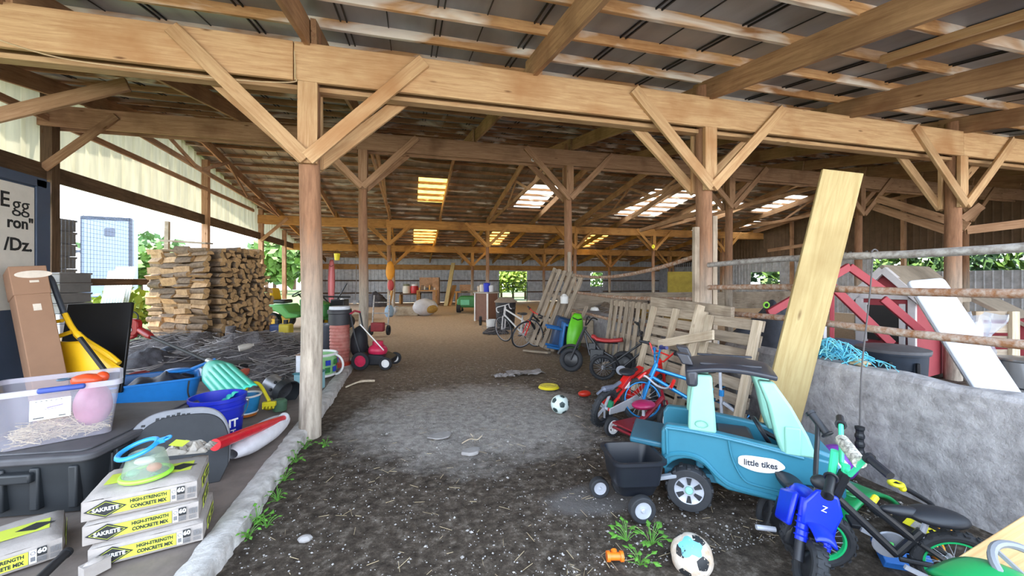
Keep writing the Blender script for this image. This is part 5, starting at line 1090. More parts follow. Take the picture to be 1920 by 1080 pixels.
for y in (-.06, .06): b.tube([P(wb, y, .20), P(wb-.17, y, .62), P(wb-.23, y, .76)], .018, 8)
b.build('fork', M_mblk, t)
b = MB(); pts = spline([P(wb-.36, -.33, .90), P(wb-.30, -.2, .92), P(wb-.24, -.05, .80), P(wb-.24, .05, .80), P(wb-.30, .2, .92), P(wb-.36, .33, .90)], 4); b.tube(pts, .012, 8); b.build('handlebar', M_bk, t)
b = MB(); b.grid(lambda u, v: P(.02+.50*u, (v-.5)*.16*(1-.3*u), .56+.05*(1-u)*0-.03*sin(pi*u)+.035*(1-(2*v-1)**2)+.03*(u > .9)), 12, 8); b.build('seat', pl('seat_red', (186, 62, 62), .5), t, solid=.04)
b = MB(); b.box((.42, 0, .30), (.22, .16, .2), M0); b.lathe([(0, -.1), (.08, -.1), (.08, .1), (0, .1)], 18, M0 @ T(.42, 0, .24) @ Rot(90, 'X')); b.box((.50, 0, .44), (.12, .14, .12), M0); b.build('engine', M_tote, t, bevel=.01)
b = MB(); b.tube([P(.5, -.09, .3), P(.3, -.11, .22), P(.05, -.11, .32)], .02, 8); b.build('exhaust', M_silver, t)
b = MB(); b.tube(arc(P(wb, 0, .2), .235, 20, 120, 10, x, M0.to_3x3() @ V((0, 0, 1))), .03, 6); b.build('front_fender', M_bk, t)
# dull dark handlebar of a black bike lying against the white post board
bike('kids_bike', 'dark bike with wide black handlebar between the dirt bike and the pallets', 'bike', G(1130, 712), G(1216, 716), -10, .20, M_bk, M_bk, M_mblk, tw=.024, seat_h=.25, hb=.46, noseat=True, bl=.32)
# two adult bicycles by the leaning pallet
bike('bicycle', 'white road bicycle with red fork leaning by the grey pallet', 'bicycle', at(1003, HY+1.52*745/9.2, 9.2), at(947, HY+1.52*745/10.0, 10.0), 10, .33, M_wb, M_silver, M_mblk, bar='drop', tw=.016, seat_h=.48, hb=.56, forkc=M_wb, frame_r=.02)
bike('bicycle', 'black bicycle with pale tyre tipped in front of the white bicycle', 'bicycle', at(1018, HY+1.52*745/9.4, 9.4), at(976, HY+1.50*745/9.0, 9.0), 20, .33, M_bk, M_silver, M_mblk, bar='flat', tw=.018, seat_h=.42, hb=.52, forkc=M_r, frame_r=.02)
# blue electric dirt bike in the right foreground, facing the camera and tipped over to the right
M_eb = pl('moto_blue', (22, 50, 214), .3)
fc = G(1505, 1105); M0 = frame(fc, V((-.22, -.97, 0)), V((.97, -.22, 0))) @ Rot(0, 'X'); up2 = V((.30, -.06, .95)).normalized(); hx = V((-.52, -.85, 0)).normalized(); hx = (hx-up2*hx.dot(up2)).normalized(); M0 = Matrix((hx, up2.cross(hx), up2)).transposed().to_4x4(); M0.translation = fc; MU = M0.copy(); M0 = M0 @ Matrix.Diagonal((.80, .80, .80, 1))
P = lambda a, y, z: M0 @ V((a, y, z)); t = thing('toy_motorbike', 'bright blue ride-on dirt bike for a child in the right foreground', 'toy motorbike', M=MU)
for hx_ in (0, -.72):
    Mw = M0 @ T(hx_, 0, .15) @ Rot(90, 'X'); b = MB(); b.torus((0, 0, 0), .117, .038, 34, 10, Mw, 1.15)
    for k in range(40): a = 2*pi*k/40; b.box((.152, 0, (.018 if k % 2 else -.018)), (.012, .014, .03), Mw @ Matrix.Rotation(a, 4, 'Z'))
    o = b.build('wheel', M_tyre, t); b = MB(); b.lathe([(0, -.03), (.04, -.03), (.085, -.012), (.09, .0), (.085, .012), (.04, .03), (0, .03)], 24, Mw); b.build('hub', M_bk, o)
for y in (-.065, .065):
    b = MB(); b.tube([P(0, y, .15), P(-.06, y, .30)], .022, 12); b.build('fork_leg', M_mblk, t)
    b = MB(); b.tube([P(-.04, y, .26), P(-.115, y, .50)], .027, 12)
    for k in range(4): b.torus((0, 0, 0), .029, .004, 14, 5, basis(P(-.05-.012*k, y, .285+.035*k), P(-.115, y, .50))[0] @ Rot(90, 'Y'))
    b.build('fork_sleeve', M_eb, t)
b = MB(); b.grid(lambda u, v: P(.10-.26*u, (v-.5)*.13*(1-.15*abs(2*u-1)), .335+.06*sin(pi*min(1, u*.8+.1))-.02*(2*v-1)**2), 10, 8); b.build('front_fender', M_eb, t, solid=.012)
b = MB(); b.prism([(-.09, .36), (.09, .36), (.11, .50), (.06, .60), (-.06, .60), (-.11, .50)], .03, M0 @ T(-.06, 0, 0) @ Matrix(((0, 0, 1, 0), (1, 0, 0, 0), (0, 1, 0, 0), (0, 0, 0, 1))) @ Rot(0, 'X')); b.build('number_plate', M_eb, t, bevel=.012)
text('Z', .05, M_wht, M0 @ T(-.026, 0, .50) @ Matrix(((0, 0, 1, 0), (1, 0, 0, 0), (0, 1, 0, 0), (0, 0, 0, 1))), t, name='emblem')
b = MB(); b.ball((-.28, 0, .44), .13, 18, 10, (1.5, .75, .75), M0); b.prism([(-.10, .30), (-.12, .52), (-.34, .46), (-.30, .26)], .035, M0 @ T(0, -.10, 0) @ Rot(90, 'X')); b.prism([(-.10, .30), (-.12, .52), (-.34, .46), (-.30, .26)], .035, M0 @ T(0, .14, 0) @ Rot(90, 'X')); b.build('tank_shroud', M_eb, t, bevel=.014)
b = MB(); b.grid(lambda u, v: P(-.34-.44*u, (v-.5)*.16, .47-.03*sin(pi*u)+.06*u+.025*(1-(2*v-1)**2)), 10, 8); b.build('seat', M_mblk, t, solid=.04)
b = MB(); b.box((-.33, 0, .26), (.30, .17, .22), M0); b.build('motor_box', M_bk, t, bevel=.02)
b = MB(); b.tube([P(-.0, 0, .15), P(-.72, 0, .15)], .02, 6); b.tube([P(-.72, .0, .16), P(-.4, 0, .3)], .03, 6); b.build('swingarm', M_mblk, t)
b = MB(); ck_ = P(-.13, 0, .61); tc_ = (ck_-O).dot(FW); pts = spline([at(1523, 778, tc_+.20), at(1533, 800, tc_+.16), ck_+V((.0, .03, .0)), ck_+V((0, -.03, 0)), at(1556, 905, tc_-.10), at(1552, 925, tc_-.16)], 4); b.tube(pts, .012, 8); b.tube([P(-.12, 0, .50), P(-.13, 0, .62)], .028, 10); hb_ = b.build('handlebar', M_bk, t)
for a_, c_ in ((pts[0], pts[3]), (pts[-1], pts[-4])): dv = (c_-a_).normalized(); b = MB(); b.tube([a_-dv*.02, a_+dv*.12], .020, 12); b.torus((0, 0, 0), .026, .006, 16, 6, basis(a_+dv*.115, a_+dv*.2)[0] @ Rot(90, 'Y')); b.tube([a_-dv*.02, a_-dv*.005], .026, 12); b.build('grip', M_mblk, hb_)
b = MB(); b.ball((-.125, 0, .63), .055, 14, 8, (.8, 1.3, .9), M0); b.build('bar_clamp', M_tote, t)
b = MB(); b.tube([P(-.3, -.1, .18), P(-.28, -.22, .15)], .014, 8); b.build('footpeg', M_silver, t)
# green and black bike of a child, lying over
pad = mat('leopard_pad', (214, 210, 196), .6, 0, .9, 60, c2=(36, 34, 34))
t, P, M0 = bike('kids_bike', 'green rimmed black bike for a child tipped behind the blue motorbike', 'bike', V((2.55, 1.35, 0)), V((2.10, 1.66, 0)), 10, .165, M_bk, M_gn, M_mblk, tw=.024, seat_h=.20, hb=.40, frame_r=.02, forkc=M_mg, bl=.24, pad=pad, seat_x=.28)
b = MB(); h = (.52, .50); b.tube([P(.50, -.02, .50), P(.49, -.03, .66)], .018, 10); b.build('mint_sleeve', M_mg, t)
# purple ball, green toy wing, scooter
p = G(1590, 915); b = MB(); b.ball(p+V((.06, .12, .13)), .13, 24, 16); tag(b.build('ball', pl('purple', (128, 58, 178), .3), smooth=90), 'shiny purple play ball behind the green rimmed bike', 'ball')
M_gp = pl('green_plastic', (30, 148, 84), .35); M_ye = pl('scooter_yellow', (232, 220, 48), .4); M_or = pl('wheel_orange', (226, 156, 40), .4)
p = G(1640, 985); M0 = frame(p, (.95, .1, 0), (0, 1, 0)); t = thing('green_shell', 'green plastic toy seat shell lying behind the green rimmed bike', 'toy', M=M0); b = MB(); b.grid(lambda u, v: M0 @ V((-.26+.52*u, .0+.34*v, .02+.16*(1-v*.4)*(1-(2*u-1)**2*.7)+.04*v)), 16, 10); b.build('shell', M_gp, t, solid=.02)
b = MB(); b.torus((-.13, .06, .19), .035, .006, 16, 6, M0 @ Rot(0, 'X')); b.build('loop', M_gp, t)
# three wheeled scooter on its side against the wall
q = lambda px, py, z: G(px, py, z); t = thing('kick_scooter', 'black and yellow three wheel scooter lying by the concrete wall', 'scooter', G(1730, 1010)); A = q(1770, 1000, .12); 
b = MB(); pts = spline([q(1768, 985, .10), q(1750, 950, .13), q(1722, 930, .22), q(1680, 907, .30)]); b.tube(pts, .014, 10); b.build('stem', M_bk, t)
e = pts[-1]; b = MB(); b.torus(e, .03, .012, 18, 8, None); b.ball(e+V((.02, -.02, -.02)), .02, 10, 6); b.build('stem_grip', M_ye, t)
b = MB(); M1 = frame(q(1690, 978, .06), q(1765, 1016, .06)-q(1690, 978, .06), V((.5, .8, .3))); Ld = (q(1765, 1016, .06)-q(1690, 978, .06)).length; b.prism([(x+Ld/2, y) for x, y in rrect(Ld+.06, .13, .03)], .035, M1); b.build('deck', M_bk, t, bevel=.006)
b = MB(); b.box((Ld/2+.02, 0, .038), (Ld*.86, .05, .004), M1); b.build('deck_stripe', M_ye, t); b = MB(); b.box((Ld/2, 0, .041), (Ld*.25, .046, .003), M1); b.build('stripe_patch', M_galv, t)
for px, py, z in ((1770, 993, .10), (1757, 1030, .06)): 
    b = MB(); M2 = frame(q(px, py, z), (1, .2, 0), (.1, .3, 1)); b.torus((0, 0, 0), .038, .016, 24, 8, M2, 1.3); o = b.build('wheel', M_or, t); b = MB(); b.lathe([(0, -.018), (.026, -.018), (.026, .018), (0, .018)], 16, M2); b.build('hub', M_mblk, o)
b = MB(); b.tube(spline([q(1680, 985, .12), q(1640, 960, .22), q(1632, 948, .28)]), .011, 8); b.build('rear_bar', M_bk, t)
b = MB(); e = q(1632, 946, .29); b.tube([e, e+V((.07, .02, .02))], .017, 10); b.build('rear_grip', M_ye, t); b = MB(); b.torus(e, .018, .008, 14, 6, frame(e, (0, 1, 0), (0, 0, 1))); b.build('grip_flange', M_ye, t)
# bright board game box / helmet under the bike seat
p = G(1700, 1062); M0 = frame(p, (.8, -.5, 0), (.5, .8, .5)); t = thing('picture_box', 'blue and green picture box lying under the bike seat', 'box', M=M0); b = MB(); b.box((0, .05, .02), (.22, .15, .05), M0); b.build('carton', pl('box_blue', (44, 112, 196), .5), t, bevel=.004)
b = MB(); b.prism([(-.06+.07*cos(a)*.8, .06+.05*sin(a)) for a in [2*pi*k/18 for k in range(18)]], .003, M0 @ T(0, 0, .046)); b.prism([(.03, .0), (.08, .02), (.06, .11), (.02, .08)], .003, M0 @ T(0, 0, .046)); b.build('patch', pl('patch_green', (88, 206, 96), .5), t, smooth=0); b = MB(); b.box((.10, .05, .0), (.03, .15, .06), M0); b.build('edge', pl('edge_orange', (206, 112, 46), .5), t)
# new pale boards and green ride-on at bottom right
a, c = G(1885, 1120, .28), G(2060, 1010, .52)
dv = (c-a).normalized(); tag(timber('lumber', a-dv*.25, c+dv*.4, .30, .045, W_new, up=(-.5, -.4, .8)), 'new pale pine board slanting up out of the bottom right corner', 'board')
p = at(1876, 1112, 1.42); M0 = frame(p, RT, FW); t = thing('toy_car', 'green ride-on toy with grey steering wheel at the bottom right corner', 'toy car', M=M0); b = MB(); b.grid(lambda u, v: M0 @ V((-.16+.30*u, -.1+.2*v, .0+.05*sin(pi*u)+.03*(1-(2*v-1)**2))), 12, 8); b.build('bonnet', M_gp, t, solid=.02)
b = MB(); b.box((0, -.06, -.16), (.30, .22, .32), M0); b.build('body', M_gp, t, bevel=.02)
b = MB(); Ms = M0 @ T(.09, -.02, .07) @ Rot(38, 'X'); b.torus((0, 0, 0), .105, .014, 32, 8, Ms); 
for a in (0, 120, 240): b.bar(Ms @ V((0, 0, -.02)), Ms @ V((.10*cos(radians(a)), .10*sin(radians(a)), 0)), .018, .012)
b.build('steering_wheel', pl('wheel_grey', (120, 124, 130)), t); b = MB(); b.box((-.14, -.08, .02), (.06, .04, .002), M0 @ Rot(10, 'X')); b.build('sticker', M_wht, t)
# soccer balls: truncated icosahedron pattern
def soccer(nm, label, c, r, m1, m2, patch=None):
    import bmesh
    bm = bmesh.new(); bmesh.ops.create_icosphere(bm, subdivisions=1, radius=1); ico = bmesh.new(); bmesh.ops.create_icosphere(ico, subdivisions=1, radius=1)
    cent = [v.co.normalized() for v in bmesh_ico()]; bm.free(); ico.free()
    t = thing(nm, label, 'ball', c); b = MB(); b.ball(c, r, 48, 28); b.build('skin', m1, t, smooth=90)
    rot = Rot(25, 'X') @ Rot(40, 'Z') @ Rot(15, 'Y')
    for k, v in enumerate(cent):
        d = (rot @ v).normalized(); 
        if d.z < -.9: continue
        x = d.orthogonal().normalized(); y = d.cross(x); b = MB(); n = 5; rings = [[c+d*r*1.004]]
        vs = [c+d*r*1.006]; fs = []
        for ring_ in (.5, 1.0):
            for j in range(10):
                a = 2*pi*j/10; rad = .36*ring_*(1 if j % 2 == 0 else .85); vs.append(c+(d+x*rad*cos(a)+y*rad*sin(a)).normalized()*r*1.005)
        for j in range(10): fs.append((0, 1+j, 1+(j+1) % 10)); fs.append((1+j, 11+j, 11+(j+1) % 10, 1+(j+1) % 10))
        b.add(vs, fs); b.build('patch', m2, t, smooth=90)
    if patch:
        d = (O-c).normalized(); d = (d+V((-.15, 0, .75))).normalized(); x = d.orthogonal().normalized(); y = d.cross(x); vs = []; b = MB(); vs = [c+d*r*1.008]; fs = []
        for ring_ in (.4, .75, 1.0):
            for j in range(24): a = 2*pi*j/24; rad = .62*ring_*(1+.22*sin(5*a)+.1*sin(3*a)); vs.append(c+(d+x*rad*cos(a)*.8+y*rad*sin(a)).normalized()*r*1.0075)
        for j in range(24):
            fs.append((0, 1+j, 1+(j+1) % 24))
            for q_ in (0, 1): fs.append((1+24*q_+j, 25+24*q_+j, 25+24*q_+(j+1) % 24, 1+24*q_+(j+1) % 24))
        b.add(vs, fs); b.build('print', patch, t, smooth=90)
def bmesh_ico():
    import bmesh
    bm = bmesh.new(); bmesh.ops.create_icosphere(bm, subdivisions=1, radius=1); L = [v for v in bm.verts]
    class W: pass
    out = []
    for v in L: w_ = W(); w_.co = v.co.copy(); out.append(w_)
    bm.free(); return out
soccer('soccer_ball', 'scuffed white and black soccer ball with a blue print at bottom centre right', at(1297, 1042, 2.14), .108, mat('ball_white', (214, 204, 192), .6, 0, .12, 14, c2=(170, 140, 104)), M_ink, pl('print_blue', (110, 186, 226), .6))
p = G(1050, 758, .105); soccer('soccer_ball', 'white and black soccer ball beside the yellow disc', p, .105, pl('ball_pale', (214, 230, 226), .5), pl('ball_dark', (40, 60, 60), .5))
p = G(1029, 727, .012); t = thing('flying_disc', 'yellow flying disc lying on the dirt behind the small soccer ball', 'disc', p); b = MB(); b.shell([(0, .02), (.12, .022), (.145, .0), (.15, .004), (.13, .034), (0, .034)], 32, Matrix.Translation(p)); b.build('disc', pl('disc_yellow', (222, 204, 40)), t); b = MB(); b.torus(p+V((0, 0, .034)), .085, .004, 28, 6); b.build('ridge', pl('disc_yellow', (222, 204, 40)), t)
# orange bit, stick, slabs, weeds
p = G(1153, 1043, .022); t = thing('orange_joint', 'orange plastic pipe joint lying on the dirt', 'pipe joint', p); m = pl('orange', (238, 122, 34)); b = MB(); b.tube([p-RT*.045, p+RT*.045], .02, 12); b.tube([p+RT*-.045, p+RT*-.028], .027, 12); b.tube([p+RT*.028, p+RT*.045], .027, 12); b.tube([p, p+FW*.03+V((0, 0, .012))], .018, 10); b.build('joint', m, t); b = MB(); b.tube([p+RT*.0451, p+RT*.046], .016, 12); b.build('bore', M_ink, t)
a, c = G(648, 726, .01), G(702, 714, .03); b = MB(); b.tube(spline([a, (a+c)/2+V((0, 0, .035)), c]), [.012]*6+[.018]*7, 8); tag(b.build('stick', W_pale), 'pale curved stick lying on the dirt right of the near post', 'stick')
for (px, py, s_, lb) in ((985, 700, .30, 'crumpled pale plastic sheet lying on the dirt before the pallet'), (945, 706, .16, 'small crumpled pale plastic scrap left of a bigger one on the dirt')):
    p = G(px, py, .01); b = MB(); b.grid(lambda u, v: p+V(((u-.5)*2*s_, (v-.5)*1.1*s_, .01+.07*abs(NZ.noise(V((u*4, v*4, px)))))), 16, 12); tag(b.build('plastic_sheet', mat('film_pale', (150, 144, 142), .6, 0, .1, 9), smooth=20), lb, 'plastic sheet')
for (px, py, s_, lb) in ((884, 850, .085, 'flat grey stone by a bent white twig in the middle of the dirt'), (826, 818, .12, 'flat dusty stone slab sunk in the dusty patch')):
    p = G(px, py, .0); b = MB(); b.prism([(s_*(1+.2*sin(3*a))*cos(a), s_*.7*sin(a)) for a in [2*pi*k/11 for k in range(11)]], .03 if s_ < .1 else .012, Matrix.Translation(p) @ Rot(20, 'Z')); tag(b.build('stone', mat('flat_stone', (156, 152, 150), .9, 0, .1, 12), bevel=.006), lb, 'stone')
p = G(885, 833, .02); b = MB(); b.tube(spline([p+V((-.09, .02, .01)), p+V((-.02, .0, .05)), p+V((.05, .02, .03)), p+V((.1, .05, .05))]), .005, 6); b.tube(spline([p+V((-.02, 0, .05)), p+V((.02, .06, .04)), p+V((.0, .10, .06))]), .004, 6); tag(b.build('twig', W_pale), 'bent white twig lying by a flat grey stone', 'twig')
p = G(572, 1010, .01); b = MB(); b.ball(p, .035, 8, 6, (1.2, .8, .6)); tag(b.build('stone', mat('flat_stone', (156, 152, 150), .9), smooth=20), 'small white stone near the front end of the kerb', 'stone')
M_leaf = mat('leaf', (92, 150, 52), .6, 0, .15, 20, rnd=.15)
for k, (px, py, s_) in enumerate(((572, 842, .12), (610, 838, .10), (548, 868, .13), (505, 905, .10), (470, 985, .12), (500, 990, .10), (520, 940, .11), (455, 1010, .09), (1175, 1015, .13), (1222, 1022, .15), (1200, 1060, .12))):
    p = G(px, py); p.x = max(p.x, -.93); t = thing('weed', 'green leafy weed %s' % ['at the foot of the near post', 'just right of the foot of the near post', 'on the kerb below the near post, second clump', 'at the kerb, fourth clump from the post', 'by the front kerb, bushiest clump', 'just right of the bushiest kerb clump', 'on dark dirt between post and bushiest clump', 'lowest clump beside the front kerb', 'just right of the orange joint', 'left of the big soccer ball', 'between the orange joint and the big soccer ball, lower clump'][k], 'weed', p, 0, 'weeds on the dirt'); b = MB(); st_ = MB()
    for i in range(16):
        a = R.uniform(0, 6.28); L = R.uniform(.3, 1)*s_; h_ = R.uniform(.15, .75)*s_; e = p+V((cos(a)*L*.7, sin(a)*L*.7, h_)); st_.tube([p, (p+e)/2+V((0, 0, h_*.2)), e], .0015, 4)
        lw = R.uniform(.12, .24)*s_; dx = V((cos(a), sin(a), R.uniform(-.5, .4)))*lw; dy = V((-sin(a), cos(a), R.uniform(-.3, .3)))*lw*.55
        b.add([e-dx*.3, e+dx*.4+dy, e+dx*1.3, e+dx*.4-dy, e+dx*.5+V((0, 0, lw*.15))], [(0, 3, 4), (0, 4, 1), (3, 2, 4), (4, 2, 1)])
    b.build('leaves', M_leaf, t, smooth=0); st_.build('stems', M_leaf, t)
# ================================================================ pallets, plank, playhouse, tubs behind the wall
def pallet(nm, label, M, w, h, ns, horiz, ms, mst, nst=3, front_str=False, gap=.02):
    t = thing(nm, label, 'pallet', M=M)
    # local: x across, y up the pallet, z out towards the aisle
    for k in range(nst):
        if horiz: x = .05+(w-.1)*k/(nst-1); a, c = (x, -.0, 0), (x, h, 0)
        else: y = .06+(h-.12)*k/(nst-1); a, c = (0, y, 0), (w, y, 0)
        timber('stringer', M @ V(a), M @ V(c), .09 if horiz else .09, .045, mst, t, up=M.to_3x3() @ V((0, 0, 1)))
    for lay in ((-1, 1) if not front_str else (-1,)):
        n = ns if lay == (1 if not front_str else -1) else 4
        for k in range(n):
            o_ = lay*.034
            if horiz: y = .05+(h-.1)*k/(n-1); a, c = (0, y, o_), (w, y, o_)
            else: x = .05+(w-.1)*k/(n-1); a, c = (x, 0, o_), (x, h, o_)
            tl = R.uniform(-.006, .006)
            timber('slat', M @ (V(a)+V((tl, tl, 0))), M @ V(c), R.uniform(.10, .12) if horiz else R.uniform(.08, .10), .018, ms, t, up=M.to_3x3() @ V((0, 0, 1)))
    return t
def wallframe(x0, y0, lean, z0=.01, x_up=1.0):
    """pallet standing along Y, leaning towards +X; local x runs towards the camera (-Y)"""
    upv = V((sin(radians(lean)), 0, cos(radians(lean)))); xx = V((0.0, -1, 0)); zz = xx.cross(upv); M = Matrix((xx, upv, zz)).transposed().to_4x4(); M.translation = V((x0, y0, z0)); return M
pallet('slatted_pallet', 'grey slatted pallet standing upright behind the red seated dirt bike', wallframe(3.42, 6.6, 8), 1.5, 1.18, 9, False, W_grey, W_grey)
pallet('board_pallet', 'pallet with two whitish uprights standing behind the red and blue bikes', wallframe(2.98, 4.95, 16), 1.05, 1.20, 9, True, W_grey, W_pale, 3, True)
pallet('board_pallet', 'pale pallet with broad right upright standing beside the leaning yellow plank', wallframe(3.0, 3.85, 14), .74, 1.16, 8, True, W_grey, W_pale, 2, True)
tag(timber('upright_board', (2.93, 3.93, 0), (3.26, 3.93, 1.24), .10, .05, W_pale, up=(0, 1, 0)), 'whitish upright board between the two right hand pallets', 'board')
tag(timber('slab_board', (3.40, 5.1, 1.23), (3.42, 3.62, 1.17), .05, .13, W_dark if False else W_grey), 'rough weathered slab board lying along the tops of the pallets', 'board')
a, c = onX(1235, 645, 2.98), onX(1338, 628, 2.98); tag(timber('broken_board', a, c, .025, .10, W_pale, up=(0.2, 0, 1)), 'short broken board hung across the middle pallet', 'board')
# big leaning pallet and loose boards by the bicycles
a = at(1012, HY+1.52*745/8.9, 8.9); u_ = at(1066, 514, 9.1)-a; M = frame(a-RT*.35, RT, FW); up_ = u_.normalized(); xx = RT*.86-FW*.5; xx = (xx-up_*xx.dot(up_)).normalized(); zz = xx.cross(up_); M = Matrix((xx, up_, zz)).transposed().to_4x4(); M.translation = a-xx*.4+V((0, 0, .05))
pallet('long_pallet', 'long grey pallet leaning back against the second middle post', M, .8, u_.length, 6, False, W_grey, W_grey, 4)
tag(timber('loose_board', at(1062, HY+1.5*745/8.0, 8.0), at(1100, 575, 8.3), .09, .03, W_grey), 'thin grey board leaning right of the long pallet', 'board')
tag(timber('loose_board', at(983, HY+1.5*745/8.6, 8.6), at(1030, HY+1.46*745/8.1, 8.1), .10, .04, W_grey), 'grey board lying on the dirt at the foot of the long pallet', 'board')
# sleds
def sled(nm, label, base, top, w, col, dep=.10):
    M, L = basis(base, top, FW); t = thing(nm, label, 'sled', base); b = MB(); b.grid(lambda u, v: M @ V((L*u, (v-.5)*w*(sin(pi*min(.97, max(.05, u*.93+.03)))**.4), -dep*(1-(2*v-1)**2)*sin(pi*min(1, u*.9+.08)))), 18, 10); b.build('hull', col, t, solid=.015); b = MB(); b.tube([M @ V((L*.88, -w*.3, -dep*.3)), M @ V((L*.84, 0, -dep*.9-.02)), M @ V((L*.88, w*.3, -dep*.3))], .012, 6); b.build('strap', M_mblk, t)
sled('sled', 'bright green plastic sled standing on end before the pallets', at(1072, HY+1.46*745/7.9, 7.9), at(1083, 588, 8.0), .30, pl('sled_green', (104, 202, 34)))
p = at(1052, HY+1.5*745/8.1, 8.1); q = lambda x, y, z_: p+RT*x+FW*y+V((0, 0, z_)); t = thing('plastic_chair', 'blue plastic chair lying on its side left of the green sled', 'chair', p); m = pl('chair_blue', (36, 108, 176)); b = MB(); b.box((0, 0, .36), (.05, .4, .62), frame(q(-.02, .1, 0), RT, FW) @ Rot(8, 'Y')); b.build('seat', m, t, bevel=.015); b = MB(); b.box((.17, 0, .62), (.36, .4, .05), frame(q(-.02, .1, 0), RT, FW) @ Rot(8, 'Y')); b.build('backrest', m, t, bevel=.015)
for z_ in (.12, .52):
    for y in (-.08, .26): b = MB(); b.tube([q(.0, y, z_), q(-.30, y-.02, z_+.06)], .026, 8); b.build('leg', m, t)
p = at(1050, HY+1.2*745/8.6, 8.6); b = MB(); b.box((0, 0, 0), (.5, .5, .7), frame(p+V((.1, 0, .05)), RT, FW) @ Rot(15, 'Y')); tag(b.build('storage_tote', pl('tote_navy', (28, 62, 100)), bevel=.04), 'dark blue plastic tote behind the blue chair', 'tote')
p = at(1080, HY+.9*745/8.8, 8.8); b = MB(); b.box((.1, 0, -.2), (.5, .4, .5), frame(p, RT, FW)); tag(b.build('cut_block', W_pale, bevel=.02), 'pale timber block behind the green sled', 'block')
for k, (px, py, c_, lb) in enumerate(((1058, 560, (214, 214, 212), 'white plastic jug hanging on the end of the long pallet'), (1115, 582, (206, 208, 212), 'white cap on the ledge right of the green sled'))):
    p = at(px, py, 8.4+.3*k); b = MB(); b.lathe([(0, -.1), (.08, -.1), (.085, .04), (.03, .1), (0, .1)] if k == 0 else [(0, 0), (.1, 0), (.08, .06), (0, .08)], 16, Matrix.Translation(p)); tag(b.build('jug' if k == 0 else 'cap', pl('white_jug', (222, 222, 220))), lb, 'jug' if k == 0 else 'cap')
# low feed kerb, bale and timber behind the fence
b = MB(); b.box((3.95, 6.7, .42), (.18, 4.4, .84)); tag(b.build('wall_low', M_conc, bevel=.01), kind='structure')
tag(timber('trim_20', (4.1, 9.8, .95), (12, 9.9, .95), .12, .5, W_grey), kind='structure')
p = at(1228, 602, 10.5); t = thing('round_bale', 'golden round bale with a dark brick rim beyond the pipe rails', 'bale', p); b = MB(); M = frame(p+V((0, 0, .0)), RT, V((0, 0, 1))); b.lathe([(0, .0), (.42, .0), (.46, -.12), (.44, -.6), (0, -.6)], 32, M); b.build('bale', mat('bale', (176, 138, 66), .9, 0, .2, 20, bump=.6), t); b = MB(); b.box((.02, .2, .02), (.07, .42, .02), M @ Rot(4, 'Z')); b.build('strap', M_wht, t)
for k in range(15): a = pi*(k+.2)/14.4; b = MB(); b.box((0, 0, 0), (.10, .07, .12), M @ T(.52*cos(a), .52*sin(a), -.05) @ Rot(math.degrees(a)+90, 'Z')); b.build('brick', mat('brick_dark', (88, 76, 70), .9, rnd=.2), t, bevel=.01)
heap(at(1290, 580, 10.0).xy.to_3d()+V((0, 0, .55)), 1.2, .5, .35, 'hay', 'loose hay piled along the feed kerb beyond the pipe rails', 'hay', mat('hay', (160, 128, 74), .95, 0, .25, 14, bump=.6), 30, 0)
heap(at(1150, 575, 10.5).xy.to_3d()+V((0, 0, .3)), 1.0, .5, .6, 'scrap_heap', 'tangled scrap wire and rods beyond the left pipe rails', 'scrap heap', mat('scrap_brown', (120, 104, 88), .8, 0, .25, 14), 50, 0)
# big leaning yellow plank
foot = at(1448, HY+1.50*745/3.5, 3.5); topc = at(1579, 322, 3.38); up_ = (topc-foot).normalized(); tag(timber('plank', foot, topc, .296, .042, W_yel, up=-(FW*1.0+RT*.30)), 'long new yellow plank leaning steeply against the pipe rails', 'plank')
# hanging cord with foam handle
t = thing('hanging_rope', 'thin cord with a black ribbed handle hanging from the top pipe rail', 'cord', at(1637, 482, 3.19)); e = at(1612, 800, 2.92); b = MB(); b.tube(spline([at(1637, 478, 3.17), at(1630, 560, 3.1), at(1616, 690, 2.98), e]), .006, 6); b.torus((0, 0, 0), .036, .006, 16, 6, frame(at(1640, 476, 3.19), (1, 0, 0), (0, 0, 1))); b.build('cord', mat('cord_grey', (88, 84, 84), .7), t); b = MB(); pr = []
for k in range(18): pr.append((.024 if (k//2) % 2 else .030, -.26*k/17))
b.lathe([(0, .01)]+pr+[(0, -.27)], 14, Matrix.Translation(e)); b.build('handle', M_mblk, t, smooth=20)
# twine heap
p = at(1560, 688, 3.9); c0 = V((3.53, 2.65, .85)); b = MB()
for i in range(120):
    x, y = c0.x+R.gauss(0, .05), c0.y+R.gauss(0, .16); h_ = R.uniform(.0, .12)*math.exp(-((y-c0.y)/.22)**2); a = R.uniform(0, 6.28); L = R.uniform(.08, .22)
    p0 = V((x, y, c0.z+h_)); d = V((cos(a)*.7, sin(a), 0)); b.tube(spline([p0-d*L*.6, p0+V((R.uniform(-.03, .03), R.uniform(-.03, .03), .03+h_*.3)), p0+d*L*.6+V((0, 0, -.02*R.random()))], 3), .004, 4)
tag(b.build('baling_twine', mat('twine_blue', (70, 172, 208), .6, 0, .15, 9, c2=(140, 208, 204))), 'tangle of light blue baling twine on top of the concrete wall', 'twine', kind='stuff')
b = MB(); b.ball((3.52, 2.42, .86), .05, 12, 8, (1, 1.6, .6), None, .2); tag(b.build('straw_tuft', mat('straw', (188, 170, 136), .9)), 'small tuft of straw lying on the concrete wall by the blue twine', 'straw')
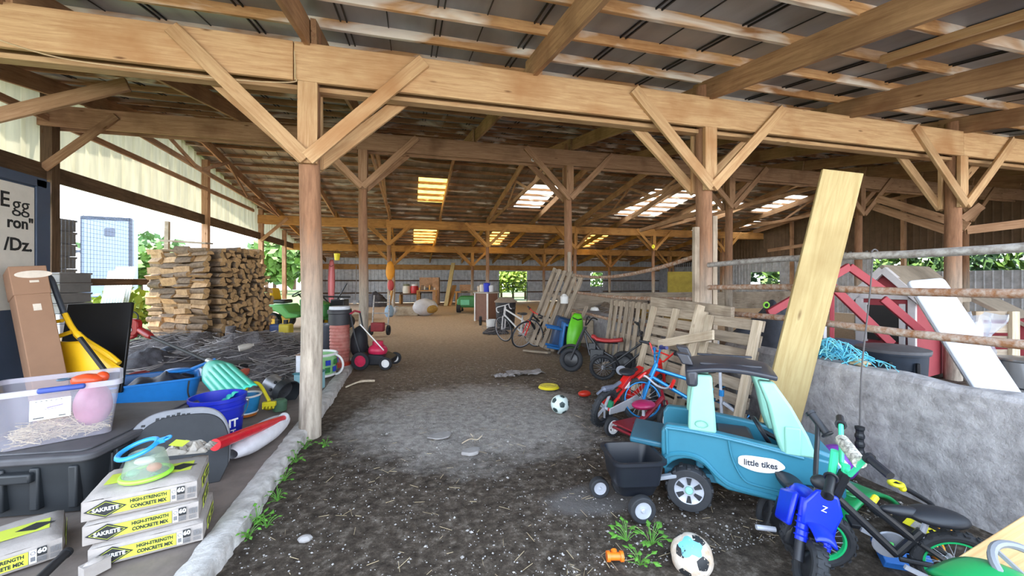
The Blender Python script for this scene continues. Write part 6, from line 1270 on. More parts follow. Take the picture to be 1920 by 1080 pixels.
# tubs
for px, py, tt, r, h_, lb, c_ in ((1568, 640, 5.2, .31, .62, 'blue grey lidded tub behind the blue twine', (66, 80, 100)), (1672, 652, 4.4, .30, .66, 'dark tub with a dusty grey lid behind the concrete wall', (40, 52, 68))):
    p = at(px, py, tt); p.z = 0; t = thing('feed_tub', lb, 'tub', p); M = xf(t); z1 = at(px, py, tt).z; b = MB(); b.lathe([(0, 0), (r*.86, 0), (r*.97, z1-.05), (r*1.03, z1-.05), (r*1.03, z1-.01), (0, z1-.01)], 32, M); b.build('tub', mat('tub%d' % px, c_, .5, 0, .1), t); b = MB(); b.lathe([(r*1.05, z1-.03), (r*1.05, z1), (r*.8, z1+.02), (0, z1+.045)], 32, M); b.build('lid', mat('lid%d' % px, (78, 92, 112) if px < 1600 else (104, 104, 108), .55, 0, .12), t)
    for s_ in (-1, 1): b = MB(); b.box((s_*.11, -r*.98, z1-.2), (.03, .04, .18), M @ Rot(-40, 'Z')); b.build('handle', M_mblk, t, bevel=.006)
# white table top
A, B, Cc, D = at(1702, 526, 3.75), at(1770, 520, 3.75), at(1858, 745, 3.25), at(1778, 735, 3.25); xx = (B-A); w_ = xx.length; yy_ = (Cc+D-A-B)/2; L = yy_.length; M = frame(A, xx, yy_); t = thing('table_leaf', 'white folding table leaf leaning behind the pipe rails', 'table', M=M); b = MB(); b.prism([(x+w_/2, y+(L+.5)/2) for x, y in rrect(w_, L+.5, .04)], .035, M); b.build('top', mat('table_white', (192, 198, 208), .5, 0, .03), t, bevel=.008); b = MB(); b.box((w_/2, .6, .045), (w_*.9, .9, .02), M); b.build('rail', M_galv, t)
# wrapped plastic, pallet, pot
p = at(1842, 592, 4.0); t = thing('plastic_wrap', 'crumpled clear plastic wrap hanging by the white table leaf', 'plastic sheet', p); b = MB(); b.grid(lambda u, v: p+RT*((u-.45)*.42*(1-.75*v))+V((0, 0, .02-.48*v))+FW*(.09*NZ.noise(V((u*6, v*3, 4))))+V((0, 0, .05*NZ.noise(V((u*5, 1, 0)))*(1-v))), 20, 14); b.build('film', clear('wrap_film', (196, 204, 216), .5), t, smooth=15)
pallet('board_pallet', 'low weathered pallet standing beyond the pipe rails at the right edge', frame(at(1825, HY+1.5*745/4.6, 4.6), RT, V((0, 0, 1))), .52, 1.15, 8, True, W_grey, W_pale, 2, True)
p = at(1930, 742, 3.5); t = thing('steel_pot', 'big stainless steel pot standing beyond the wall at the right edge', 'pot', p); M = Matrix.Translation(p); b = MB(); b.shell([(0, 0), (.19, 0), (.195, .30), (.205, .305), (.19, .31), (.18, .01)], 32, M); b.build('pot', mat('steel_pot', (196, 198, 200), .25, .8, .05), t); b = MB(); b.torus((0, 0, .08), .196, .006, 32, 6, M); b.build('band', M_mblk, t); b = MB(); b.lathe([(0, .31), (.2, .31), (.19, .325), (0, .34)], 30, M); b.build('lid', mat('steel_pot', (196, 198, 200), .25, .8), t)
b = MB(); b.box((p.x, p.y, (p.z)/2-.005), (.5, .5, p.z-.01)); tag(b.build('wood_block', W_grey, bevel=.01), 'grey timber block under the steel pot', 'block')
# playhouse
M_phr = mat('house_red', (158, 62, 70), .7, 0, .1, 4); M_phw = mat('house_white', (206, 202, 204), .7, 0, .08, 5); M_phf = mat('house_roof', (150, 138, 122), .9, 0, .14, 7)
a = at(1657, 505, 6.2); wv = (RT*.45-FW*.89).normalized(); wv.z = 0; dv = V((-wv.y, wv.x, 0)); HWd = .36; M = frame((a.x, a.y, 0), wv, dv); t = thing('playhouse', 'red and white timber playhouse with a brown roof behind the pipe rails', 'playhouse', M=M); za = a.z; ze = za-.42
b = MB(); b.prism([(-HWd, .05), (HWd, .05), (HWd, ze), (0, za-.03), (-HWd, ze)], 1.55, M @ T(0, .06, 0) @ Rot(90, 'X') @ Matrix.Diagonal((1, 1, -1, 1))); b.build('body', M_phr, t)
for s_ in (-1, 1):
    b = MB(); b.bar(M @ V((0, -.02, za)), M @ V((s_*(HWd+.12), -.02, ze-.11)), .10, .10); b.build('barge_board', M_phw, t, bevel=.006)
    b = MB(); b.prism([(0, 0), (s_*(HWd+.14), -(.42+.12)*1.0), (s_*(HWd+.14), -(.42+.12)+.05), (0, .05)], 1.75, M @ T(0, -.06, za+.02) @ Rot(90, 'X') @ Matrix.Diagonal((1, 1, -1, 1))); b.build('roof_slope', M_phf, t)
    b = MB(); b.box((s_*(HWd-.04), 0.03, ze/2), (.09, .06, ze), M); b.build('corner_board', M_phw, t, bevel=.006)
b = MB(); b.box((0, .03, ze-.0), (2*HWd+.1, .06, .09), M); b.build('eave_board', M_phw, t, bevel=.006)
b = MB(); b.box((-.02, .04, ze-.42), (.40, .05, .55), M); b.build('window', mat('dark_opening', (36, 34, 34), .6), t)
for s_ in (-1, 1): b = MB(); b.box((-.02+s_*.23, .03, ze-.42), (.07, .06, .62), M); b.build('window_frame', M_phw, t, bevel=.005)
# second lower roof to the right of the pole
a2 = at(1822, 560, 6.6); M = frame((a2.x, a2.y, 0), wv, dv); t = thing('hutch', 'low hutch with a weathered roof right of the playhouse', 'hutch', M=M); b = MB(); b.box((.2, .5, (a2.z-.3)/2), (.8, .9, a2.z-.3), M); b.build('body', M_phr, t); b = MB(); b.prism([(-.4, .02), (.0, .02), (.75, -.5), (.75, -.55), (0, -.05), (-.4, -.05)], 1.1, M @ T(0, 0, a2.z) @ Rot(90, 'X') @ Matrix.Diagonal((1, 1, -1, 1))); b.build('roof', M_phf, t)
# red timber lattice
t = thing('red_trestle', 'red timber frame of crossed bars standing in front of the playhouse', 'frame', at(1590, 640, 5.3)); M_fr = mat('frame_red', (166, 58, 68), .6, 0, .08, 5)
for (x0, y0, x1, y1) in ((1592, 500, 1660, 548), (1592, 500, 1440, 588), (1545, 522, 1672, 645), (1655, 560, 1728, 622), (1560, 552, 1560, 640)):
    b = MB(); b.bar(at(x0, y0, 5.35), at(x1, y1, 5.25), .05, .10); b.build('bar', M_fr, t, bevel=.006)
b = MB(); b.bar(at(1541, 552, 5.3), at(1541, 640, 5.3), .06, .09); b.build('white_post', M_phw, t, bevel=.006)
heap(at(1440, 600, 7.0).xy.to_3d(), .9, .7, 1.0, 'dark_tarp', 'dark grey tarp over a heap behind the leaning plank', 'tarp', mat('tarp_grey', (70, 74, 84), .6, 0, .2, 8), 6, 0)
b = MB(); p = at(1437, 572, 6.0); b.torus((0, 0, 0), .04, .012, 18, 6, frame(p, RT, V((0, 0, 1)))); tag(b.build('lime_ring', M_glime), 'small lime green ring hanging by the dark tarp', 'ring')
# collapsed timbers on the right
for k, (x0, y0, t0, x1, y1, t1, lb) in enumerate(((1645, 372, 9.6, 1815, 425, 8.2, 'broken brown beam sloping down behind the right pole post, upper one'), (1640, 388, 9.8, 1800, 440, 8.4, 'broken brown beam sloping down behind the right pole post, lower one'), (1812, 432, 8.4, 1930, 418, 8.0, 'short brown beam right of the right pole post'), (1805, 412, 8.4, 1840, 385, 8.3, 'short brace rising right of the right pole post'), (1440, 470, 15, 1560, 452, 13, 'pale plank hanging under the broken roof on the right'), (1185, 408, 13, 1340, 300, 10.5, 'long timber rising to the right under the ridge'), (1200, 432, 14, 1345, 388, 11, 'pale timber slanting under the bright roof panel'))):
    tag(timber('roof_timber', at(x0, y0, t0), at(x1, y1, t1), .05, .17 if k < 4 else .12, W_mid), lb, 'timber')
# ================================================================ things at the back of the barn
def gp(px, t): return at(px, HY+H*745/t, t)
def fr(p): return lambda x, y, z: p+RT*x+FW*y+V((0, 0, z))
M_jd = pl('tractor_green', (58, 132, 66), .35); M_jy = pl('tractor_yellow', (226, 182, 36), .4); M_jl = pl('tractor_light', (96, 176, 96), .35)
# riding mower
p = gp(556, 12.6); q = fr(p); t = thing('garden_tractor', 'green riding mower with a yellow seat behind the near pole post', 'tractor', p)
for x, y, r in ((-.55, -.4, .28), (-.55, .4, .28), (.75, -.35, .2), (.75, .35, .2)):
    b = MB(); M1 = wheel(b, q(x, y, r), r, .2, FW, 24); o = b.build('wheel', M_tyre, t); b = MB(); b.lathe([(0, -.06), (r*.6, -.06), (r*.6, .06), (0, .06)], 18, M1); b.build('hub', M_jy, o)
b = MB(); b.prism([(-1.0, .50), (-.9, .78), (-.2, .80), (.0, .55), (.3, .48), (.3, .40), (-.1, .36), (-.25, .5), (-.5, .62), (-.8, .55)], .95, frame(q(0, .48, 0), RT, V((0, 0, 1)))); b.build('fender', M_jl, t, bevel=.04)
b = MB(); b.prism([(.25, .35), (.2, .95), (.35, 1.0), (1.0, .82), (1.05, .4)], .5, frame(q(0, .25, 0), RT, V((0, 0, 1)))); b.build('bonnet', M_jd, t, bevel=.05)
b = MB(); b.box((0, 0, 0), (.42, .5, .12), frame(q(-.45, 0, .88), RT, FW)); b.build('seat', M_bk, t, bevel=.04); b = MB(); b.box((0, 0, 0), (.12, .48, .42), frame(q(-.68, 0, 1.10), RT, FW) @ Rot(-12, 'Y')); b.build('backrest', M_jy, t, bevel=.06)
b = MB(); b.torus((0, 0, 0), .18, .02, 26, 6, frame(q(.05, 0, 1.12), RT, FW) @ Rot(-30, 'Y')); b.tube([q(.05, 0, 1.12), q(.25, 0, .9)], .025, 6); b.build('steering_wheel', M_bk, t)
p = gp(628, 13.0); q = fr(p); t = thing('garden_tiller', 'black and green garden machine right of the near pole post', 'garden machine', p); b = MB(); b.box((0, 0, .45), (.9, .6, .35), frame(q(0, 0, 0), RT, FW)); b.build('body', M_jd, t, bevel=.05); b = MB(); b.box((.2, -.1, .75), (.45, .4, .35), frame(q(0, 0, 0), RT, FW)); b.build('engine', M_bk, t, bevel=.03)
for x in (-.5, .5): b = MB(); wheel(b, q(x, -.2, .22), .22, .15, FW, 20); b.build('wheel', M_tyre, t)
b = MB(); b.tube([q(-.1, 0, .6), q(.35, .1, 1.45)], .025, 6); b.tube([q(.0, 0, .6), q(-.55, .1, 1.1)], .025, 6); b.tube([q(-.6, 0, 1.02), q(.5, 0, 1.0)], .03, 6); b.build('handle_bar', M_bk, t); b = MB(); b.ball(q(.32, -.2, .8), .12, 12, 8, (.8, .8, 1.4)); b.build('bottle', M_wht, t)
for px, c_, nm, lb, s_ in ((520, (46, 66, 112), 'water_jug', 'dark blue jug on the block end beside the woodpile', .2), (536, (206, 186, 54), 'jerry_can', 'yellow jerry can beside the dark blue jug', .22)):
    p = gp(px, 9.2); p.z = 0; t = thing(nm, lb, nm.replace('_', ' '), p); b = MB(); b.box((0, 0, .32), (.26, .24, .42), frame(p, RT, FW)); b.build('can', pl(nm, c_), t, bevel=.04); b = MB(); b.lathe([(0, .5), (.05, .5), (.05, .62), (0, .62)], 12, frame(p, RT, FW)); b.build('spout', M_mblk, t); b = MB(); b.box((0, 0, .055), (.3, .3, .11), frame(p, RT, FW)); tag(b.build('brick', mat('block', (126, 116, 106)), bevel=.01), 'low block under the %s' % lb.split(' on ')[0].split(' beside ')[0], 'block')
# back wall row
def bx(nm, lb, cat, px, t_, w, d, z0, z1, c, grp=None, bev=.02, dx=0):
    p = gp(px, t_); b = MB(); b.box((dx, 0, (z0+z1)/2), (w, d, z1-z0), frame(p, RT, FW)); return tag(b.build(nm, c, bevel=bev), lb, cat, grp)
p = gp(621, 25); sled('sled', 'faded red sled standing on end at the back of the left side', p+V((0, 0, .02)), at(622, 487, 25.2), .45, pl('sled_red', (182, 96, 100)), .12)
p = at(632, 481, 16); t = thing('hanging_bucket', 'small yellow bucket hanging under the third cross beam', 'bucket', p); b = MB(); b.lathe([(0, -.15), (.09, -.15), (.12, .12), (0, .12)], 18, Matrix.Translation(p)); b.build('pail', M_ye, t); b = MB(); b.tube([p+V((-.1, 0, .12)), p+V((0, 0, .3)), p+V((.1, 0, .12))], .008, 5); b.build('bail', M_bk, t)
for k, (px, py, tt, lb, m) in enumerate(((646, 488, 28, 'dark long pole leaning on the back wall, leftmost', M_bk), (655, 492, 28, 'dark curved tool leaning on the back wall, second from left', M_bk), (668, 498, 27, 'grey long handled tool leaning on the back wall', M_galv), (676, 505, 27, 'dark fork leaning on the back wall by the second post', M_bk))):
    a = gp(px-4+3*k % 5, tt-.8); e = at(px, py, tt); b = MB(); b.tube([a, (a+e)/2+V((.05, 0, 0)), e], .03, 6); b.box(a+V((0, 0, .12)), (.22, .05, .24)); tag(b.build('leaning_tool', m), lb, 'tool')
p = gp(705, 24); heap(p, .9, .6, .8, 'machine_parts', 'dark jumble of machine parts right of the second post at the back', 'scrap heap', mat('scrap_dark', (52, 50, 56)), 10, 0)
tag(timber('timber_bundle', gp(640, 15)+V((0, 0, .15)), gp(690, 16)+V((0, 0, .15)), .5, .2, W_pale), 'pale timber lying across the floor left of the second post', 'timber')
# hung vests and bags at the third row post
p = at(732, 512, 18.0); t = thing('life_vests', 'orange and yellow vests hanging on the third left post', 'vest', p); b = MB(); b.ball(p+V((0, -.15, .1)), .22, 14, 10, (.85, .5, 1.9), None, .08); b.build('vest', pl('vest_orange', (222, 150, 40), .6), t); b = MB(); b.ball(p+V((.02, -.15, -.55)), .18, 14, 10, (.8, .5, 1.4), None, .08); b.build('red_vest', pl('vest_red', (186, 72, 72), .6), t)
tag(timber('sawhorse', gp(726, 17.5), at(735, 545, 17.8), .1, .08, W_far), 'orange brown timber prop leaning on the third left post', 'prop')
for px, tt, c_, lb in ((730, 17.0, (150, 176, 200), 'pale blue bag on the floor before the third left post'), (744, 17.6, (176, 172, 170), 'small grey bag right of the pale blue bag')):
    p = gp(px, tt); b = MB(); b.ball(p+V((0, 0, .22)), .22, 14, 10, (.9, .8, 1.2 if px < 740 else .9), None, .1); tag(b.build('bag', pl('bag%d' % px, c_, .6)), lb, 'bag')
bx('crate', 'low pale timber crate on the floor left of the white wrapped bale', 'crate', 766, 17.8, 1.0, .7, 0, .38, W_pale)
p = gp(797, 17.6); t = thing('covered_bale', 'lumpy bale under a white sheet on the floor at the back', 'bale', p); b = MB(); b.ball(p+V((0, 0, .36)), .45, 20, 12, (1.25, .9, .85), None, .06); b.build('sheet', mat('sheet_white', (206, 204, 206), .7, 0, .12, 4), t, sub=1); b = MB(); b.ball(p+V((.25, -.2, .3)), .25, 10, 8, (1.2, 1, .8)); b.build('straw', mat('bale', (176, 138, 66)), t)
bx('workbench_shelf', 'dark low bench under the white and red barrels', 'bench', 770, 26.2, 1.3, .5, .62, .72, W_dark)
for s_ in (-.5, .5): pass
p = gp(763, 26); 
for px, c_, lb in ((762.5, (226, 218, 200), 'cream white barrel on the dark bench at the back'), (777.5, (196, 40, 44), 'red barrel on the dark bench at the back')):
    p = gp(px, 26.0); t = thing('barrel', lb, 'barrel', p); b = MB(); b.lathe([(0, .72), (.24, .72), (.27, .95), (.24, 1.2), (0, 1.22)], 20, Matrix.Translation(p)); b.build('drum', pl('barrel%d' % int(px), c_), t); b = MB(); b.lathe([(0, 1.2), (.2, 1.2), (.2, 1.32), (0, 1.34)], 18, Matrix.Translation(p)); b.build('lid', M_wht if px > 770 else pl('lid_olive', (120, 120, 84)), t)
for px, lb in ((752, 'left'), (786, 'right')):
    bx('bench_trestle', 'timber trestle at the %s end of the dark bench' % lb, 'trestle', px, 26.2, .12, .5, 0, .62, W_far)
t_ = 25.5; p = gp(802, t_); q = fr(p); t = thing('workbench', 'golden timber workbench with a back board at the back wall', 'workbench', p); b = MB(); b.box((0, 0, .9), (1.3, .6, .07), frame(p, RT, FW)); b.build('top', W_far, t)
for x in (-.6, .6): 
    for y in (-.25, .25): b = MB(); b.box((x, y, .43), (.1, .1, .86), frame(p, RT, FW)); b.build('leg', W_far, t)
b = MB(); b.box((-.1, .3, 1.35), (1.0, .04, .8), frame(p, RT, FW)); b.build('back_board', W_mid, t)
for k in range(7):
    b = MB(); x = -.5+.16*k; b.box((0, 0, 0), (.1+.04*(k % 2), .14, .14+.08*((k*5) % 3)), frame(q(x, -.05, 1.03+.04*((k*5) % 3)), RT, FW)); tag(b.build('parts_box', pl('pb%d' % (k % 4), ((206, 150, 60), (110, 80, 50), (200, 190, 170), (60, 60, 64))[k % 4])), 'small box on the golden workbench, %s from the left' % nth(k), 'box', 'boxes on the workbench')
bx('cupboard', 'narrow brown timber cupboard right of the workbench', 'cupboard', 818, 25.6, .42, .4, 0, 1.75, W_mid)
for k, (px, py, x0) in enumerate(((850, 493, 836), (852, 535, 842))): tag(timber('leaning_plank', gp(x0, 24.5), at(px, py, 25.2), .28, .06, W_yel if k == 0 else W_far), ['tall yellow plank leaning on the back wall', 'short brown plank leaning right of the tall yellow plank'][k], 'plank')
p = gp(873, 24.4); t = thing('bench_table', 'golden timber table behind the green utility cart', 'table', p); b = MB(); b.box((0, 0, .85), (1.3, .5, .08), frame(p, RT, FW)); b.build('top', W_far, t)
for x in (-.55, .55): b = MB(); b.box((x, 0, .42), (.1, .4, .84), frame(p, RT, FW)); b.build('leg', W_far, t)
bx('wood_box', 'brown box standing on the golden timber table', 'box', 873, 24.4, .7, .35, .895, 1.3, W_mid)
# green utility cart
p = gp(878, 19.5); q = fr(p); t = thing('utility_cart', 'small green utility cart facing the camera at the back', 'cart', p); Mq = frame(p, RT, FW)
b = MB(); b.prism([(-.5, .25), (.5, .25), (.5, .62), (.35, .8), (-.35, .8), (-.5, .62)], .9, Mq @ T(0, .45, 0) @ Rot(90, 'X')); b.build('body', M_jd, t, bevel=.06); b = MB(); b.box((-.1, -.5, .5), (.42, .06, .26), Mq); b.build('front_panel', pl('cart_light', (110, 196, 150)), t, bevel=.02)
b = MB(); b.box((.1, .3, 1.0), (.9, .5, .1), Mq); b.build('seat', pl('seat_tan', (150, 128, 104)), t, bevel=.03); b = MB(); b.box((.55, .4, .75), (.5, .8, .4), Mq); b.build('cargo_box', pl('cargo', (70, 96, 50)), t, bevel=.03)
b = MB(); b.torus((-.2, -.05, 1.0), .16, .02, 22, 6, Mq @ T(0, 0, 0)); b.build('steering_wheel', M_bk, t)
for x, y in ((-.42, -.3), (.45, -.3), (-.42, .6), (.55, .6)): b = MB(); M1 = wheel(b, q(x, y, .22), .22, .2, RT, 20); o = b.build('wheel', M_tyre, t); b = MB(); b.lathe([(0, -.11), (.11, -.11), (.11, .11), (0, .11)], 14, M1); b.build('hub', M_jy, o)
# white framed cabinet with jugs, barrel and bucket
p = gp(912, 15.2); q = fr(p); Mq = frame(p, (RT*.8-FW*.6), FW*.8+RT*.6); t = thing('storage_cabinet', 'tall white edged cabinet with brown side beside the aisle at the back', 'cabinet', p); b = MB(); b.box((.0, .0, .55), (.62, .6, 1.02), Mq); b.build('body', mat('cab_brown', (122, 84, 66), .6, 0, .08), t); b = MB(); b.box((-.32, .0, .55), (.01, .56, .98), Mq); b.build('side_panel', mat('cab_grey', (150, 152, 158), .6), t)
for x, y in ((-.31, -.3), (-.31, .3), (.31, -.3)): b = MB(); b.box((x, y, .55), (.05, .05, 1.1), Mq); b.build('edge_strip', M_wht, t)
b = MB(); b.box((0, 0, 1.08), (.72, .7, .05), Mq); b.build('top', mat('cab_top', (170, 164, 156), .6), t)
for k, (x, c_, r, h_, nm, lb) in enumerate(((.06, (24, 50, 196), .13, .32, 'bucket', 'royal blue bucket on top of the white edged cabinet'), (-.14, (214, 208, 196), .12, .26, 'jug', 'cream jug left of the blue bucket on the cabinet'), (.28, (206, 208, 214), .09, .22, 'jug', 'white jug right of the blue bucket on the cabinet'), (-.30, (196, 180, 160), .10, .2, 'jug', 'tan jug at the left end of the cabinet top'))):
    b = MB(); b.lathe([(0, 0), (r*.85, 0), (r, h_), (r*.5, h_+.03), (0, h_+.03)], 18, Mq @ T(x, -.05, 1.11)); tag(b.build(nm, pl('cj%d' % k, c_)), lb, nm)
p = gp(948, 12.6); t = thing('dustbin', 'black dustbin with a dusty round lid behind the white bicycle', 'bin', p); M = Matrix.Translation(p); b = MB(); b.lathe([(0, 0), (.27, 0), (.33, .85), (0, .85)], 26, M); b.build('bin', pl('bin_black', (38, 40, 46), .5), t); b = MB(); b.lathe([(.36, .85), (.36, .88), (.2, 1.0), (0, 1.02)], 26, M); b.build('lid', mat('lid_tan', (146, 130, 116), .7, 0, .12), t)
p = gp(921, 12.0); t = thing('bucket', 'white bucket on the dirt in front of the white edged cabinet', 'bucket', p); b = MB(); b.shell([(0, 0), (.13, 0), (.155, .36), (.145, .36), (.12, .02)], 20, Matrix.Translation(p)); b.build('pail', M_wht, t); b = MB(); b.tube(arc(p+V((0, 0, .33)), .15, 190, 350, 8), .006, 5); b.build('bail', M_galv, t)
p = gp(901, 13.6); t = thing('cart_wheel', 'small rusty wheel lying by the white edged cabinet', 'wheel', p); b = MB(); M1 = wheel(b, p+V((0, 0, .16)), .16, .08, RT, 18); b.build('tyre', M_tyre, t); b = MB(); b.lathe([(0, -.03), (.1, -.03), (.1, .03), (0, .03)], 14, M1); b.build('hub', M_rust, t)
p = gp(930, 11.6); heap(p, .4, .3, .16, 'scrap_metal', 'small heap of scrap metal on the dirt before the dustbin', 'scrap heap', mat('scrap_dark', (52, 50, 56)), 6, 0)
# boarded bay on the right wall
bx('boarded_screen', 'yellow lit board panel standing far behind the pipe rails', 'panel', 1276, 24.5, 1.6, .08, 0, 2.1, mat('panel_yellow_lit', (176, 160, 70), .8, 0, .15, 3))  # yellow light from the skylights is put into the board colour
# metal gate across the back opening
p0, p1 = onY(936, 540, YF-.3), onY(988, 540, YF-.3); t = thing('tube_gate', 'dark green tube gate across the bright back opening', 'gate', (p0.x, p0.y, 0)); 
for x_ in (p0, p1): b = MB(); b.tube([(x_.x, x_.y, 0), (x_.x, x_.y, 1.45)], .035, 6); b.build('upright', pl('gate_green', (50, 92, 66)), t)
for z in (.3, .7, 1.05, 1.4): b = MB(); b.tube([(p0.x, p0.y, z), (p1.x, p1.y, z)], .03, 6); b.build('bar', pl('gate_green', (50, 92, 66)), t)
# ================================================================ outdoors
M_lf = [mat('foliage%d' % k, c, .7, 0, .25, 3, rnd=.25) for k, c in enumerate(((96, 132, 44), (70, 104, 48), (150, 170, 52)))]
def tree(nm, lab, cat, p, r, h, m, n=420, ls=.35, grp=None, trunk=True):
    p = V(p); t = thing(nm, lab, cat, p, 0, grp); b = MB()
    for i in range(n):
        d = V((R.gauss(0, 1), R.gauss(0, 1), R.gauss(0, 1))).normalized()*R.random()**.4; k = 1+.25*NZ.noise(V((d.x*2, d.y*2, d.z*2+p.x)))
        c = p+V((d.x*r*k, d.y*r*k, h*.58+d.z*h*.42*k)); c.z = max(c.z, .1); x = V((R.gauss(0, 1), R.gauss(0, 1), R.gauss(0, 1))).normalized(); y = x.orthogonal().normalized(); s_ = ls*R.uniform(.6, 1.3)
        b.add([c-x*s_, c+y*s_*.6, c+x*s_, c-y*s_*.6], [(0, 1, 2, 3)])
    b.build('crown', m, t, smooth=0)
    b = MB(); b.tube([p, p+V((0, 0, h*.6))], [r*.07, r*.04], 8); b.build('trunk', W_dark, t)
    return t
# hill line and trees to the left
k = 0
for (px, tt, r, h, m) in ((262, 60, 6, 9, 1), (285, 52, 4, 6, 0), (305, 75, 6, 8, 1), (335, 80, 7, 8, 1), (515, 60, 4, 8, 1), (535, 48, 3.5, 7, 0), (552, 70, 5, 9, 1), (500, 85, 6, 9, 0), (480, 90, 6, 7, 1)):
    p = at(px, HY, tt); p.z = 0; tree('field_tree', 'green tree far outside the open left side, %s from the left' % nth(k), 'tree', p, r, h, M_lf[m], 500, .7, 'trees outside the open left side'); k += 1
for (px, tt, r, h, lb) in ((242, 11.5, .9, 1.3, 'yellow green sunlit bush outside behind the leaning roof sheets'), (262, 12.5, .8, 1.2, 'yellow green sunlit bush outside left of the woodpile'), (222, 15, .8, .9, 'small sunlit bush outside left of the leaning roof sheets')):
    p = at(px, HY, tt); p.z = 0; tree('bush', lb, 'bush', p, r, h, M_lf[2], 420, .14)
# bushes behind the back wall openings and along the right wall
for i, (px, tt) in enumerate(((940, 33), (962, 34), (985, 33), (1118, 33.5))):
    p = at(px, HY, tt); p.z = 0; tree('bush', 'sunlit green bush seen through the back openings, %s from the left' % nth(i), 'bush', p, 1.5, 3.6, M_lf[2] if i % 2 == 0 else M_lf[0], 600, .22, 'bushes behind the back openings')
for i in range(9):
    tree('bush', 'leafy bush seen over the right wall, %s from the camera' % nth(i), 'bush', (XR+2.2+R.uniform(0, 1.5), 3.5+2.6*i, 0), 1.7, 4.2, M_lf[i % 2], 420, .3, 'bushes beyond the right wall')
# white trailer, the blue of its shaded side put into the body colour
p = at(200, HY, 21.0); p.z = 0; wv = RT.copy(); q = fr(p); Mq = frame(p, RT*.9+FW*.44, FW*.9-RT*.44); t = thing('box_trailer', 'white box trailer coloured in blue shade, parked outside the open left side', 'trailer', p); wd = 1.9; z1 = 1.52+(527-408)*21/745; b = MB(); b.box((0, .5, (z1+.5)/2), (wd, 1.0, z1-.5), Mq); b.build('body', mat('trailer_shaded', (138, 150, 180), .5, 0, .04, .6), t)
for s_ in (-1, 1): b = MB(); b.box((s_*wd/2, .06, (z1+.5)/2), (.14, .12, z1-.45), Mq); b.build('corner_trim', mat('trailer_trim', (66, 72, 92), .5), t)
b = MB(); b.box((0, .06, z1-.05), (wd, .12, .2), Mq); b.box((0, .06, .62), (wd, .12, .16), Mq); b.build('edge_trim', mat('trailer_trim', (66, 72, 92)), t); b = MB(); b.box((0, .07, 1.45), (wd-.1, .06, .42), Mq); b.build('stripe', mat('trailer_stripe', (88, 96, 120), .5), t)
b = MB(); b.prism([(x+.12, y) for x, y in rrect(.56, .60, .12)], .08, Mq @ T(0, .10, z1-.78) @ Rot(90, 'X')); b.build('window_rim', mat('trailer_trim', (66, 72, 92)), t); b = MB(); b.prism([(x+.12, y) for x, y in rrect(.44, .46, .08)], .02, Mq @ T(0, .015, z1-.78) @ Rot(90, 'X')); b.build('window_pane', mat('pane_dark', (74, 84, 108), .15), t)
for x in (-.7, .7): b = MB(); wheel(b, q(x, .9, .35), .35, .25, RT, 20); b.build('wheel', M_tyre, t)
p = at(140, HY, 22.5); p.z = 0; Mq = frame(p, RT, FW); b = MB(); b.box((0, 0, 3.2), (1.3, .2, .14), Mq); b.box((-.6, 0, 1.6), (.14, .14, 3.2), Mq); tag(b.build('goal_frame', mat('trailer_trim', (66, 72, 92))), 'dark metal frame outside left of the box trailer', 'frame')
# wire mesh across the opening
b = MB(); x = XL-.02; ya, yb = onX(108, 400, x).y, onX(252, 400, x).y
z0, z1 = 1.55, 3.15; k = ya
while k < yb: b.bar((x, k, z0), (x, k, z1), .004, .004); k += .085
k = z0
while k < z1: b.bar((x, ya, k), (x, yb, k), .004, .004); k += .085
tag(b.build('wire_mesh', mat('mesh_wire', (120, 126, 140), .5, .3), smooth=0), 'square wire mesh stretched across the open left side', 'mesh')
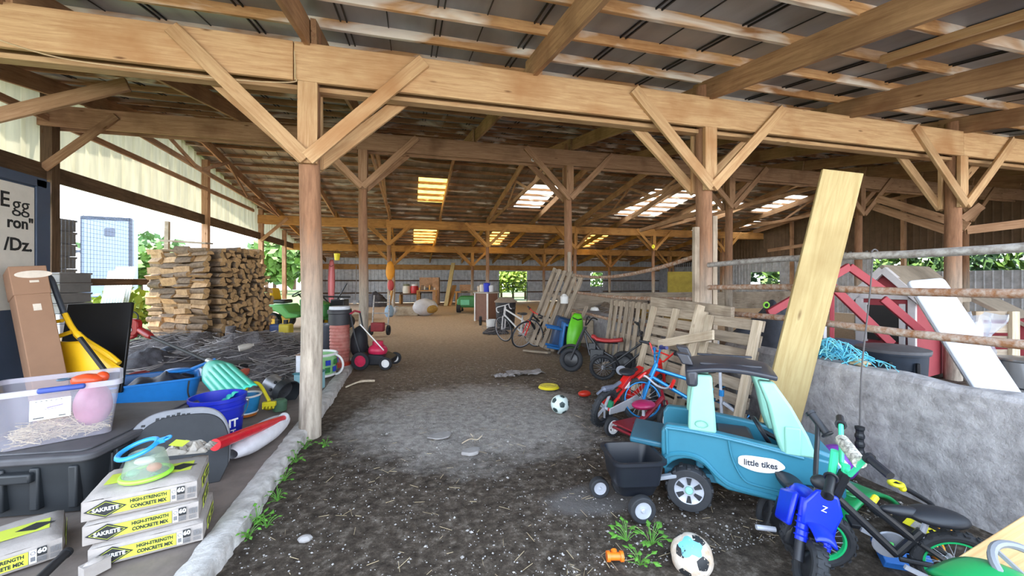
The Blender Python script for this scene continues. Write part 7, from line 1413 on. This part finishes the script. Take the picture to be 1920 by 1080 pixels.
# stacked trays
M_tray = mat('tray_grey', (126, 124, 122), .7, 0, .08, 6); M_trayw = mat('tray_white', (204, 206, 212), .7, 0, .06, 6)
def tray(px, t_, z, w, h, m, lb, grp): 
    p = at(px, HY, t_); p.z = z; b = MB(); b.box((0, 0, h*.45), (w, .5, h*.9), frame(p, RT, FW)); b.box((0, 0, h*.88), (w+.03, .53, h*.18), frame(p, RT, FW)); tag(b.build('seed_tray', m, bevel=.008), lb, 'tray', grp)
tt = 6.9
for k in range(6): tray(121, tt, .62+.175*k+(.0 if k < 2 else .0), .40, .174, M_trayw if k < 2 else M_tray, '%s stacked tray beside the steel cabinet, %s from the bottom of the low stack' % ('white' if k < 2 else 'grey', nth(k)), 'trays beside the steel cabinet')
for k in range(5): tray(100, tt+.5, 1.52+.235*k, .30, .234, M_tray, 'grey stacked tray beside the steel cabinet, %s from the bottom of the tall stack' % nth(k), 'trays beside the steel cabinet')
p = at(112, HY, tt+.2); b = MB(); b.box((0, .2, .30), (.75, 1.0, .62), frame((p.x, p.y, 0), RT, FW)); tag(b.build('trestle_table', W_grey, bevel=.01), 'low grey timber stand under the stacked trays', 'stand')
p = at(100, HY, tt+.5); b = MB(); b.box((0, 0, 1.06), (.28, .42, .9), frame((p.x, p.y, 0), RT, FW)); tag(b.build('grey_drum', M_tray, bevel=.02), 'grey bin under the tall stack of trays', 'bin')
# roof sheets leaning outside
for k, (px, tt, lb) in enumerate(((212, 10.2, 'corrugated pale roof sheet leaning outside, front one'), (225, 10.8, 'corrugated pale roof sheet leaning outside, rear one'))):
    p = at(px-18, HY, tt); p.z = 0; e = at(px+12, 508-8*k, tt+.5); b = MB(); dv = (e-p); xv = RT*.75
    b.grid(lambda u, v: p+dv*v+xv*(u-.5)*.8+FW*(.02*sin(u*50)), 60, 2); tag(b.build('roof_sheet', mat('sheet_pale', (176, 182, 180), .5, .2, .06), smooth=60, solid=.004), lb, 'roof sheet')
b = MB(); p = at(280, 452, 11.0); e_ = at(314, 415, 11.2); b.bar((e_.x-.05, e_.y, -.05), e_, .10, .10); tag(b.build('fence_stake', W_grey), 'grey stake sticking up behind the woodpile top', 'stake')
